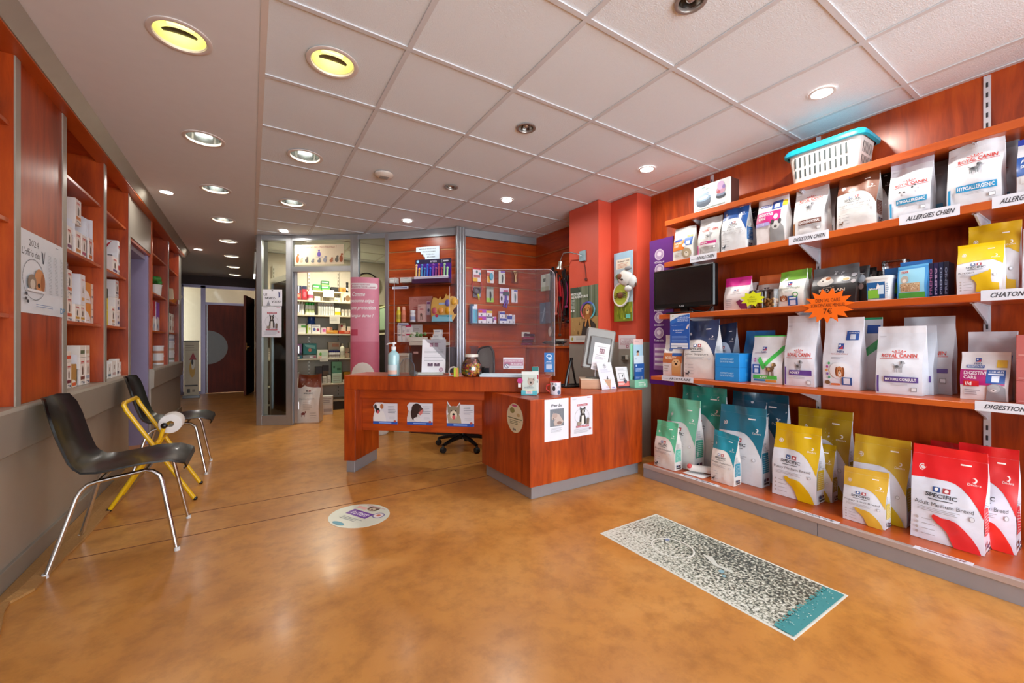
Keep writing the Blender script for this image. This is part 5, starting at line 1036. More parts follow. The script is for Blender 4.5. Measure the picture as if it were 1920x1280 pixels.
# pink totem
t=thing('cardboard_totem','tall pink elliptical cardboard totem with white handwriting behind the desk','totem',(1.207,5.337,0),-.38)
W2=.172; H=1.905; mb=MB(); rows=[]
N=24; prof=[(W2*math.cos(PI+PI*k/N),.07*math.sin(PI+PI*k/N)) for k in range(N+1)]+[(W2*math.cos(PI*k/N),.07*math.sin(PI*k/N)) for k in range(1,N)]
mb.grid([[(x,y,z) for x,y in prof] for z in (0,H)],P('#d8849a',.45),True)
def tf(x,y,off):
    q=PI+PI*min(1,max(0,x/(2*W2))); q=PI+math.acos(max(-1,min(1,1-x/W2))); return Vector(((W2+off)*math.cos(q),(.07+off)*math.sin(q),y))
p=Pr().rect(.0,.945,.94,.99,'#e8dfe2').text('PUCES ET TIQUES SONT',.1,.973,.8,.985,'#b0486a',True).text('PRESENTES TOUTE L ANNEE',.1,.953,.85,.965,'#b0486a',True)
p=Pr()
p.poly([(0.0,.962),(.9,.962),(.95,.952),(.95,.935),(.9,.925),(0,.925)],'#e8e0e2').text('PUCES ET TIQUES SONT',.08,.946,.7,.954,'#b0506a',True).text('PRESENTES TOUTE L ANNEE',.08,.932,.88,.940,'#b0506a',True)
for t_,xa,xb,yv in (('Comme',.06,.56,.875),('personne exigez',.02,.85,.828),('une protection',.02,.9,.782),('longue duree !',.03,.82,.732)): p.text(t_,xa,yv,xb,yv+.03,'#f2eaec',True,.25)
p.rect(0,.0,1,.58,'#c8647c').rect(.0,.62,.28,.66,'#c04a64').ell(.45,.36,.40,.085,'#e6e2dc').rect(0,.1,1,.34,'#dcd0ce')
p.emit(mb,tf,2*W2,H,True)
mb.build('printed_sleeve',t); mb=MB(); mb.face([(x,y,H) for x,y in prof],P('#b8607a')); mb.build('top_cap',t)
# roll-up in corridor
t=thing('rollup_banner','cream roll-up banner with a cartoon bird and umbrella in the corridor','banner',(-1.12,10.2,0),.0)
x0=ony(345,700,10.2)[0]; x1=ony(373,700,10.2)[0]; z1=ony(358,640,10.2)[1]; t.location=(x0,10.2,0)
mb=MB(); mb.box(0,0,.04,x1-x0,.006,z1,P('#cdbfa6',.5)); Pr().lines(.1,.82,.9,.95,3,'#8a7a6a',2,.2).ell(.55,.5,.2,.16,'#cfa048').ell(.6,.6,.13,.12,'#e0d8c8').poly([(.35,.66),(.6,.8),(.85,.66)],'#a02a34').ell(.55,.62,.07,.05,'#3a3230').lines(.05,.17,.95,.21,1,'#3a3430',1,.6).rect(.2,.06,.4,.13,'#4a4440').rect(.55,.07,.75,.12,'#8a7a6a').emit(mb,flat((0,0,.04),(1,0,0),(0,0,1),(0,-1,0)),x1-x0,z1-.04); mb.build('printed_panel',t)
mb=MB(); mb.box(-.02,-.06,0,x1-x0+.02,.06,.05,P('#8a8a8c',.3,.6),bev=.005); mb.box(-.01,-.01,z1,x1-x0+.01,.015,z1+.02,P('#2a2a2c',.4)); mb.build('stand',t)
# =============== RECEPTION DESK ===============
DA=math.atan2(2.55-3.678,1.971-.661); DW=math.hypot(1.31,1.128); DT=.82; LT=.70
desk=thing('reception_desk','raised cherry reception desk turned at an angle on one side leg','desk',(.661,3.678,0),DA)
mb=MB(); mb.box(0,0,LT+.0015,DW,.385,DT,WV,bev=.0025); mb.build('desk_top',desk)
mb=MB(); mb.box(0,0,.10,.10,.43,LT+.003,WV,bev=.0025); mb.build('side_leg',desk)
mb=MB(); mb.box(.014,.014,0,.088,.42,.10,P('#9a9da4',.3,.5),bev=.002); mb.build('plinth',desk)
mb=MB(); mb.box(.10,.08,.62,1.19,.115,LT+.002,WH,bev=.002); mb.build('upper_rail',desk)
mb=MB(); mb.box(.10,.12,.335,1.165,.145,.625,WH,bev=.002); mb.build('modesty_panel',desk)
def dp(x,y,z=0): c,s_=math.cos(DA),math.sin(DA); return (.661+c*x-s_*y,3.678+s_*x+c*y,z)
# pet cards on the modesty panel
def petcard(label,u0,u1,v0,v1,c1,c2,muz,k):
    q0=dp(0,.12); q1=dp(DW,.12); s0,z0=onseg(u0,v1,q0,q1); s1,z1=onseg(u1,v0,q0,q1); b=dp(s0,.117,z0); w_,h_=s1-s0,z1-z0
    p=Pr(); p.rect(0,0,1,.13,'#2450a8').rect(.25,.035,.75,.085,'#8aa8e0')
    p.poly([(.06,.13),(.02,.45),(.1,.62),(.42,.62),(.52,.3),(.54,.13)],c2)
    if k==0: p.ell(.2,.78,.15,.19,c1); p.ell(.10,.8,.055,.12,'#2c2422'); p.ell(.36,.82,.07,.12,'#b0673a'); p.ell(.19,.62,.09,.13,'#1e1a1a'); p.ell(.2,.56,.05,.08,'#c8545a')
    if k==1: p.ell(.38,.72,.2,.24,c1); p.ell(.28,.5,.13,.3,c1); p.ell(.55,.66,.09,.12,'#4a2a22'); p.poly([(.45,.55),(.62,.72),(.6,.5),(.5,.42)],'#c8706a'); p.ell(.42,.25,.16,.1,'#d8d4d4')
    if k==2: p.poly([(.01,.98),(.04,.55),(.18,.72)],c1); p.poly([(.48,.95),(.47,.5),(.33,.72)],c1); p.ell(.25,.62,.2,.24,c1); p.ell(.25,.48,.13,.18,muz); p.ell(.25,.5,.045,.05,'#1e1a18'); p.ell(.26,.38,.06,.09,'#c8545a'); p.ell(.17,.66,.03,.03,'#2a2018'); p.ell(.33,.66,.03,.03,'#2a2018')
    p.lines(.62,.50,.96,.86,5,'#7a7a84',k,.28); p.lines(.66,.24,.96,.36,3,'#a8a8b0',k+5,.2); p.ell(.9,.15,.05,.05,'#b04a3a')
    ol=[(0,0),(1,0),(1,.97),(.45,.97),(.4,1.),(.1,1.),(0,.85),(.06,.6),(0,.3)] if k<2 else [(0,0),(1,0),(1,.92),(.5,.92),(.48,1.02),(.38,.84),(.14,.84),(.02,1.05),(-.02,.6),(0,.3)]
    sheet('pet_card',label,'card',b,DA,w_,h_,'#d6d2d8',p,outline=ol,group='dog cards on the desk panel')
petcard('card with a white dog with brown and black ears on the desk panel',700,745.5,755,794,'#e6e2e0','#e2dedc','#fff',0)
petcard('card with a brown and white spaniel-like dog, middle of the desk panel',763.5,811.5,755,795.5,'#2e1a16','#c8c0bc','#fff',1)
petcard('card with a grey wolf-like dog licking its nose on the desk panel',838,889,755,798.5,'#8a7a66','#a89880','#d8c8b0',2)
# lower counter block
t=thing('counter_block','low cherry counter block with a grey metal plinth beside the shelves','counter',(1.62,2.31,0))
mb=MB(); mb.box(0,0,.095,1.145,.70,LT,WV,bev=.0025); mb.build('counter_body',t); mb=MB(); mb.box(.03,.03,0,1.13,.68,.095,P('#a3a5ab',.3,.5),bev=.002); mb.build('plinth',t)
mb=MB(); mb.box(.075,.70,.30,.9,.98,LT,WV,bev=.0025); mb.build('rear_body',t)
def onblock(name,label,u0,v0,u1,v1,base,p,dx=0,**k):
    x0,z0=ony(u0,v1,2.309); x1,z1=ony(u1,v0,2.309); return sheet(name,label,'poster',(x0,2.309,z0),0,x1-x0,z1-z0,base,p,**k)
p=Pr().text('Perdu',.28,.81,.72,.88,'#2c2c34',True); p.rect(.22,.34,.80,.76,'#7a8088')
for k in range(8): p.rect(.22+.072*k,.34,.226+.072*k,.76,'#6a7078')
p.poly([(.36,.7),(.34,.6),(.45,.66),(.6,.62),(.72,.5),(.78,.44),(.66,.36),(.4,.36),(.36,.45),(.44,.52),(.30,.5),(.28,.56)],'#c0b0a8').ell(.42,.6,.1,.06,'#b09c94').ell(.35,.53,.02,.012,'#3a2a2a').ell(.6,.42,.1,.04,'#8a7068').lines(.25,.2,.75,.31,4,'#a0a0a8',3,.25)
onblock('paper_poster','white lost-cat notice with a grey picture on the counter block',1021,745.5,1066,829,'#dfe2ea',p)
onblock('paper_poster','white recruitment poster with a sitting dog in a circle on the counter block',1070,741,1111,820,'#dfdfe8',dogposter())
# oval sticker on block side
mb=MB(); y0,zc_=onx(965,783.5,1.618)[0],onx(965,783.5,1.618)[1]; ry=(onx(950,783,1.618)[0]-onx(980,783,1.618)[0])/2; rz=(onx(965,756,1.618)[1]-onx(965,811,1.618)[1])/2
fn=flat((1.6195,y0,zc_),(0,-1,0),(0,0,1),(-1,0,0))
mb.prism([(ry*math.cos(2*PI*k/32),rz*math.sin(2*PI*k/32)) for k in range(32)],-.0009,0.,P('#d8d0b0',.5),M=Matrix(((0,0,1,1.6195),(-1,0,0,y0),(0,1,0,zc_),(0,0,0,1))))
p=Pr().poly([(.95*math.cos(q),.95*math.sin(q)) for q in [2*PI*(k)/40-.15 for k in range(24)]],'#7a9a4a').ell(.1,.3,.5,.3,'#c8bc8c').ell(-.3,.5,.3,.2,'#8a8a50').ell(.45,.25,.2,.12,'#b8a878').rect(-.85,-.05,.9,.0,'#3a5a3a').lines(-.6,-.45,.7,-.12,3,'#6a7a5a',1,.35).ell(0,.85,.35,.08,'#c0508a').text('DR',-.2,-.85,.2,-.7,'#2c3c5c',True)
p.emit(mb,fn,ry,rz); tag(mb.build('oval_sticker',None,(-.001,0,0)),'oval sticker with a green cat picture on the side of the counter block','sticker')
# things on the desk
def ond(u,v,z=DT): x,y=onz(u,v,z); return (x,y,z+.0008)
# sanitiser
b=ond(741.5,704.5); t=thing('pump_bottle','large clear blue hand sanitiser bottle with a white pump at the left of the desk','bottle',(b[0]+.0,b[1]+.05,b[2]),DA)
mb=MB(); r=.047; mb.lathe([(0,0),(r*.95,.0),(r,.01),(r,.165),(r*.97,.178),(r*.5,.202),(r*.36,.205),(r*.36,.22)],(0,0,0),P('#a8d4dc',.15,alpha=1,coat=.5),24); Pr().rect(-.5,.1,.5,.7,'#cfe0e6').rect(-.5,.1,.5,.35,'#e0b8a8').rect(-.5,.02,.5,.1,'#4a90b0').emit(mb,lambda x,y,off:Vector(((r+off)*math.sin(x/r),-(r+off)*math.cos(x/r),y)),r*2.0,.13,True); mb.build('body',t)
mb=MB(); mb.lathe([(.0,.215),(.02,.215),(.02,.24),(.008,.243),(.008,.262),(.022,.263),(.022,.276),(0,.278)],(0,0,0),P('#e8eaee',.4),18); mb.tube([(0,0,.27),(-.04,0,.268),(-.062,0,.258)],.006,P('#e8eaee',.4),8); mb.build('pump',t)
# notice in A4 stand
b=ond(793,703); t=thing('notice_stand','white A4 notice with square pictures in a clear stand on the desk','notice',(b[0],b[1]+.0,b[2]),DA+.12)
WN,HN=.205,.285; up=Vector((0,.12,1)).normalized(); n=Vector((0,-1,.12)).normalized()
mb=MB(); M=Matrix(((1,up.x,n.x,-.02),(0,up.y,n.y,.03),(0,up.z,n.z,.018),(0,0,0,1))); mb.prism([(0,0),(WN,0),(WN,HN),(0,HN)],-.001,0,PAPER,M=M)
p=Pr().lines(.2,.90,.8,.93,1,'#9a8a98',1,.6)
for a,b2,yy0,c in ((.32,.47,.78,'#a87a8c'),(.52,.67,.78,'#a87a8c')): p.rect(a,yy0,b2,yy0+.115,c); p.rect(a+.03,yy0+.02,b2-.03,yy0+.09,'#c09aac'); p.rect(a+.06,yy0+.04,b2-.06,yy0+.06,c)
for yy0 in (.735,.68,.64,.60,.56,.50,.46,.40,.36): p.rect(.1,yy0,.9-.1*((yy0*100)%2),yy0+.007,'#8a8a94')
for a in (.25,.53): p.rect(a,.19,a+.22,.28,'#5a4458'); p.rect(a+.02,.215,a+.2,.23,'#b8a8b8'); p.ell(a+.11,.27,.03,.02,'#b8a8b8')
p.ell(.82,.09,.09,.065,'#b088a0').ell(.82,.09,.06,.04,'#d0b8c4')
p.emit(mb,lambda x,y,off:M@Vector((x,y,off)),WN,HN); mb.build('printed_sheet',t)
mb=MB(); mb.box(-.055,-.03,0,WN-.03,.07,.022,P('#c6ccc4',.2,coat=.4),bev=.004); mb.build('stand_base',t)
# half round clear sign holder
b=ond(757,705); t=thing('arched_sign','clear arched acrylic sign with a grey badge beside the sanitiser','sign',(b[0]-.0,b[1],b[2]),DA); mb=MB(); pts=[(-.065,0)]+[(.065*math.cos(PI-PI*k/16),.06+.085*math.sin(PI*k/16)) for k in range(17)]+[(.065,0)]
mb.prism(pts,0,.003,CLEARP,M=Matrix(((1,0,0,.03),(0,0,-1,0),(0,1,0,0),(0,0,0,1)))); mb.build('acrylic_sheet',t); mb=MB(); mb.tube([(p_[0]+.03,-.0015,p_[1]) for p_ in pts],.0016,P('#4a6a88',.3),5); mb.build('edge',t)
mb=MB(); mb.ball((.075,.02,.022),.038,.012,.024,P('#5a5a5c',.3),14,7); mb.build('badge',t)
# sweet jar
b=ond(880,707.3); t=thing('sweet_jar','round glass jar full of colourful wrapped sweets on the desk','jar',(b[0]+.045,b[1]+.05,b[2]),DA)
mb=MB(); mb.lathe([(.001,.002),(.06,.002),(.078,.02),(.084,.06),(.078,.1),(.056,.135),(.05,.145),(.05,.178),(.053,.18)],(0,0,0),CLEARP,28); mb.build('glass_jar',t)
mb=MB(); mb.lathe([(.054,.16),(.054,.18),(.0,.183)],(0,0,0),P('#dcd8cc',.3),20); mb.build('lid',t)
mb=MB(); rn=random.Random(8)
for k in range(110):
    q=rn.random()*2*PI; rr=.066*math.sqrt(rn.random()); z=.012+.085*rn.random(); rr=min(rr,.068-.25*max(0,z-.07)); M=Matrix.Translation((rr*math.cos(q),rr*math.sin(q),z))@Matrix.Rotation(rn.random()*3,4,Vector((rn.random(),rn.random(),rn.random()+.01)))
    c=['#e8a820','#e8a820','#d8541c','#e8c83c','#6a3a9a','#d86a2c','#c83a3a','#e8b040','#3a8a4a'][k%9]; mb.box(-.012,-.008,-.007,.012,.008,.007,P(c,.3,coat=.5),M,bev=.003)
o=mb.build('sweets',t); o['kind']='stuff'
# items between jar and notice
t=thing('tape_dispenser','white curved tape dispenser between the notice and the sweet jar','tape dispenser',(lambda b:(b[0]+.03,b[1]+.06,b[2]))(ond(850,706)),DA); mb=MB(); mb.tube([(.03*math.cos(q)*1.3,0,.035+.038*math.sin(q)) for q in [PI*.15+k*PI*1.1/12 for k in range(13)]],.006,P('#e2e2e4',.3),8); mb.box(-.04,-.015,0,.03,.015,.008,P('#d8d8da',.4),bev=.002); mb.build('holder',t)
carton('sticky_note_block','small lime green block of notes beside the sweet jar','note block',None,(lambda b:(b[0]-.0,b[1]+.02,b[2]))(ond(852.5,707)),DA,.035,.03,.072,'#b8d43c',Pr().rect(.5,0,1,1,'#e09858'))
t=thing('pen_box','small black pen holder with clear lid right of the sweet jar','pen holder',(lambda b:(b[0]+.06,b[1]+.09,b[2]))(ond(907,705)),DA); mb=MB(); mb.box(-.035,-.02,0,.0,.02,.07,BLACK,bev=.003); mb.box(.002,-.02,0,.04,.02,.062,P('#16161e',.3),bev=.003); mb.build('holder',t); mb=MB(); mb.box(-.036,-.021,.062,.04,.021,.075,CLEARP); mb.build('lid',t)
b=ond(899,707); carton('document_tray','long pale blue document tray on the desk right of the sweet jar','tray',None,(b[0]+.01,b[1]+.02,b[2]),DA,.44,.13,.022,'#c8dce8',None)
t=thing('coil_cup','clear cup with a pink sweet behind the jar','cup',(lambda b:(b[0]+.08,b[1]+.16,b[2]))(ond(893,706)),DA); mb=MB(); mb.lathe([(0,.001),(.03,.001),(.036,.09)],(0,0,0),CLEARP,18); mb.build('cup_wall',t); mb=MB(); mb.ball((0,0,.10),.028,.028,.02,P('#e08a8a',.4),12,7); mb.build('sweet',t)
# signs on acrylic
# acrylic screens
t=thing('acrylic_screen','flat clear acrylic screen standing on the left of the desk','screen',dp(.34,.17,DT+.001),DA)
w1=.44
x0=onseg(739,641,dp(0,.17),dp(DW,.17))[0]; x1=onseg(843,641,dp(0,.17),dp(DW,.17))[0]; zt=onseg(790,519,dp(0,.17),dp(DW,.17))[1]
t.location=dp(x0,.17,DT+.001); w1=x1-x0; h1=zt-DT
mb=MB(); mb.box(0,0,.0,w1,.004,h1,PLEXI,bev=.001); mb.build('acrylic_sheet',t)
mb=MB(); mb.box(0,-.001,0,.0025,.005,h1,P('#e8d8d8',.2,alpha=1)); mb.box(w1-.002,-.001,0,w1,.005,h1*.9,P('#d8c8d0',.2)); mb.box(0,-.001,h1-.0022,w1,.005,h1,P('#d8b8b0',.2)); mb.box(0,-.001,h1*.42,w1,.005,h1*.425,P('#d8b8b0',.2)); mb.build('edge',t)
x0=onseg(846,641,dp(0,.17),dp(DW,.17))[0]; x1=onseg(1040,641,dp(0,.17),dp(DW,.17))[0]; ztl=onseg(905,508,dp(0,.17),dp(DW,.17))[1]
t=thing('soft_screen','large curved clear plastic screen with a rounded corner on the right of the desk','screen',dp(x0,.17,DT+.001),DA); w2=x1-x0; h2=ztl-DT
ol=[(0,0),(w2,0)]+[(w2-.06+.06*math.cos(q),h2-.06+.06*math.sin(q)) for q in [PI/2*k/8 for k in range(9)]]+[(w2*.3,h2+.012),(0,h2-.02)]
mb=MB(); mb.prism([p_ for p_ in ol],0,.003,SOFT,M=Matrix(((1,0,0,0),(0,0,-1,0),(0,1,0,0),(0,0,0,1)))); mb.build('plastic_sheet',t)
mb=MB(); mb.tube([(p_[0],-.0015,p_[1]) for p_ in ol[1:-1]],.0022,P('#cfc4cc',.25),5); mb.box(w2-.075,-.004,0,w2,.001,h2-.05,CLEARP); mb.build('edge',t)
def onscreen(name,label,u0,v0,u1,v1,base,p,rot=0,off=.163,cat='sign'):
    q0,q1=dp(0,off),dp(DW,off); s0,z0=onseg(u0,v1,q0,q1); s1,z1=onseg(u1,v0,q0,q1); b=dp(s0,off,z0); return sheet(name,label,cat,b,DA,s1-s0,z1-z0,base,p)
onscreen('paper_sign','white and mauve sign refusing cheques, on the curved screen',943.5,670,981.5,691,'#e2dee4',Pr().rect(.02,.28,.98,.8,'#b87a92').text('LES CHEQUES NE SONT',.06,.58,.96,.76,'#f0e8ee',True).text('PAS ACCEPTES',.38,.34,.92,.52,'#f0e8ee',True).ell(.18,.25,.13,.2,'#4a4a72').ell(.18,.25,.1,.16,'#e2dee4').poly([(.1,.38),(.13,.4),(.27,.12),(.24,.1)],'#4a4a72').lines(.4,.1,.95,.2,1,'#8aa0a8'))
onscreen('paper_sign','bright blue card with paw marks on the right edge of the curved screen',1020.5,661,1038.5,697,'#2272b8',Pr().ell(.5,.82,.3,.1,'#c8dcf0').ell(.5,.82,.2,.06,'#2272b8').ell(.58,.68,.2,.06,'#c8dcf0').text('AVIS',.2,.50,.75,.57,'#dce8f4',True).lines(.1,.43,.9,.49,1,'#dce8f4').rect(.2,.14,.8,.4,'#b8c8e0').rect(.65,.04,.9,.08,'#dce8f4'))
# pouches and mug at the desk end, on the lower block
def onb(u,v): x,y=onz(u,v,LT); return (x,y,LT+.0008)
b=onb(977,741); b2=onb(1007,741)
t=thing('counter_display','teal tray holding a white pet-treat pouch with a pink disc on the counter corner','display',(b[0],b[1],b[2]),DA+.04)
mb=MB(); mb.box(0,0,0,.118,.075,.036,P('#58b8c4',.35),bev=.003); Pr().rect(.3,.3,.72,.98,'#e2dcdc').text('VETO',.38,.6,.64,.8,'#b0405a',True).rect(.36,.42,.66,.5,'#9a9aa6').emit(mb,flat((0,0,0),(1,0,0),(0,0,1),(0,-1,0)),.118,.036); mb.build('tray',t)
mb=MB(); mb.box(.004,.004,.02,.118,.03,.178,P('#c8d4cc',.4),bev=.006); p=Pr().rect(0,.85,1,1,'#dfe6e2').ell(.6,.52,.22,.18,'#b8a89c').ell(.6,.48,.07,.05,'#3a302c').poly([(.45,.75),(.4,.55),(.52,.62)],'#a8988c').poly([(.82,.75),(.85,.55),(.72,.62)],'#8a7a70').text('VETERINARY',.15,.2,.8,.27,'#5a6a7a').text('HPM',.4,.28,.7,.34,'#4a5a6a').rect(.2,.06,.9,.14,'#e0d8a8'); p.emit(mb,flat((.004,.004,.02),(1,0,0),(0,0,1),(0,-1,0)),.114,.158); mb.build('pouch',t)
mb=MB(); mb.lathe([(0,-.002),(.021,-.002),(.021,.002),(0,.002)],(0,0,0),P('#b8307a',.4),24,M=Matrix.Translation((-.008,-.004,.11))@Matrix.Rotation(PI/2,4,'X')); mb.box(-.022,-.003,.06,.0,0,.09,P('#e2dcdc',.5)); mb.build('disc_label',t)
b=onb(1000,741); t=thing('treat_packet','narrow green-topped packet behind the treat pouch on the counter','packet',(b[0]+.03,b[1]+.06,b[2]),DA)
mb=MB(); mb.box(0,0,0,.05,.03,.21,P('#d8dcd8',.4),bev=.006); Pr().rect(0,.85,1,1,'#2c7a78').rect(0,.55,1,.7,'#b8445a').text('PRO',.2,.6,.8,.67,'#e8e0e0',True).rect(.1,.42,.9,.5,'#4a5a6a').emit(mb,flat((0,0,0),(1,0,0),(0,0,1),(0,-1,0)),.05,.21); mb.build('pouch',t)
b=onb(1048,740.5); t=thing('mug','white mug with a red rim and dog pictures on the counter corner','mug',(b[0],b[1]+.042,b[2]),0)
mb=MB(); mb.lathe([(0,0),(.038,0),(.041,.004),(.041,.098)],(0,0,0),P('#dfe0ea',.25,coat=.4),28); mb.lathe([(.038,.098),(.038,.03),(0,.03)],(0,0,0),P('#b8302c',.3),28)
Pr().ell(-.45,.5,.28,.2,'#3a3438').ell(-.1,.8,.2,.12,'#9aa8b8').ell(.5,.2,.3,.16,'#4a5a78').ell(.45,.6,.2,.08,'#b8c0d0').ell(-.65,.85,.12,.08,'#7a6a6a').emit(mb,lambda x,y,off:Vector(((.041+off)*math.sin(x/.041-.5),-(.041+off)*math.cos(x/.041-.5),y)),.041,.098,True); mb.build('body',t)
mb=MB(); mb.lathe([(.0412,.094),(.0412,.1),(.038,.1),(.038,.096)],(0,0,0),P('#c8302c',.3),28); mb.build('rim',t)
mb=MB(); mb.tube([(-.036,.015,.08),(-.06,.03,.07),(-.062,.032,.04),(-.04,.018,.02)],.005,P('#c8302c',.3),8); mb.build('handle',t)
# monitor on a wooden box
b=onb(1116,731); 
t=thing('riser_box','pale oak box carrying the grey monitor on the counter','box',(onb(1089,729)[0],onb(1089,729)[1],LT+.0008),R(-38))
bx0,by0=onb(1089,729)[:2]
bw=onb(1138,729)[0]-bx0
mb=MB(); mb.box(0,0,0,.25,.24,.076,WHIPALE,bev=.002); mb.build('carcass',t); mb=MB(); mb.box(-.002,-.002,.076,.252,.242,.083,P('#d8c0a8',.4)); mb.build('lid',t)
# monitor: back faces the viewer
def mcorner(u,v,Y): x,z=ony(u,v,Y); return Vector((x,Y,z))
t=thing('computer_monitor','grey flat monitor seen from behind with a notice taped on it','monitor',(bx0,by0,LT+.085),R(-38))
mo=Vector(t.location); MR=R(6)
Mm=Matrix.Translation((0.02,0.0,.02))@Matrix.Rotation(R(-2),4,'Z')@Matrix.Rotation(R(-13),4,'X')
GM=P('#86837f',.4,.2); GM2=P('#6c6b6a',.4,.2)
mw,mh=.255,.365
# tilt in plane: monitor leans to its left
Mm=Matrix.Translation((.135,.12,.07))@Matrix.Rotation(R(4),4,'Z')@Matrix.Rotation(R(10),4,'Y')@Matrix.Rotation(R(-7),4,'X')
mb=MB(); mb.box(-mw/2,-.03,0,mw/2,.03,mh,GM,Mm,bev=.012); mb.build('casing',t)
mb=MB(); mb.box(-mw*.36,-.052,.03,mw*.38,-.028,mh*.8,GM2,Mm,bev=.012); mb.build('rear_cover',t)
mb=MB(); mb.box(-mw/2+.015,.0295,.015,mw/2-.015,.032,mh-.015,BLACK,Mm); mb.build('screen',t)
mb=MB(); mb.prism([(-.05,-.005),(.085,-.005),(.085,.235),(-.05,.235)],.0535,.0545,PAPER,M=Mm@Matrix(((1,0,0,0),(0,0,-1,0),(0,1,0,0),(0,0,0,1)))); 
fnm=lambda x,y,off:Mm@Vector((-.05+x,-.0547-off,y-.005))
Pr().lines(.2,.84,.8,.88,1,'#8a8a94').rect(.38,.62,.7,.8,'#7a4a5a').rect(.42,.7,.52,.77,'#c8b0b8').rect(.57,.7,.66,.77,'#c8b0b8').rect(.42,.64,.52,.68,'#c8b0b8').rect(.57,.64,.66,.68,'#c8b0b8').rect(.2,.55,.8,.56,'#5a5a64').lines(.15,.4,.85,.5,3,'#9a9aa4').ell(.62,.2,.11,.1,'#5a5a60').ell(.62,.2,.05,.06,'#9a9a9e').lines(.1,.04,.6,.14,3,'#a8a8b0').emit(mb,fnm,.135,.24); mb.build('taped_notice',t)
mb=MB(); mb.tube([(.135,.12,.10),(.13,.12,.0)],.013,P('#c8c8c8',.25,.6),10); mb.lathe([(0,.012),(.07,.01),(.085,0),(0,0)],(0.13,.12,-.0),P('#77756f',.4),24); mb.build('stand',t)
# leaning papers
def lean_sheet(name,label,u0,u1,v1,w_,h_,rot,tilt,base,p,dy=0):
    b=onb(u0,v1); sheet(name,label,'notice',(b[0],b[1]+dy,b[2]+.001),rot,w_,h_,base,p,tilt=tilt)
p=Pr().ell(.5,.86,.1,.075,'#4a4a50').ell(.5,.86,.085,.062,'#e4e4ec').poly([(.44,.91),(.46,.92),(.57,.81),(.55,.80)],'#4a4a50').ell(.48,.87,.03,.02,'#5a5a60').lines(.15,.62,.85,.74,4,'#a0a0ac',2,.2).ell(.52,.36,.09,.07,'#b8b8c0').poly([(.47,.32),(.5,.43),(.56,.47),(.55,.38),(.6,.32)],'#2c2c30').ell(.53,.46,.03,.025,'#2c2c30').ell(.46,.34,.04,.03,'#6a6a70').rect(.3,.22,.7,.23,'#7ab07a').rect(.42,.17,.6,.18,'#7ab07a').rect(.7,.04,.9,.07,'#8a8ac0').lines(.3,.06,.62,.1,2,'#c08a9a')
lean_sheet('paper_notice','white A5 sheet with a no-dogs symbol leaning in front of the monitor',1128,1167,730.5,.158,.236,-.10,.33,'#dedeea',p,dy=-.005)
p=Pr().lines(.15,.8,.85,.93,3,'#8a8a94',2,.2).rect(.2,.38,.65,.7,'#5a5a60').rect(.22,.4,.63,.68,'#e0e0e4').poly([(.4,.55),(.58,.66),(.5,.5)],'#4a4a50').rect(.0,.06,1,.30,'#d8706a').ell(.65,.3,.14,.1,'#4a4a5a').ell(.6,.42,.08,.06,'#8a7a7a').rect(0,0,1,.07,'#3a2c3a').lines(.05,.12,.6,.24,2,'#f0d0cc')
lean_sheet('leaflet_stack','white and coral leaflet with a cat drawing leaning right of the no-dogs sheet',1165,1188,728,.13,.185,-.12,.25,'#e0dfe4',p,dy=.03)
# leaflet holder
b=onb(1191,727.5); t=thing('leaflet_holder','mint green tall leaflet stand with blue leaflets at the end of the counter','leaflet holder',(b[0],b[1]+.005,b[2]),-.06)
GR_=P('#8ad0b0',.4); mb=MB(); mb.box(0,.05,0,.155,.058,.385,GR_,bev=.003); mb.box(0,0,0,.155,.05,.004,GR_); mb.box(0,0,0,.155,.004,.07,GR_,bev=.002); mb.box(0,.0,0,.004,.05,.07,GR_); mb.box(.151,0,0,.155,.05,.07,GR_); Pr().rect(.3,.55,.75,.7,'#d8ece0').rect(.3,.3,.6,.38,'#d8ece0').rect(.7,.2,.85,.5,'#d8ece0').emit(mb,flat((0,0,0),(1,0,0),(0,0,1),(0,-1,0)),.155,.07); mb.build('stand',t)
for k,(x0,z0,h_,y_,base,pr) in enumerate(((.03,.20,.225,.044,'#e0c0bc',Pr().lines(.1,.9,.6,.95,1,'#9a8a90').ell(.3,.5,.3,.2,'#5a4038')),(.022,.16,.215,.036,'#a8cce0',Pr().ell(.45,.55,.14,.14,'#c89a7a').poly([(.3,.68),(.6,.68),(.56,.76),(.34,.76)],'#2c2420').poly([(.1,.2),(.2,.45),(.5,.42),(.6,.2)],'#2c5a9a').ell(.7,.3,.2,.12,'#4a4a52')),(.018,.10,.18,.026,'#d0e0ec',Pr().lines(.1,.8,.3,.9,2,'#8ab0d0').ell(.8,.3,.1,.06,'#c8a848')),(.014,.02,.19,.015,'#1f58a4',Pr().rect(.1,.86,.25,.96,'#b8d0ec').lines(.1,.62,.9,.8,3,'#a8c4e8',1,.5).lines(.1,.3,.6,.42,3,'#a8c4e8',3,.3).rect(.6,.25,.85,.42,'#8090b0')))):
    mb=MB(); mb.box(x0,y_,z0,x0+.115,y_+.003,z0+h_,P(base,.5)); pr.emit(mb,flat((x0,y_,z0),(1,0,0),(0,0,1),(0,-1,0)),.115,h_); mb.build('leaflet',t)
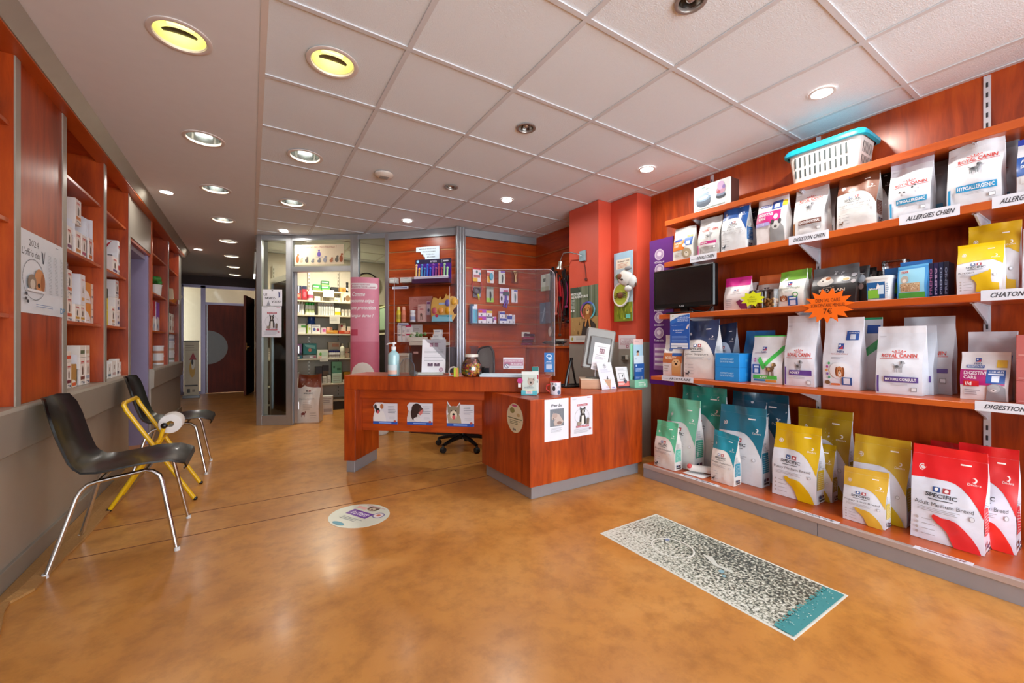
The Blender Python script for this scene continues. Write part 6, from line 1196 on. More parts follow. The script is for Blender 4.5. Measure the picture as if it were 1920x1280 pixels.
# keyboard, phone/easel behind desk end
b=onb(1072,727); t=thing('tablet_stand','black angled payment tablet stand left of the monitor','stand',(b[0]+.0,b[1]+.05,b[2]),0)
mb=MB(); mb.tube([(-.03,0,.01),(.0,.0,.14),(.045,.01,.245)],[.014,.013,.011],BLACK,8); mb.tube([(.045,.01,.245),(.10,.04,.12),(.14,.06,.02)],[.010,.009,.009],BLACK,8); mb.box(.035,-.005,.235,.06,.02,.262,BLACK,bev=.004); mb.build('frame',t)
mb=MB(); mb.box(-.05,-.04,0,.1,.05,.014,BLACK,bev=.004); mb.build('base',t)
b=onb(1078,724); t=thing('keyboard','black keyboard lying beside the oak box','keyboard',(b[0]-.03,b[1]+.03,b[2]),-.3); mb=MB(); mb.box(-.1,-.03,0,.12,.05,.016,BLACK,bev=.003); mb.build('case',t)
mb=MB(); 
for i in range(9):
    for j in range(3): mb.box(-.093+.023*i,-.024+.023*j,.016,-.073+.023*i,-.005+.023*j,.021,BLK2,bev=.002)
mb.build('keys',t)
# notice and switch on the column
def oncol(name,label,cat,u0,v0,u1,v1,X,base,p,th=.002,**k):
    y0,z0=onx(u0,v1,X); y1,z1=onx(u1,v0,X); return sheet(name,label,cat,(X-.001,y0,z0),RIGHT,y0-y1,z1-z0,base,p,th=th,**k)
p=Pr().rect(0,.115,1,1,'#6a7258'); rn=random.Random(3)
for k in range(9): x=.04+.1*k+.03*rn.random(); p.rect(x,.45,x+.02+.02*rn.random(),1,['#3f4a3c','#8a8f80','#56604a'][k%3])
p.rect(0,.115,1,.45,'#b08a54')
for k in range(26): x=rn.random()*.95; y=.13+rn.random()*.3; p.poly([(x,y),(x+.015,y+.07),(x+.03,y)],['#8a6434','#c8a468','#6a4c28'][k%3])
p.poly([(.42,.12),(.95,.12),(.92,.32),(.75,.4),(.5,.36)],'#3c332c'); p.poly([(0,.9),(.0,1),(.3,1),(.4,.9)],'#3a4436')
for k in range(24):
    a=2*PI*k/24; b2=2*PI*(k+1)/24; c=['#6aa8c8','#5a6ac8','#5a48a8','#a04a8a','#d85a6a','#e88a7a','#6ac0c8','#58b0c0'][k//3]; p.poly([(.66+.27*math.cos(a),.56+.16*math.sin(a)),(.66+.27*math.cos(b2),.56+.16*math.sin(b2)),(.66+.22*math.cos(b2),.56+.13*math.sin(b2)),(.66+.22*math.cos(a),.56+.13*math.sin(a))],c)
p.ell(.66,.53,.17,.13,'#a8662c').ell(.66,.58,.12,.09,'#c98a48').ell(.56,.53,.05,.08,'#8a4e20').ell(.76,.53,.05,.08,'#8a4e20').ell(.66,.54,.06,.04,'#e0b880').ell(.66,.56,.025,.014,'#2a1a12').ell(.62,.6,.014,.009,'#2a1a12').ell(.7,.6,.014,.009,'#2a1a12').poly([(.6,.42),(.56,.28),(.6,.27),(.66,.4)],'#c98a48').poly([(.74,.42),(.78,.27),(.74,.25),(.69,.4)],'#c98a48')
p.text('PROTEGER',.05,.85,.45,.895,'#e8e8e4',True).text('SES AVENTURES',.05,.795,.68,.84,'#e8e8e4',True).lines(.05,.6,.2,.78,7,'#c8ccc4',3,.3).ell(.07,.57,.03,.017,'#e0e0dc').ell(.16,.57,.03,.017,'#e0e0dc')
p.rect(0,0,1,.115,'#dcdcd4').ell(.1,.055,.04,.03,'#b8a848').lines(.25,.03,.95,.1,3,'#a0a8b0',2,.2)
oncol('wall_poster','large poster of a golden dog in a forest on the red column','poster',1070.5,532,1121.5,641,2.9,'#6a7258',p)
p=Pr().rect(.1,.3,.95,.75,'#c06a80').rect(.12,.32,.93,.73,'#e4e0e6').text('VOTRE',.3,.62,.75,.68,'#b0607a').text('AVIS NOUS',.2,.5,.8,.57,'#b0607a').text('INTERESSE',.15,.38,.88,.45,'#b0607a').rect(.45,.1,.6,.28,'#b0607a').rect(.49,.14,.56,.24,'#e4e0e6')
oncol('paper_sign','small white sign with a pink framed text beside the monitor on the column','sign',1160,627.5,1192,654,3.07,'#e4e0e6',p)
t=thing('power_socket','grey wall socket box low on the column','socket',(3.068,onx(1172,670,3.07)[0],onx(1172,670,3.07)[1]),RIGHT); mb=MB(); mb.box(-.035,-.02,-.025,.035,0,.025,P('#8a857c',.4),bev=.003); mb.build('box',t); mb=MB(); mb.box(-.02,-.023,-.014,.02,-.02,.014,P('#4a4640',.4)); mb.box(.03,-.03,-.02,.045,-.0,.022,P('#d8d4c8',.4),bev=.002); mb.build('cover',t)
# tick sign with plush
y0,z0=onx(1152,603,3.05); y1,_=onx(1187,600,3.05); _,z1=onx(1170,472,3.05); w_=y0-y1; h_=z1-z0
t=thing('diecut_sign','tall card with a plush dog and a magnified tick above green grass','sign',(3.045,y0,z0),RIGHT)
mb=MB(); mb.box(0,0,0,w_,.006,h_,P('#a8c0cc',.5)); p=Pr().rect(0,0,1,.27,'#7a8a24').rect(0,.8,1,1,'#9cc4dc').rect(.12,.76,.88,.9,'#e0dccc').text('Un danger rode !',.2,.85,.86,.88,'#5a3a2c',True).lines(.2,.77,.8,.84,4,'#c07a5a',3,.35)
for k in range(22): x=rn.random()*.95; y=.02+rn.random()*.2; p.poly([(x,y),(x+.02,y+.09),(x+.05,y)],['#98b02c','#5a7418','#b8b83a'][k%3])
p.poly([(.1,.66),(.25,.7),(.5,.52),(.42,.5)],'#4a7a3a').rect(.66,.04,.9,.1,'#6ac8b8')
p.emit(mb,flat((0,0,0),(1,0,0),(0,0,1),(0,-1,0)),w_,h_); mb.build('card',t)
mb=MB(); mb.ball((w_*.68,-.02,h_*.62),w_*.36,.03,h_*.11,P('#dcdcd8',.8),18,10); mb.ball((w_*1.05,-.015,h_*.55),w_*.2,.025,h_*.09,P('#d0d4d6',.8),14,8); mb.ball((w_*.85,-.02,h_*.46),w_*.2,.02,h_*.045,P('#d8dad8',.8),12,7); mb.ball((w_*.9,-.035,h_*.74),w_*.2,.012,h_*.03,P('#8a8c90',.8),12,7); mb.ball((w_*.48,-.045,h_*.64),w_*.14,.01,h_*.04,P('#7a4a30',.8),12,7); mb.ball((w_*.62,-.052,h_*.59),w_*.07,.008,h_*.014,P('#3a2a24',.6),10,6); mb.ball((w_*1.22,-.02,h_*.5),w_*.05,.008,h_*.03,P('#5a3424',.8),8,6); mb.build('plush_dog',t)
mb=MB(); M=Matrix.Translation((w_*.42,-.012,h_*.385))@Matrix.Rotation(PI/2,4,'X')@Matrix.Diagonal((1,1.15,1,1)); mb.lathe([(0,-.004),(w_*.42,-.004),(w_*.45,.0),(w_*.42,.006),(w_*.37,.004)],(0,0,0),P('#d8d8d4',.3),32,M=M); mb.disc((0,0,.002),w_*.38,P('#aab83c',.5),28,M=M); mb.ball((w_*.42,-.02,h_*.375),w_*.17,.008,h_*.045,P('#6a3f24',.5),14,8)
for s_ in (-1,1):
    for k in range(4): mb.tube([(w_*(.42+s_*.12),-.022,h_*(.36+.014*k)),(w_*(.42+s_*.3),-.022,h_*(.33+.03*k))],.0035,P('#4a2a18',.5),5)
mb.build('tick_disc',t)
# gooseneck lamp
t=thing('wall_lamp','small steel gooseneck spotlight on a square plate on the red column','wall lamp',(2.9,onx(1094,480,2.9)[0],onx(1094,480,2.9)[1]),RIGHT)
mb=MB(); mb.box(-.045,-.02,-.055,.045,0,.055,P('#8aa0a8',.3,.5),bev=.004); mb.build('mounting_plate',t)
mb=MB(); mb.tube([(.0,-.02,.0),(-.02,-.07,.02),(-.10,-.1,.045),(-.2,-.10,.055),(-.245,-.1,.0),(-.25,-.1,-.03)],.0055,P('#8a8c8c',.25,.9),8); mb.build('gooseneck',t)
mb=MB(); Ml=Matrix.Translation((-.25,-.1,-.03))@Matrix.Rotation(R(14),4,'Y'); mb.lathe([(0,.01),(.02,.005),(.024,-.04),(.04,-.075),(.036,-.074),(.0,-.05)],(0,0,0),P('#a8aca4',.2,.9),20,M=Ml); mb.build('lamp_head',t)
mb=MB(); mb.tube([(.01,-.006,-.055),(.03,-.006,-.12),(.045,-.006,-.24)],.004,P('#5a2018',.5),6); mb.box(.03,-.014,-.26,.06,-.002,-.235,P('#4a1c14',.5),bev=.003); mb.build('cord',t)
# purple banner
y0,_=onx(1218,641,3.10); y1,_=onx(1262,641,3.10); z1=onx(1218,453,3.10)[1]; zb=.72
w_=y0-y1; h_=z1-zb
p=Pr()
zc=[(477,'Gout'),(505,'Digestion'),(540,'Poids'),(568,'Mobilite'),(595,'Croissance'),(624,'Toutes tailles')]
for v,t_ in zc:
    yy_=(onx(1237,v,3.1)[1]-zb)/h_; p.ell(.43,yy_,.2,.2*w_/h_,'#cfc0d4').ell(.43,yy_,.17,.17*w_/h_,'#a890b4').ell(.43,yy_+.004,.09,.08*w_/h_,'#d8ccdc'); p.text(t_,.22,yy_-.058,.64,yy_-.044,'#d8cce0',True)
p.rect(.2,.10,.95,.28,'#a070b0').lines(.25,.12,.9,.26,4,'#e0d4e8',2,.5)
sheet('tall_banner','tall purple banner with round pale icons beside the shelves','banner',(3.10,y0,zb),RIGHT,w_,h_,'#5a1478',p,th=.012)
# =============== CHAIRS AND OTHERS ===============
def chair(label,loc,rot):
    t=thing('shell_chair',label,'chair',loc,rot,'black shell chairs')
    # profile: seat front -> back -> up the backrest (x forward)
    prof=[(.258,.408),(.272,.426),(.262,.447),(.20,.461),(.10,.455),(.0,.442),(-.08,.434),(-.14,.44),(-.18,.462),(-.205,.50),(-.225,.56),(-.245,.63),(-.262,.70),(-.28,.765),(-.298,.81),(-.305,.825)]
    wd=[.165,.19,.207,.22,.225,.225,.222,.215,.205,.20,.20,.205,.205,.19,.15,.09]
    def surf(off):
        rows=[]
        for k,((x,z),w_) in enumerate(zip(prof,wd)):
            a=prof[max(0,k-1)]; b=prof[min(len(prof)-1,k+1)]; tx,tz=b[0]-a[0],b[1]-a[1]; L=math.hypot(tx,tz); nx,nz=tz/L,-tx/L
            # nx,nz points up/forward
            r=[]
            for j in range(13):
                s_=(j-6)/6; y=w_*s_; cup=(.028 if k<8 else .035)*abs(s_)**2.6*([0,0,.25,.7]+[1]*20)[k]*(1 if k<15 else .3); d=cup+off
                r.append((x+(-nx if k<0 else nx)*d,y,z+nz*d))
            rows.append(r)
        return rows
    A=surf(.0); B=surf(-.009)
    SHL=P('#070708',.28,coat=.25,bump=.08,bscale=300)
    mb=MB(); mb.grid(A,SHL); mb.grid([r[::-1] for r in B],SHL)
    edge=[A[i][0] for i in range(len(A))]+A[-1][1:]+[A[i][-1] for i in range(len(A)-2,-1,-1)]+A[0][-2:0:-1]
    edgeB=[B[i][0] for i in range(len(A))]+B[-1][1:]+[B[i][-1] for i in range(len(A)-2,-1,-1)]+B[0][-2:0:-1]
    mb.grid([edge,edgeB],SHL,True); mb.build('seat_shell',t)
    for s_ in (-1,1):
        mb=MB(); pts=[(.235,s_*.235,.0),(.168,s_*.20,.37),(.158,s_*.195,.40),(.13,s_*.19,.425),(.10,s_*.185,.432),(-.08,s_*.18,.405),(-.115,s_*.18,.395),(-.14,s_*.182,.37),(-.155,s_*.185,.34),(-.245,s_*.235,0)]
        mb.tube(pts,.0105,CHROME,10); mb.build('leg',t)
        for px,py in ((.235,s_*.235),(-.245,s_*.235)):
            mb=MB(); mb.lathe([(0,0),(.013,0),(.013,.012),(.0115,.02)],(px,py,0),P('#d0d0d0',.4),12); mb.build('foot_cap',t)
    mb=MB(); mb.tube([(.10,-.19,.43),(.10,.19,.43)],.009,CHROME,8); mb.tube([(-.08,-.185,.405),(-.08,.185,.405)],.009,CHROME,8); mb.build('cross_bar',t)
    return t
chair('black plastic shell chair with chrome legs nearest the viewer',(-.565,3.012,.0),R(0))
chair('black plastic shell chair with chrome legs behind the yellow frame',(-.55,4.47,.0),R(0))
# yellow roll holder
YEL=P('#e6b80c',.35,coat=.3); t=thing('roll_stand','yellow tubular folding stand holding a white paper roll between the chairs','stand',(-.55,3.78,0))
X0,Y0=-.55,3.78
def q(x,y,z): return (x-X0,y-Y0,z)
for y in (3.60,3.98):
    mb=MB(); mb.tube([q(-.335,y,.012),q(-.69,y,.66)],.013,YEL,10,True); mb.build('long_leg',t)
    mb=MB(); mb.ball(q(-.33,y,.011),.015,.015,.013,BLACK,10,6); mb.build('foot',t)
mb=MB(); mb.tube([q(-.685,3.6,.652),q(-.70,3.602,.69),q(-.702,3.63,.70),q(-.702,3.95,.70),q(-.70,3.978,.69),q(-.685,3.98,.652)],.013,YEL,10); mb.build('top_loop',t)
for y in (3.635,3.945):
    mb=MB(); mb.tube([q(-.775,y,.012),q(-.53,y,.43)],.013,YEL,10); mb.build('short_leg',t); mb=MB(); mb.ball(q(-.775,y,.013),.016,.016,.013,BLACK,10,6); mb.build('foot',t)
mb=MB(); mb.tube([q(-.53,3.615,.43),q(-.53,3.96,.43)],.010,YEL,8); mb.tube([q(-.50,3.64,.52),q(-.50,3.93,.52)],.011,YEL,8)
for y in (3.64,3.93): mb.tube([q(-.53,y,.42),q(-.50,y,.53)],.012,YEL,8)
mb.build('roll_holder',t); mb=MB(); mb.ball(q(-.50,3.625,.53),.02,.014,.02,BLACK,10,7); mb.build('knob',t)
t=thing('paper_roll','white paper roll on the yellow stand','paper roll',(-.48,3.79,.525),0); mb=MB(); M=Matrix.Rotation(-PI/2,4,'X'); mb.lathe([(.022,-.075),(.064,-.075),(.067,-.07),(.067,.07),(.064,.075),(.022,.075),(.022,-.075)],(0,0,0),P('#e2e0de',.8),36,M=M); mb.build('roll',t)
# office chair behind the desk
b=onz(872,845,0); t=thing('office_chair','black office chair with a grey mesh back behind the desk','office chair',(1.93,3.80,0),R(181))
ocx,ocy=onz(868,838,0); t.location=(ocx,ocy,0)
for k in range(5):
    a=2*PI*k/5+.35; mb=MB(); mb.tube([(.03*math.cos(a),.03*math.sin(a),.12),(.16*math.cos(a),.16*math.sin(a),.105),(.28*math.cos(a),.28*math.sin(a),.075)],[.026,.022,.016],BLACK,8); lg=mb.build('leg',t)
    mb=MB(); cx_,cy_=.285*math.cos(a),.285*math.sin(a); mb.lathe([(0,-.022),(.026,-.022),(.028,-.018),(.028,.018),(.026,.022),(0,.022)],(0,0,0),BLK2,16,M=Matrix.Translation((cx_,cy_,.029))@Matrix.Rotation(a+PI/2,4,'Z')@Matrix.Rotation(PI/2,4,'Y')); mb.tube([(cx_,cy_,.03),(cx_,cy_,.075)],.012,BLACK,8); mb.build('castor',lg)
mb=MB(); mb.tube([(0,0,.09),(0,0,.42)],[.03,.022],BLACK,12); mb.build('gas_column',t)
mb=MB(); mb.box(-.22,-.23,.43,.23,.23,.50,BLK2,bev=.03); mb.build('seat',t)
mb=MB(); mb.tube([(-.15,0,.44),(-.24,0,.5),(-.26,0,.70)],.02,BLACK,8); mb.build('back_bar',t)
mb=MB(); rows=[]
for k in range(9):
    z=.56+.49*k/8; w_=.2*(1-.22*(k/8)**3) if k<8 else .12; rows.append([(-.27-.04*math.sin(PI*k/8)*0+.03*abs(j/4-1)**2-.03*(k/8),w_*(j/4-1),z-(.02*abs(j/4-1)**2 if k==8 else 0)) for j in range(9)])
GMESH=P('#8b918b',.5,bump=.8,bscale=160)
mb.grid(rows,GMESH); mb.grid([[(p_[0]-.012,p_[1],p_[2]) for p_ in r][::-1] for r in rows],GMESH); ba=mb.build('backrest',t)
mb=MB(); ed=[r[0] for r in rows]+rows[-1][1:]+[r[-1] for r in rows[-2::-1]]; mb.tube([(x-.006,y,z) for x,y,z in ed],.012,BLACK,8); mb.build('back_frame',ba)
mb=MB()
for k in range(22):
    z=.57+.018*k; mb.box(-.305-.0*k,-.16,z,-.298,.16,z+.006,P('#8a8f88',.5)) if False else None
# waste bin behind left leg
b=onz(710,813,0); mb=MB(); mb.lathe([(0,0),(.10,0),(.115,.02),(.13,.30),(.126,.30),(.11,.02)],(0,0,0),P('#dcdcd8',.5),28); o=mb.build('waste_bin',None,(b[0],b[1],.001)); tag(o,'white round waste bin behind the side leg of the desk','bin')
# floor stickers
p=Pr()
mx0,mx1,my0,my1=1.69,2.185,.715,1.715
def matmat():
    m=bpy.data.materials.new('worn_printed_vinyl'); m.use_nodes=True; n=m.node_tree.nodes; L=m.node_tree.links; b=n['Principled BSDF']; g=n.new('ShaderNodeTexCoord')
    n1=n.new('ShaderNodeTexNoise'); n1.inputs['Scale'].default_value=70; n1.inputs['Detail'].default_value=4; n1.inputs['Roughness'].default_value=.7; L.new(g.outputs['Object'],n1.inputs[0])
    n2=n.new('ShaderNodeTexNoise'); n2.inputs['Scale'].default_value=9; n2.inputs['Detail'].default_value=5; L.new(g.outputs['Object'],n2.inputs[0])
    sx=n.new('ShaderNodeSeparateXYZ'); L.new(g.outputs['Object'],sx.inputs[0])
    # wear falls off towards the far-left corner of the sheet
    a=n.new('ShaderNodeMath'); a.operation='MULTIPLY_ADD'; a.inputs[1].default_value=.14; a.inputs[2].default_value=0; L.new(n2.outputs[0],a.inputs[0])
    gx=n.new('ShaderNodeMapRange'); gx.inputs[1].default_value=.0; gx.inputs[2].default_value=.32; gx.inputs[3].default_value=-.07; gx.inputs[4].default_value=.02; L.new(sx.outputs[0],gx.inputs[0])
    gy=n.new('ShaderNodeMapRange'); gy.inputs[1].default_value=1.0; gy.inputs[2].default_value=.45; gy.inputs[3].default_value=-.02; gy.inputs[4].default_value=.06; L.new(sx.outputs[1],gy.inputs[0])
    s1=n.new('ShaderNodeMath'); s1.operation='ADD'; L.new(n1.outputs[0],s1.inputs[0]); L.new(a.outputs[0],s1.inputs[1])
    s2=n.new('ShaderNodeMath'); s2.operation='ADD'; L.new(s1.outputs[0],s2.inputs[0]); L.new(gx.outputs[0],s2.inputs[1])
    s3=n.new('ShaderNodeMath'); s3.operation='ADD'; L.new(s2.outputs[0],s3.inputs[0]); L.new(gy.outputs[0],s3.inputs[1])
    r=ramp(n,[(.51,'#dee0d6'),(.57,'#b4b6a6'),(.62,'#989c8c'),(.67,'#464a46')]); L.new(s3.outputs[0],r.inputs[0]); L.new(r.outputs[0],b.inputs['Base Color']); b.inputs['Roughness'].default_value=.35; return m
mb=MB(); mb.box(0,0,.0002,mx1-mx0,my1-my0,.0012,P('#dcded4',.35)); mb.face([(.012,.012,.0016),(mx1-mx0-.012,.012,.0016),(mx1-mx0-.012,my1-my0-.012,.0016),(.012,my1-my0-.012,.0016)],matmat())
p=Pr()
for k in range(30):
    a=2*PI*k/30; b2=a+.22; p.poly([(.42+.2*math.cos(a),.67+.115*math.sin(a)),(.42+.2*math.cos(b2),.67+.115*math.sin(b2)),(.42+.185*math.cos(b2),.67+.106*math.sin(b2)),(.42+.185*math.cos(a),.67+.106*math.sin(a))],'#e6e8e0')
p.poly([(.56,.54),(.60,.50),(.5,.44),(.52,.38),(.48,.36),(.46,.45)],'#d2d6cc'); p.ell(.52,.74,.03,.012,'#8a98b8').ell(.42,.40,.03,.012,'#8ab4c0').ell(.36,.37,.02,.008,'#8ab4c0'); p.rect(.03,.008,.97,.07,'#3f8e92'); rn=random.Random(5)
for k in range(60): x=.03+.9*rn.random(); y=.062+.012*rn.random(); p.rect(x,y,x+.02,y+.006+.008*rn.random(),'#4a9a9c')
for k in range(70): x=.03+.92*rn.random(); y=.016+.05*rn.random(); p.rect(x,y,x+.012*rn.random()+.003,y+.004,'#c8d4cc' if k%2 else '#2c7478')
p.emit(mb,lambda x,y,off:Vector((x,y,.0017+off)),mx1-mx0,my1-my0,lay=.0002)
tag(mb.build('floor_sticker',None,(mx0,my0,0)),'large rectangular worn speckled floor sticker with a teal end strip','floor sticker')
mb=MB(); oc=(onz(674,966,0)); ax_=(.26,.17)
Mo=Matrix.Translation((oc[0],oc[1],0))@Matrix.Rotation(R(52),4,'Z')
mb.prism([(.195*math.cos(2*PI*k/40),.175*math.sin(2*PI*k/40)) for k in range(40)],.0002,.0012,P('#d3d8c8',.35))
p=Pr().text('0 STRESS',-.55,-.3,.55,-.05,'#ffffff',True)
p=Pr().rect(-.62,-.12,.42,.30,'#6a3a98').text('0 STRESS',-.5,-.02,.32,.20,'#e8e4f0',True,.2).ell(.0,.62,.22,.18,'#8a7a68').ell(0,.6,.13,.1,'#c8b8a0').ell(0,.57,.05,.035,'#2c2420').ell(-.18,.66,.06,.14,'#5a4a3a').ell(.18,.66,.06,.14,'#5a4a3a').ell(.62,.32,.22,.22,'#6a6a9a').ell(.62,.32,.18,.18,'#e0d8d8').ell(.62,.32,.08,.08,'#c8745a').rect(-.7,.42,-.2,.6,'#e0b0a8').lines(-.5,-.5,.5,-.25,3,'#8a9098',1,.3).lines(-.45,.72,.45,.86,2,'#c88a9a',1,.3).ell(-.1,-.82,.28,.1,'#4a9ab0')
p.emit(mb,lambda x,y,off:Vector((x,y,.0013+off)),.175,.175,lay=.0002)
tag(mb.build('floor_sticker',None,(oc[0],oc[1],0),R(-62)),'oval pale floor sticker with a purple block on the open floor','floor sticker')
# =============== WALL SHELVES ON THE RIGHT ===============
YE=2.25; YB=-1.0
def wshelf(name_l,X,z,th):
    t=thing('wall_shelf',name_l,'shelf',(X,YE,z),0,'long cherry wall shelves'); mb=MB(); mb.box(0,YB-YE,-th,3.268-X,0,0,WSH,bev=.002); mb.build('board',t)
    for yb in (2.0,1.235,.475,-.29):
        mb=MB(); L=min(.30,3.26-X-.03); M=Matrix.Translation((3.262-X,yb-YE,-th))@Matrix.Rotation(PI,4,'Z')
        mb.prism([(0,0),(L,0),(L,-.012),(.03,-.085),(0,-.10)],-.004,.004,P('#d2d4de',.4,.3),M=M@Matrix(((1,0,0,0),(0,0,1,0),(0,1,0,0),(0,0,0,1)))); mb.box(0,-.012,-.004,L,.012,0,P('#d2d4de',.4,.3),M); mb.build('bracket',t)
    return t
SHV={}
SHV['T']=wshelf('topmost long cherry shelf carrying the turquoise-lidded box',2.98,2.13,.043)
SHV['2']=wshelf('second long cherry shelf from the top, below the ceiling-level one',2.97,1.775,.042)
SHV['3']=wshelf('third long cherry shelf from the top, beside the television',2.90,1.33,.038)
SHV['1']=wshelf('lowest long cherry wall shelf above the feed sacks',2.80,.82,.03)
for yb,lab in ((2.0,'by the television'),(1.235,'in the middle of the shelves'),(.475,'at the right edge of the photo')):
    mb=MB(); mb.box(-.006,-.013,.12,0,.013,2.5,P('#d6d8e0',.35,.4))
    for k in range(44): mb.box(-.0072,-.004,.16+.053*k,-.0058,.004,.185+.053*k,P('#2a2a30',.6))
    tag(mb.build('slotted_rail',None,(3.2695,yb,0)),'white slotted steel rail on the cherry wall %s'%lab,'shelf rail','slotted rails')
t=thing('display_platform','low cherry platform with grey metal plinth along the right wall','platform',(2.70,YE,0))
mb=MB(); mb.box(.0,YB-YE,.075,.03,0,.105,P('#b8a8a4',.35,.3),bev=.002); mb.build('edge_trim',t)
mb=MB(); mb.box(.03,YB-YE,.02,.57,0,.104,WSH); mb.build('deck',t)
for y0,y1 in ((1.03,YE),(YB,1.027)): mb=MB(); mb.box(.008,y0-YE,0,.03,y1-YE,.0748,P('#9c9da6',.35,.4)); mb.build('plinth',t)
def strip(sk,u0,u1,label_t,hgt=.055,drop=.012,prefix=None,X=None,z=None,base='#d6d8e2'):
    sh_=SHV[sk]; X=X or sh_.location[0]; z=z or sh_.location[2]; y0=onx(u0,641,X)[0]; y1=onx(u1,641,X)[0]; w_=y0-y1
    p=Pr(); 
    if label_t: p.text(label_t,.12 if not prefix else .25,.28,.93,.72,'#3a3a42',True,.3)
    if prefix: p.text(prefix,.05,.38,.22,.55,'#4a4a52')
    sheet('shelf_strip',None,None,(-.0015,y0-YE,-hgt+drop),RIGHT,w_,hgt,base,p,parent=sh_)
strip('2',1294,1344,'RENALE CHIEN',prefix='fonction'); strip('2',1479,1554,'DIGESTION CHIEN'); strip('2',1686,1800,'ALLERGIES CHIEN'); strip('2',1860,1990,'ALLERGIES CHAT')
strip('3',1839,1990,'CHATON CHIOT',hgt=.05); strip('1',1241,1300,'ARTICULAIRE',hgt=.04,prefix='fonction'); strip('1',1828,1990,'DIGESTION CHAT',hgt=.045)
pl=t
for u0,u1,tx in ((1271,1345,'CHIEN'),(1483,1570,'CROISSANCE'),(1711,1823,'CHIEN ADULTE')):
    y0=onx(u0,641,2.7)[0]; y1=onx(u1,641,2.7)[0]; mb=MB(); mb.box(.0,0,.1052,.04,y0-y1,.1062,P('#dcdce6',.4)); Pr().text(tx,.1,.3,.9,.75,'#7a2a3a' if tx=='CHIEN ADULTE' else '#3a3a42',True,.3).emit(mb,flat((.002,y0-y1,.1063),(0,-1,0),(1,0,0),(0,0,1)),y0-y1,.038); mb.build('name_strip',pl,(0,y1-YE,0))
# ---------------- sacks ----------------
def pb(label,uL,uR,vT,X,z,d,base,top,pr,side=None,rot=0,Z=None,**k):
    yL=onx(uL,641,X)[0]; yR=onx(uR,641,X)[0]; w_=yL-yR
    h_=(onx((uL+uR)/2,vT,X+d*.5)[1]-z) if Z is None else Z
    return bag(label,(X,(yL+yR)/2,z+.001),RIGHT+rot,w_,h_,d,base,top,pr,side,**k)
G='sacks on the low platform'
zp=.105
pb('small light-green and white pack at the left end of the platform',1227,1266,789,2.752,zp,.085,'#dcd8d4','#58b890',specific('#58b890','Weight Reduction',asp=.5,icon='#3a3a40'),spec_side('#58b8a0'),group=G,lean=-.02,amp=.011)
pb('mint-green topped sack behind the small light-green pack',1246,1304,747,2.875,zp,.12,'#dcdcdc','#6cbc9c',specific('#6cbc9c','',asp=.6),spec_side('#3c9c84'),group=G,amp=.012)
pb('tall teal-topped sack at the back left of the platform',1270,1352,724,3.03,zp,.16,'#d4d4d6','#1f9484',specific('#1f9484','',asp=.7),None,group=G,amp=.016)
pb('small petrol-blue topped pack at the front of the platform',1333,1377,810,2.80,zp,.085,'#dfdad6','#128296',specific('#128296','Weight Reduction',asp=.5,icon='#3a4a50'),spec_side('#2a8ca4'),group=G,lean=.03,tilt=-.03,amp=.012)
pb('petrol-blue topped sack behind the small petrol pack',1345,1430,761,2.93,zp,.105,'#dadce2','#14708a',specific('#14708a','',asp=.65),spec_side('#1c7c9a'),group=G,amp=.012)
pb('dark petrol sack with a crumpled top at the back of the platform',1366,1470,733,3.10,zp,.13,'#d0d2da','#14506a',specific('#14506a','',asp=.75),None,group=G,amp=.02,slump=.04)
pb('bright yellow sack with a dog-head shape, in front of two ochre ones',1447,1533,796,2.905,zp,.12,'#e2e4ee','#dcb408',specific('#dcb408','Puppy Medium Breed','dog','#dcb000',asp=.62),spec_side('#d8b41c'),group=G,amp=.01)
pb('ochre sack half hidden right of the bright yellow one',1503,1562,830,3.03,zp,.075,'#d6d6e0','#b8940c',specific('#b8940c','','dog','#b8940c',asp=.6),spec_side('#a88a20'),group=G,amp=.012)
pb('tall ochre sack behind, against the wall right of the middle rail',1491,1592,767,3.135,zp,.11,'#d2d2dc','#a98a10',specific('#a98a10','','dog','#a98a10',asp=.7),spec_side('#8a7014'),group=G,amp=.014)
pb('small pale-yellow topped pack at the front of the platform',1579.5,1662,879,2.825,zp,.075,'#dcdee8','#d8ae3a',specific('#d8ae3a','Puppy Small Breed','dog','#d8aa38',asp=.75),spec_side('#d8bc50'),group=G,amp=.008,tilt=.01)
pb('yellow sack behind the small pale-yellow pack',1596,1702,819,2.955,zp,.12,'#dcdce6','#c8a424',specific('#c8a424','Adult Breed','dog','#c8a810',asp=.7),spec_side('#b89a1c'),group=G,amp=.012)
pb('big red and white sack with a red dog-head shape at the front',1706,1848,840,2.872,zp,.12,'#e2e6f4','#e41c24',specific('#e41c24','Adult Medium Breed','dog','#e02a30',asp=.8),spec_side('#d83a40'),group=G,amp=.011)
pb('red and white sack right of the big red one, cut by its edge',1792,1908,836,3.01,zp,.12,'#dfe0ee','#d81c22',specific('#d81c22','Adult Medium Breed','dog','#e02820',asp=.8),spec_side('#c83038'),group=G,amp=.012)
pb('red topped sack at the back between the two other red ones',1740,1845,831,3.15,zp,.10,'#d4d4de','#c81820',specific('#c81820','',asp=.8),None,group=G,amp=.014)
t=thing('rolled_package','white wrapped roll lying between the green and petrol packs','package',(2.80,1.83,zp+.02),0)
mb=MB(); mb.tube([(.0,.08,.02),(.02,.075,.02),(.10,-.08,.02),(.11,-.1,.02)],[.012,.026,.026,.01],P('#e0dcd8',.4),14); mb.build('wrap',t); mb=MB(); mb.box(-.03,-.06,-.019,.08,.1,-.016,P('#e8e8ea',.4)); mb.build('tray',t); mb=MB(); mb.ball((.01,.07,.032),.02,.02,.02,P('#c84a4a',.4),10,6); mb.build('label_spot',t)
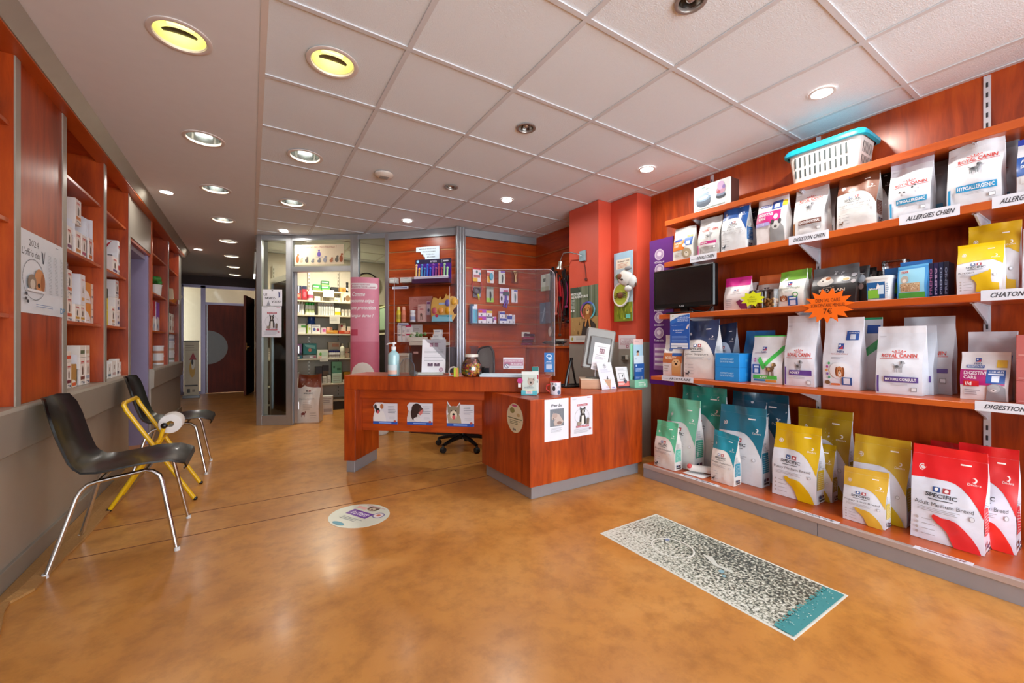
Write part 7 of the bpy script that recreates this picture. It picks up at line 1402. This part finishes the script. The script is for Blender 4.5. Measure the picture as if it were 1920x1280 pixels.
# lowest shelf
G='packs on the lowest wall shelf'; z1=.82
p=Pr().rect(0,.35,1,.62,'#c0682a').text('MOBILITY',.15,.45,.75,.53,'#f0dcc0',True).poly([(.5,.02),(.98,.02),(.98,.35),(.8,.42),(.55,.38)],'#c89a60').ell(.75,.36,.2,.1,'#d8b080').ell(.75,.33,.06,.03,'#2a1c14').ell(.68,.39,.02,.014,'#2a1c14').ell(.83,.39,.02,.014,'#2a1c14').rect(.55,.54,.98,.62,'#2a5aa0').rect(.3,.68,.5,.75,'#4a5a9a').lines(.1,.1,.4,.3,3,'#b8a8a0')
pb('small orange and brown pack with a puppy under the blue flyer',1243,1279,628,2.925,z1,.09,'#e0dcdc','#d8d0d0',p,group=G)
pb('large navy and white pack right of the blue flyer',1282,1341,600,2.90,z1,.11,'#e0dcda','#2c3c62',specific('#2c3c62','Joint Support',asp=.55,icon='#4a4a52'),spec_side('#4a5a80'),group=G,amp=.011,hump=.02)
pb('navy topped pack leaning behind the large navy one',1341,1375,607,3.05,z1,.1,'#b8c4d8','#1c2c4a',specific('#1c2c4a','',asp=.45),None,group=G,amp=.016,tilt=.02)
yA,yB=onx(1341,641,2.868)[0],onx(1386,641,2.868)[0]
for j in range(2): carton('gift_box','bright blue cardboard box with pale lettering, %s of two stacked'%['lower','upper'][j],'box','stacked blue boxes',(2.868,yA,z1+.0005+.0995*j),RIGHT,yA-yB,.20,.099,'#1c86d0',Pr().text('COFFRET CHIOT',.22,.52,.78,.64,'#a8d4f0',True).text('DE PETITE TAILLE',.22,.34,.78,.46,'#a8d4f0',True),Pr().rect(.4,.4,.6,.6,'#3a9ad8'))
pb('blue and turquoise pack lying behind the blue boxes',1392,1446,620,3.06,z1,.12,'#d0d4da','#1c74b8',Pr().rect(0,.45,1,1,'#1c74b8').poly([(.4,1),(1,1),(1,.86),(.7,.8)],'#2a9ac8').text('ROYAL CANIN',.2,.28,.8,.33,'#a83a3a'),group=G,amp=.014)
p=Pr(); hills(p,.33,.70,.13); p.poly([(.95,.80),(1,.82),(1,.72),(.45,.30),(.24,.55),(.33,.56),(.46,.42),(.9,.78)],'#3cb848'); p.poly([(.22,.50),(.34,.56),(.44,.42),(.5,.36),(.42,.28)],'#46c04e'); p.rect(.05,.2,.32,.4,'#1f4f9c').rect(.1,.33,.28,.37,'#d8e4f4').rect(.12,.22,.26,.31,'#d0d8ea'); p.rect(.08,.09,.86,.17,'#4cc04c').text('PUPPY',.32,.105,.55,.15,'#e8f4e8',True).rect(.1,.04,.48,.08,'#3a8ac0').rect(.5,.03,.84,.075,'#d8943a').lines(.1,.63,.5,.66,2,'#b0a0b0'); dogsil(p,.66,.30,.30,'#6a5238',.85,'#b08a58'); p.ell(.15,.52,.03,.025,'#b070a0').ell(.15,.47,.03,.025,'#b070a0')
pb('white pack with a bright green tick and puppy, beside the blue boxes',1408,1468,629,2.95,z1,.10,'#e0e0e4','#e4e6e6',p,None,group=G,sealc='#4cc058',seal=.975)
p=rcanin('#5a3a8c','ADULT','#9a9aa0',bandy=(.17,.25),y=.46,dark='#4a4a4c')
pb('tall white and violet pack right of the green-tick pack',1470,1529,592,2.935,z1,.11,'#d9d9e2','#d2d2da',p,None,group=G,amp=.01)
p=Pr(); hills(p,.42,.62,.15); p.rect(.6,.76,.92,.9,'#1f4f9c').text("CLUB HILL'S",.66,.865,.9,.885,'#e0e8f4',True).rect(.7,.77,.84,.85,'#d0d8e8').text('PET ESSENTIALS',.25,.535,.7,.555,'#b86a6a').lines(.25,.46,.6,.5,2,'#a0a0aa').ell(.5,.29,.30,.13,'#dfe0e6'); face_(p,.5,.27,.24,'#c07a4a','#8a4a24',.9); p.rect(.55,.07,.82,.19,'#2a5090').rect(.6,.085,.77,.175,'#d4d8e4').ell(.15,.1,.08,.03,'#7a5a3a').rect(.25,.06,.5,.09,'#d0703a')
for k,c in enumerate(('#4aa86a','#a84a8a','#d08a4a','#7a5aa0','#4a9a7a')): p.ell(.2-.07*math.sin(k*.8),.40-.055*k,.035,.022,c)
pb('white pack with a round puppy picture below the orange star sign',1542,1614,596,2.945,z1,.10,'#dfe0ea','#dcdde6',p,None,group=G)
p=Pr().poly([(.4,.5),(1,.75),(1,.6),(.4,.38)],'#2a9a5a').rect(.55,.8,.95,.92,'#1f4f9c')
pb('white pack with a green stripe tucked behind the puppy picture pack',1590,1648,596,3.06,z1,.11,'#c8ced8','#2c9a6a',p,None,group=G,seal=.97)
p=rcanin('#5a468c','MATURE CONSULT','#a0a0a6',bandy=(.2,.29),y=.60,dark='#55565a')
pb('large white and violet pack with a spotted dog, in front of a grey one',1641,1731,612,2.915,z1,.11,'#dcdfe8','#e0e2ea',p,None,group=G,amp=.009)
pb('pale pack directly behind the large white and violet one',1668,1752,612,3.03,z1,.08,'#c4ccd8','#c8ccd6',Pr().rect(.6,.2,.95,.3,'#5a468c'),None,group=G)
p=rcanin('#5a468c','MATURE','',bandy=(.3,.36),y=.55)
pb('tall silver-grey pack standing behind the spotted-dog pack',1690,1787,594,3.115,z1,.10,'#c2c4cc','#b8bcc4',p,None,group=G,amp=.012)
p=Pr(); hills(p,.30,.83,.12,.9); p.rect(.12,.70,.5,.76,'#2450a0').text('PRESCRIPTION DIET',.14,.71,.48,.75,'#e0e8f4',True).rect(.74,.72,.94,.88,'#e8c020').rect(.0,.33,.93,.66,'#b01c70').text('DIGESTIVE',.08,.55,.58,.63,'#f0dcE8',True).text('CARE',.08,.46,.36,.53,'#f0dce8',True).ell(.62,.5,.06,.05,'#f0e0e8').rect(.08,.3,.42,.42,'#c81e2c').text('i/d',.12,.32,.26,.4,'#f4e8e8',True)
blueq(p,.56,.38,.93,.67); p.poly([(.55,0),(.6,.33),(.72,.38),(.85,.36),(.95,.28),(.97,0)],'#8a8a90').ell(.72,.27,.13,.09,'#a8a8ac').ell(.72,.23,.06,.03,'#e0dcdc').ell(.72,.24,.02,.012,'#3a2a2a').lines(.1,.1,.45,.24,3,'#a8a0a8')
pb('white and magenta cat pack with a yellow square at the shelf end',1799,1893,660,2.965,z1,.10,'#e0dee2','#e0dee2',p,None,group=G,sealc='#e4e2e6',amp=.009,seal=.95)
p=Pr(); hills(p,.30,.62,.16,.9); blueq(p,.5,.5,.93,.72)
pb('white pack standing behind the magenta cat pack',1812,1905,622,3.08,z1,.10,'#ccccd4','#d0ccd4',p,None,group=G,amp=.012)
for j in range(3):
    yA=onx(1905,641,2.93)[0]; carton('pink_box','dull pink box, %s of the pile at the right photo edge'%['bottom','middle','top'][j],'box','dull pink boxes',(2.93,yA,z1+.0005+.104*j),RIGHT,.14,.18,.1035,'#b4605c',Pr().rect(.05,.1,.95,.15,'#c88a84'))
# third shelf
G='packs on the third wall shelf'; z3=1.33
# television
t=thing('television','black flat television on its stand at the left end of the third shelf','television',(2.97,2.06,z3+.001),RIGHT+.04)
mb=MB(); mb.box(-.27,-.03,.045,.27,.035,.375,BLACK,bev=.01); mb.build('casing',t)
mb=MB(); mb.box(-.245,-.0325,.085,.245,-.0295,.352,P('#1a1414',.18,coat=.5)); mb.build('screen_panel',t)
mb=MB(); Pr().text('LG',.0,.0,1,1,'#b8b8bc',True).emit(mb,flat((-.018,-.0305,.055),(1,0,0),(0,0,1),(0,-1,0)),.036,.014); mb.build('maker_mark',t)
mb=MB(); mb.box(-.12,-.07,.0,.12,.08,.012,BLACK,bev=.004); mb.box(-.03,-.0,.01,.03,.03,.06,BLACK); mb.build('stand',t)
mb=MB(); mb.tube([(.05,.0,.04),(.08,.03,.02),(.14,.1,.01),(.2,.12,.08)],.005,BLK2,6); mb.build('cable',t)
pb('white pack with a magenta top right of the television',1357,1404,521,3.0,z3,.08,'#e0d8da','#c81c84',Pr().rect(0,.82,1,1,'#c81c84').rect(.42,.66,.49,.7,'#3a4a8a').rect(.52,.66,.59,.7,'#a83a44').text('SPECIFIC',.38,.61,.63,.64,'#4a4a50',True).text('Healthy Teeth',.3,.53,.72,.56,'#5a5a60').lines(.12,.1,.4,.4,5,'#b0a8b0').poly([(.55,.28),(.7,.35),(.95,.2),(1,.0),(.75,0)],'#7a2a5c'),None,group=G,seal=.9)
pb('slim white and brown pack behind the magenta-topped pack',1402,1424,530,3.12,z3,.08,'#cfc8c8','#c8b8b8',Pr().rect(.6,.7,1,1,'#5a3028'),None,group=G)
pb('white pack with an orange top behind the clear tubs',1418,1457,517,3.1,z3,.1,'#dcd4d0','#e0743c',Pr().rect(0,.82,1,1,'#e0743c').rect(.38,.66,.48,.71,'#4a4a58').rect(.52,.66,.62,.71,'#5a3a40').text('SPECIFIC',.3,.6,.7,.64,'#5a5450',True).poly([(.6,.1),(.8,.35),(1,.1)],'#d85a28'),None,group=G)
def ctub(label,u,v0,X,r,h,fill):
    y=onx(u,641,X)[0]; t=thing('clear_tub',label,'tub',(X+r,y,z3+.001),0,'clear tubs of treats'); mb=MB(); mb.lathe([(0,.001),(r*.9,.001),(r,h*.92),(r*1.05,h*.92),(r*1.05,h),(r*.9,h*1.02),(0,h*1.02)],(0,0,0),PLEXI,24); mb.build('tub_shell',t)
    mb=MB(); rn=random.Random(int(u))
    for k in range(80): q_=rn.random()*2*PI; rr=r*.82*math.sqrt(rn.random()); mb.ball((rr*math.cos(q_),rr*math.sin(q_),.012+fill*rn.random()),.012,.01,.009,P(['#b8823c','#d8a860','#c89448'][k%3],.7),6,4)
    o=mb.build('kibble',t); o['kind']='stuff'
ctub('clear plastic tub with biscuits behind the yellow star, left one',1417,519,2.96,.068,.13,.045)
ctub('clear plastic tub with biscuits left of the green-topped pack',1440,519,2.955,.06,.125,.05)
def star(name,label,u,v,X,wpx,hpx,col,n,pr,seed,rotx=0,rots=1):
    y,z=onx(u,v,X); D=math.hypot(X*S,0); y0,_=onx(u-wpx/2,v,X); y1,_=onx(u+wpx/2,v,X); w_=y0-y1; h_=onx(u,v-hpx/2,X)[1]-onx(u,v+hpx/2,X)[1]
    rn=random.Random(seed); ol=[]
    for k in range(2*n):
        a=2*PI*k/(2*n)+.1; r_=(.5+.0*rn.random()) if k%2==0 else (.34+.05*rn.random()); sq=1.08 if k%2==0 else 1; ol.append((.5+r_*math.cos(a)*sq,.5+r_*math.sin(a)*sq))
    return sheet(name,label,'sign',(X,y0,z-h_/2),RIGHT,w_,h_,col,pr,outline=ol)
star('star_sign','small fluorescent yellow star sign with handwriting on the third shelf edge',1411,560,2.893,44,28,'#d8e01c',9,Pr().text('offert',.38,.56,.6,.68,'#7a7a20').text('kit d essai',.3,.42,.68,.52,'#7a7a20').text('Dentaire',.32,.28,.66,.38,'#7a7a20'),3)
star('star_sign','large orange star sign with a handwritten 7 euro price on the third shelf edge',1553,573,2.893,92,62,'#f06a08',15,Pr().text('DENTAL CARE',.26,.62,.76,.72,'#4a2008').text('SOIN DENTAIRE MENSUEL',.16,.47,.86,.57,'#4a2008').text('7\u20ac',.42,.26,.60,.43,'#4a2008'),5)
p=Pr(); p.rect(0,.82,1,1,'#6aa02c'); hills(p,.38,.66,.16); p.text('Healthy Weight',.1,.53,.86,.6,'#6a7a5c',False,.15).lines(.3,.45,.7,.5,2,'#a0a8a0'); face_(p,.24,.26,.26,'#b8805c','#7a4430',.8); p.rect(.42,.04,.8,.32,'#2458a4').rect(.5,.06,.72,.2,'#d0d8ea').rect(.48,.24,.74,.28,'#d8e4f4').ell(.72,.36,.1,.08,'#5a9a58').ell(.72,.36,.06,.05,'#dcdcd8')
pb('white pack with a green top and a spaniel face on the third shelf',1459,1508,508,3.0,z3,.09,'#dcdcd8','#6aa02c',p,None,group=G,tilt=.02)
pb('pack with a green top tucked behind the spaniel-face pack',1476,1518,506,3.12,z3,.08,'#c8ccc4','#5c9428',Pr().rect(0,.8,1,1,'#5c9428'),None,group=G)
p=Pr().rect(0,.0,1,.58,'#1e1e20').rect(0,.86,1,1,'#55585c').ell(.32,.66,.2,.12,'#b8b4b0').ell(.32,.74,.13,.09,'#d8cfc8').ell(.38,.76,.06,.05,'#a8643c').ell(.26,.70,.03,.02,'#2a2220').ell(.77,.70,.09,.06,'#d0d0d0').ell(.77,.70,.07,.04,'#b89a5c').ell(.92,.80,.06,.05,'#b8bcc4').ell(.93,.62,.05,.05,'#b8b4b8').text('PRO PLAN',.2,.36,.78,.45,'#c8b4a0',True).text('EXPERT',.3,.47,.56,.5,'#a89a8c').rect(.25,.22,.6,.3,'#3a6a9a')
for k in range(22): p.ell(.5+.2*rnd.random(),.84+.11*rnd.random(),.012,.009,'#b8bcc0')
pb('large silver-grey and black pouch with a small dog head, behind the orange star',1521,1606,500,3.02,z3,.09,'#6a6c70','#55585c',p,None,group=G,amp=.012,tilt=.02)
for k,(a,b,v) in enumerate(((1604,1628,499),(1622,1641,502),(1637,1652,508))): pb('black pouch with pale discs, %s of three beside the silver-grey pouch'%['left','middle','right'][k],a,b,v,3.09+.04*k,z3,.05,'#26262a','#1c1c20',Pr().ell(.5,.72,.3,.12,'#a8b4c0').ell(.5,.5,.2,.09,'#c0bcc0').lines(.3,.84,.7,.9,2,'#c8c8c8'),None,group='black pouches')
def wtub(label,uL,uR,vT,X,base,pr,lidc,h=None,round_=False):
    yL,yR=onx(uL,641,X)[0],onx(uR,641,X)[0]; w_=yL-yR; h=h or onx((uL+uR)/2,vT,X)[1]-z3; t=thing('plastic_bucket',label,'tub',(X,(yL+yR)/2,z3+.001),RIGHT)
    mb=MB(); m=base if not isinstance(base,str) else P(base,.35); d=w_*.75
    def rr(s_,z): 
        return [( (w_/2*s_)*(abs(math.cos(q_))**.5)*(1 if math.cos(q_)>0 else -1), d/2+(d/2*s_)*(abs(math.sin(q_))**.5)*(1 if math.sin(q_)>0 else -1), z) for q_ in [2*PI*k/32 for k in range(32)]]
    mb.grid([rr(.88,0),rr(1,h*.9)],m,True); mb.face(rr(.88,0)[::-1],m); pr.emit(mb,lambda x,y,off:Vector((-w_*.42+x,-.0008-off+.06*d*(1-y/h),y)),w_*.84,h*.9); mb.build('tub_body',t)
    mb=MB(); mb.grid([rr(1.04,h*.88),rr(1.06,h*.92),rr(1.04,h),rr(.95,h*1.01)],lidc,True); mb.face(rr(.95,h*1.01),lidc); mb.build('lid',t); return t
wtub('white bucket with a blue and green label on the third shelf',1621,1672,518,2.965,'#dfe2e2',Pr().rect(.0,.1,.8,.85,'#1c5a94').rect(.05,.12,.55,.5,'#7ab838').rect(.5,.3,.75,.7,'#c8dce8').text('Igloo',.1,.5,.4,.6,'#e8f0e0',True).lines(.84,.1,.97,.8,8,'#8aa8c0',2,.4).poly([(.4,.5),(.5,.8),(.62,.6)],'#e8e8e8'),P('#d8dcdc',.3))
wtub('clear-lidded blue and green bucket behind the white bucket',1651,1699,488,3.08,CLEARP,Pr().rect(.1,.1,.95,.9,'#1c5a94').rect(.2,.2,.8,.5,'#5a9a38').text('Spe',.25,.5,.6,.62,'#e0e8e0',True),CLEARP)
p=Pr().rect(0,0,1,1,'#3a8ac8').poly([(.05,.95),(.9,.95),(.94,.06),(.08,.06)],'#8ac4dc').rect(.1,.83,.4,.92,'#c8d4dc').text('TRIXIE',.12,.83,.38,.9,'#b03a44',True).ell(.26,.62,.14,.13,'#a8a098').ell(.26,.58,.07,.06,'#d8d0c8').rect(.12,.22,.78,.5,'#b89a78').rect(.05,.03,.95,.2,'#4a9a3a')
for k in range(60): p.ell(.13+.64*rnd.random(),.24+.24*rnd.random(),.02,.013,['#d8c4a8','#8a6a48','#c8ae88'][k%3])
pb('light blue and green snack pouch with a kitten on the third shelf',1682,1739,498,2.975,z3,.04,'#3a8ac8','#5aa8d8',p,None,group=G,tilt=.02,bulge=.008,seal=.94)
pb('bright blue snack pouch directly behind the kitten pouch',1686,1746,490,3.05,z3,.04,'#1c6ac0','#2a7ac8',Pr().rect(.2,.8,.6,.85,'#a8c8e8'),None,group=G,bulge=.006)
for k in range(4):
    X=3.03; yL,yR=onx(1741+9.5*k,641,X)[0],onx(1750+9.5*k,641,X)[0]; carton('treat_box','dark navy upright box with vertical pale lettering, %s from the left'%['first','second','third','fourth'][k],'box','navy upright boxes',(X,yL,z3+.001),RIGHT,yL-yR,.12,.185,['#1c1c40','#22184a','#1a2448','#1a1a34'][k],Pr().text('PREMIO',.25,.1,.75,.85,['#b86a9a','#c8b0d0','#a8b8d8','#8a9ac0'][k],True,rot=1))
pb('yellow and white cat pack with a cat-head shape on the third shelf',1792.5,1881,457,2.945,z3,.085,'#dfe0ea','#e8c410',specific('#e8c410','Kitten','kit','#dcb408',asp=.85),None,group=G,amp=.006,seal=.93)
pb('larger yellow pack behind the cat-head pack',1812,1912,420,3.06,z3,.11,'#d0ccd0','#d4a810',specific('#d4a810','','kit','#c89c10',asp=.8),None,group=G,amp=.01)
pb('white pack cut by the right photo edge on the third shelf',1916,1990,425,3.03,z3,.1,'#dcdce4','#d8d8e0',Pr().rect(.3,.5,.8,.6,'#9a9aa4'),None,group=G)
# second shelf
G='packs on the second wall shelf'; z2=1.775
p=Pr().rect(0,.32,.62,.66,'#e07a28').text('URINARY',.08,.52,.55,.6,'#f4e4d4',True).text('CARE',.08,.43,.35,.5,'#f4e4d4',True).rect(.62,.45,.96,.72,'#2458a4').rect(.7,.48,.88,.6,'#d0d8ea').rect(.1,.62,.5,.7,'#2a50a0').rect(.7,.74,.95,.8,'#e8c82c').ell(.62,.46,.07,.06,'#f0e8e0').ell(.72,.2,.22,.16,'#a8987c').ell(.72,.17,.1,.08,'#d8d0c0').ell(.72,.2,.03,.02,'#2a2018').lines(.1,.1,.4,.25,3,'#c8b8b0')
pb('small white and orange pack at the left end of the second shelf',1262,1300,428,2.985,z2,.075,'#dcdcd8','#b8b8b8',p,None,group=G,amp=.008)
p=rcanin('#c83a84','RENAL','#8a8a8e',bandy=(.30,.38),y=.72,asp=.6); p.rect(.1,.24,.9,.3,'#e8e4e8')
pb('narrow grey-white pack with a pink band, second on the second shelf',1308,1349,409,2.985,z2,.085,'#c9c9c8','#b4b4b4',p,None,group=G,amp=.011,slump=.02)
pb('blue topped white pack near the left of the second shelf',1352,1400,380,2.985,z2,.10,'#d8dce0','#14509a',specific('#14509a','Heart & Kidney Support',asp=.55,icon='#1c2c3c'),spec_side('#1c6ab4'),group=G,amp=.012,tilt=.02)
pb('navy topped pack behind the blue topped one',1386,1420,390,3.1,z2,.09,'#a8b0bc','#141c38',specific('#141c38','',asp=.5),None,group=G)
p=Pr(); p.rect(.1,.82,.45,.88,'#2a4aa0').text('PRESCRIPTION DIET',.12,.83,.43,.87,'#e0e4f0',True).rect(.5,.74,.85,.92,'#2450a4').rect(.58,.76,.76,.86,'#d0d8ea').rect(.86,.78,1,.9,'#e8c420').rect(0,.42,.82,.7,'#c02478').text('DIGESTIVE',.1,.60,.58,.67,'#f0dce8',True).text('CARE',.1,.52,.36,.58,'#f0dce8',True).ell(.68,.56,.07,.06,'#f0e0e8').rect(.0,.38,.5,.46,'#a8a0d8').text('i/d',.2,.39,.3,.45,'#f0ecf4').poly([(.5,.0),(.5,.3),(.62,.42),(.8,.45),(.95,.3),(1,0)],'#8a8a8c').ell(.7,.36,.13,.1,'#b8b8b8').ell(.7,.33,.05,.03,'#2a2a2c').ell(.6,.44,.05,.06,'#3a3a3c').ell(.82,.44,.05,.06,'#3a3a3c')
pb('white and magenta dog pack with a yellow corner on the second shelf',1418,1474,364,2.985,z2,.09,'#dcd8da','#d0c8cc',p,None,group=G,amp=.012,slump=.02)
pb('brown and silver pack half hidden right of the magenta dog pack',1455,1486,395,3.09,z2,.08,'#9a8a88','#6a4a44',Pr().lines(.1,.2,.9,.6,5,'#b8a8a8'),None,group=G)
p=rcanin('#6a3c30','GASTROINTESTINAL','#8a8a90',bandy=(.24,.34),y=.78,x0=.15,x1=.85,dark='#505054'); p.rect(.02,.05,.08,.3,'#8a5a34')
pb('white pack with a brown band and a sitting dog on the second shelf',1487,1547,350,2.985,z2,.105,'#d8d8da','#ccccd0',p,None,group=G,amp=.013,slump=.03)
pb('grey pack behind the brown-banded one',1530,1566,345,3.11,z2,.08,'#a8a8ac','#9a9a9e',Pr().rect(.4,.1,.9,.2,'#2a2a2c'),None,group=G)
pb('white pack with a shiny brown top on the second shelf',1568,1645,324,2.985,z2,.095,'#dadada','#6a3418',specific('#6a3418','Digestive Support',asp=.75,icon='#7a5a48'),spec_side('#7a3c24'),group=G,amp=.014,tilt=.01,seal=.88)
pb('black topped pack behind the brown-topped one',1630,1668,318,3.10,z2,.09,'#b8b8ba','#1a1614',specific('#1a1614','',asp=.5),None,group=G)
p=rcanin('#2a92c0','HYPOALLERGENIC','',bandy=(.24,.34),y=.60,x0=.15,x1=.9); 
for cx,cy in ((.3,.47),(.42,.46),(.6,.53),(.66,.57)): p.ell(cx,cy,.03,.015,'#4a4a4c').rect(cx-.005,cy,cx+.005,cy+.03,'#4a4a4c')
pb('white pack with a blue band left of the largest blue-banded one',1665,1746,300,2.985,z2,.105,'#d6d8e0','#c0bcca',p,None,group=G,amp=.013,seal=.88)
pb('dark grey pack with a blue base between the two blue-banded ones',1745,1776,303,3.10,z2,.08,'#77797e','#6a6c70',Pr().rect(0,.1,.8,.22,'#1c6a8a').text('ROYAL',.2,.8,.7,.84,'#a8a8ac'),None,group=G)
p=rcanin('#2092c8','HYPOALLERGENIC','#7a7c80',bandy=(.22,.33),y=.76,x0=.2,x1=.9,logo=.07,dark='#3a3c40')
pb('largest white pack with a blue band and a spotted dog on the second shelf',1774,1880,268,2.985,z2,.12,'#dcdee4','#d4d8e0',p,None,group=G,amp=.017,tilt=.03,slump=.02)
pb('grey pack leaning behind the largest blue-banded one',1868,1906,268,3.12,z2,.08,'#85858a','#77777c',Pr().rect(0,.1,.7,.2,'#1c5a7a').rect(.2,.62,.6,.635,'#8a3030'),None,group=G,lean=.1)
p=Pr().rect(0,.35,1,.75,'#1c5ab0').text('FOOD',.1,.6,.6,.68,'#e0ecf8',True,.2).text('SENSITIVITIES',.1,.5,.9,.56,'#e0ecf8',True).rect(.1,.2,.6,.32,'#e0e4ea')
pb('white pack with a broad blue band cut by the right photo edge',1905,1990,255,2.99,z2,.11,'#dfe2ea','#1c3cae',p,None,group=G,amp=.012)
# top shelf
zt_=2.13
yL,yR=onx(1301,641,3.0)[0],onx(1369,641,3.0)[0]
p=Pr().text('FOUNTAIN',.12,.78,.45,.86,'#5a8a84').ell(.28,.9,.05,.03,'#4a8a84').ell(.28,.32,.2,.17,'#3a4a5c').rect(.08,.3,.48,.46,'#4a5c70').ell(.28,.5,.2,.12,'#7a98b4').ell(.28,.52,.14,.08,'#b8c8d8').poly([(.05,.6),(.4,.7),(.45,.62),(.1,.5)],'#8aa4bc').ell(.76,.38,.13,.09,'#2a3440').ell(.76,.45,.12,.06,'#7a8aa4').ell(.76,.6,.12,.14,'#c090a8').ell(.76,.78,.09,.16,'#c8a8d0').ell(.7,.55,.05,.06,'#b04a50').ell(.84,.7,.04,.08,'#8a70b0').lines(.1,.06,.9,.12,1,'#8aa49c',1,.4)
carton('drinking_fountain_box','white boxed pet drinking fountain with pictures of dark bowls on the top shelf','box',None,(3.0,yL,zt_+.001),RIGHT,yL-yR,.12,onx(1335,342,3.0)[1]-zt_,'#dce0e2',p,Pr().rect(.1,0,1,1,'#4a2c28'))
# litter box
Xb=3.0; yL,yR=onx(1472,641,Xb)[0],onx(1618,641,Xb)[0]; zb1=onx(1545,268,Xb)[1]; W=yL-yR; Hb=zb1-zt_
Hb=min(Hb,.262)
t=thing('carrier_box','white slotted plastic basket with a turquoise lid on the top shelf','basket',(Xb+.0,(yL+yR)/2,zt_+.001),RIGHT); BM=P('#d8d6d2',.4); Dd=.26
def rr(w_,d_,z,cy=Dd/2,e=.28):
    return [((w_/2)*(abs(math.cos(q_))**e)*(1 if math.cos(q_)>0 else -1),cy+(d_/2)*(abs(math.sin(q_))**e)*(1 if math.sin(q_)>0 else -1),z) for q_ in [2*PI*(k+.5)/48 for k in range(48)]]
mb=MB(); mb.grid([rr(W*.84,Dd*.86,0),rr(W*.94,Dd*.95,Hb*.8),rr(W*.97,Dd*.98,Hb)],BM,True); mb.face(rr(W*.84,Dd*.86,0)[::-1],BM)
mb.build('basket_body',t)
mb=MB(); SLM=P('#3e4648',.7)
for j,(za,zb_) in enumerate(((.18,.42),(.50,.80))):
    for k in range(11):
        x=-W*.37+W*.66*k/10; f=lambda z:(-.0012+Dd/2-(Dd*(.86+.11*z)/2)) 
        for (u0,z0) in ((x,za),):
            mb.face([(x,f(za)-.001,Hb*za),(x+.010,f(za)-.001,Hb*za),(x+.010,f(zb_)-.001,Hb*zb_),(x,f(zb_)-.001,Hb*zb_)],SLM)
mb2=MB()
for j,(za,zb_) in enumerate(((.18,.42),(.50,.80))):
    for k in range(8):
        y=Dd*(.22+.07*k); g=lambda z:W*(.84+.12*z)/2+.0015
        mb2.face([(g(za),y,Hb*za),(g(za),y+.007,Hb*za),(g(zb_),y+.007,Hb*zb_),(g(zb_),y,Hb*zb_)],SLM)
mb.build('slot_row',t); mb2.build('slot_row',t)
mb=MB(); TQ=P('#18b0d0',.35); mb.grid([rr(W*1.0,Dd*1.02,Hb*.9),rr(W*1.08,Dd*1.12,Hb*.92),rr(W*1.09,Dd*1.13,Hb*1.0),rr(W*1.02,Dd*1.03,Hb*1.10),rr(W*.9,Dd*.9,Hb*1.12)],TQ,True); mb.face(rr(W*.9,Dd*.9,Hb*1.12),TQ); mb.build('lid',t)
# blue flyer
p=Pr().rect(0,0,1,.88,'#1f55ac').poly([(0,1),(0,.8),(.45,.93),(.95,1)],'#d8dce0').poly([(0,.8),(.5,.94),(1,.98),(1,.9),(.0,.7)],'#2a66bc').ell(.15,.95,.05,.02,'#b0b060')
for k,t_ in enumerate(('LA MEILLEURE','NUTRITION AU','MEILLEUR PRIX')): p.text(t_,.38,.88-.05*k,.94,.915-.05*k,'#b8ccf0',True)
p.text('Regroupez vos achats',.08,.66,.7,.69,'#a8c0ea').poly([(.82,.58),(.92,.7),(1,.68),(.9,.56)],'#d8c8cc').text('Et gagnez jusqu a',.16,.52,.74,.55,'#e0e8f8',True).text('100 par an',.3,.46,.62,.49,'#e0e8f8',True).lines(.1,.2,.92,.38,5,'#7a9cd8',4,.3).rect(.06,.10,.94,.17,'#d8dce4').rect(.06,.02,.94,.08,'#d8dce4').rect(.4,.035,.65,.06,'#3a4a6a')
y0,z0=onx(1256.5,654,2.893); y1,z1_=onx(1293,587,2.893)
sheet('flyer','blue and white loyalty leaflet hanging from the third shelf edge','leaflet',(2.893,y0,z0),RIGHT,y0-y1,z1_-z0,'#d8dce0',p)
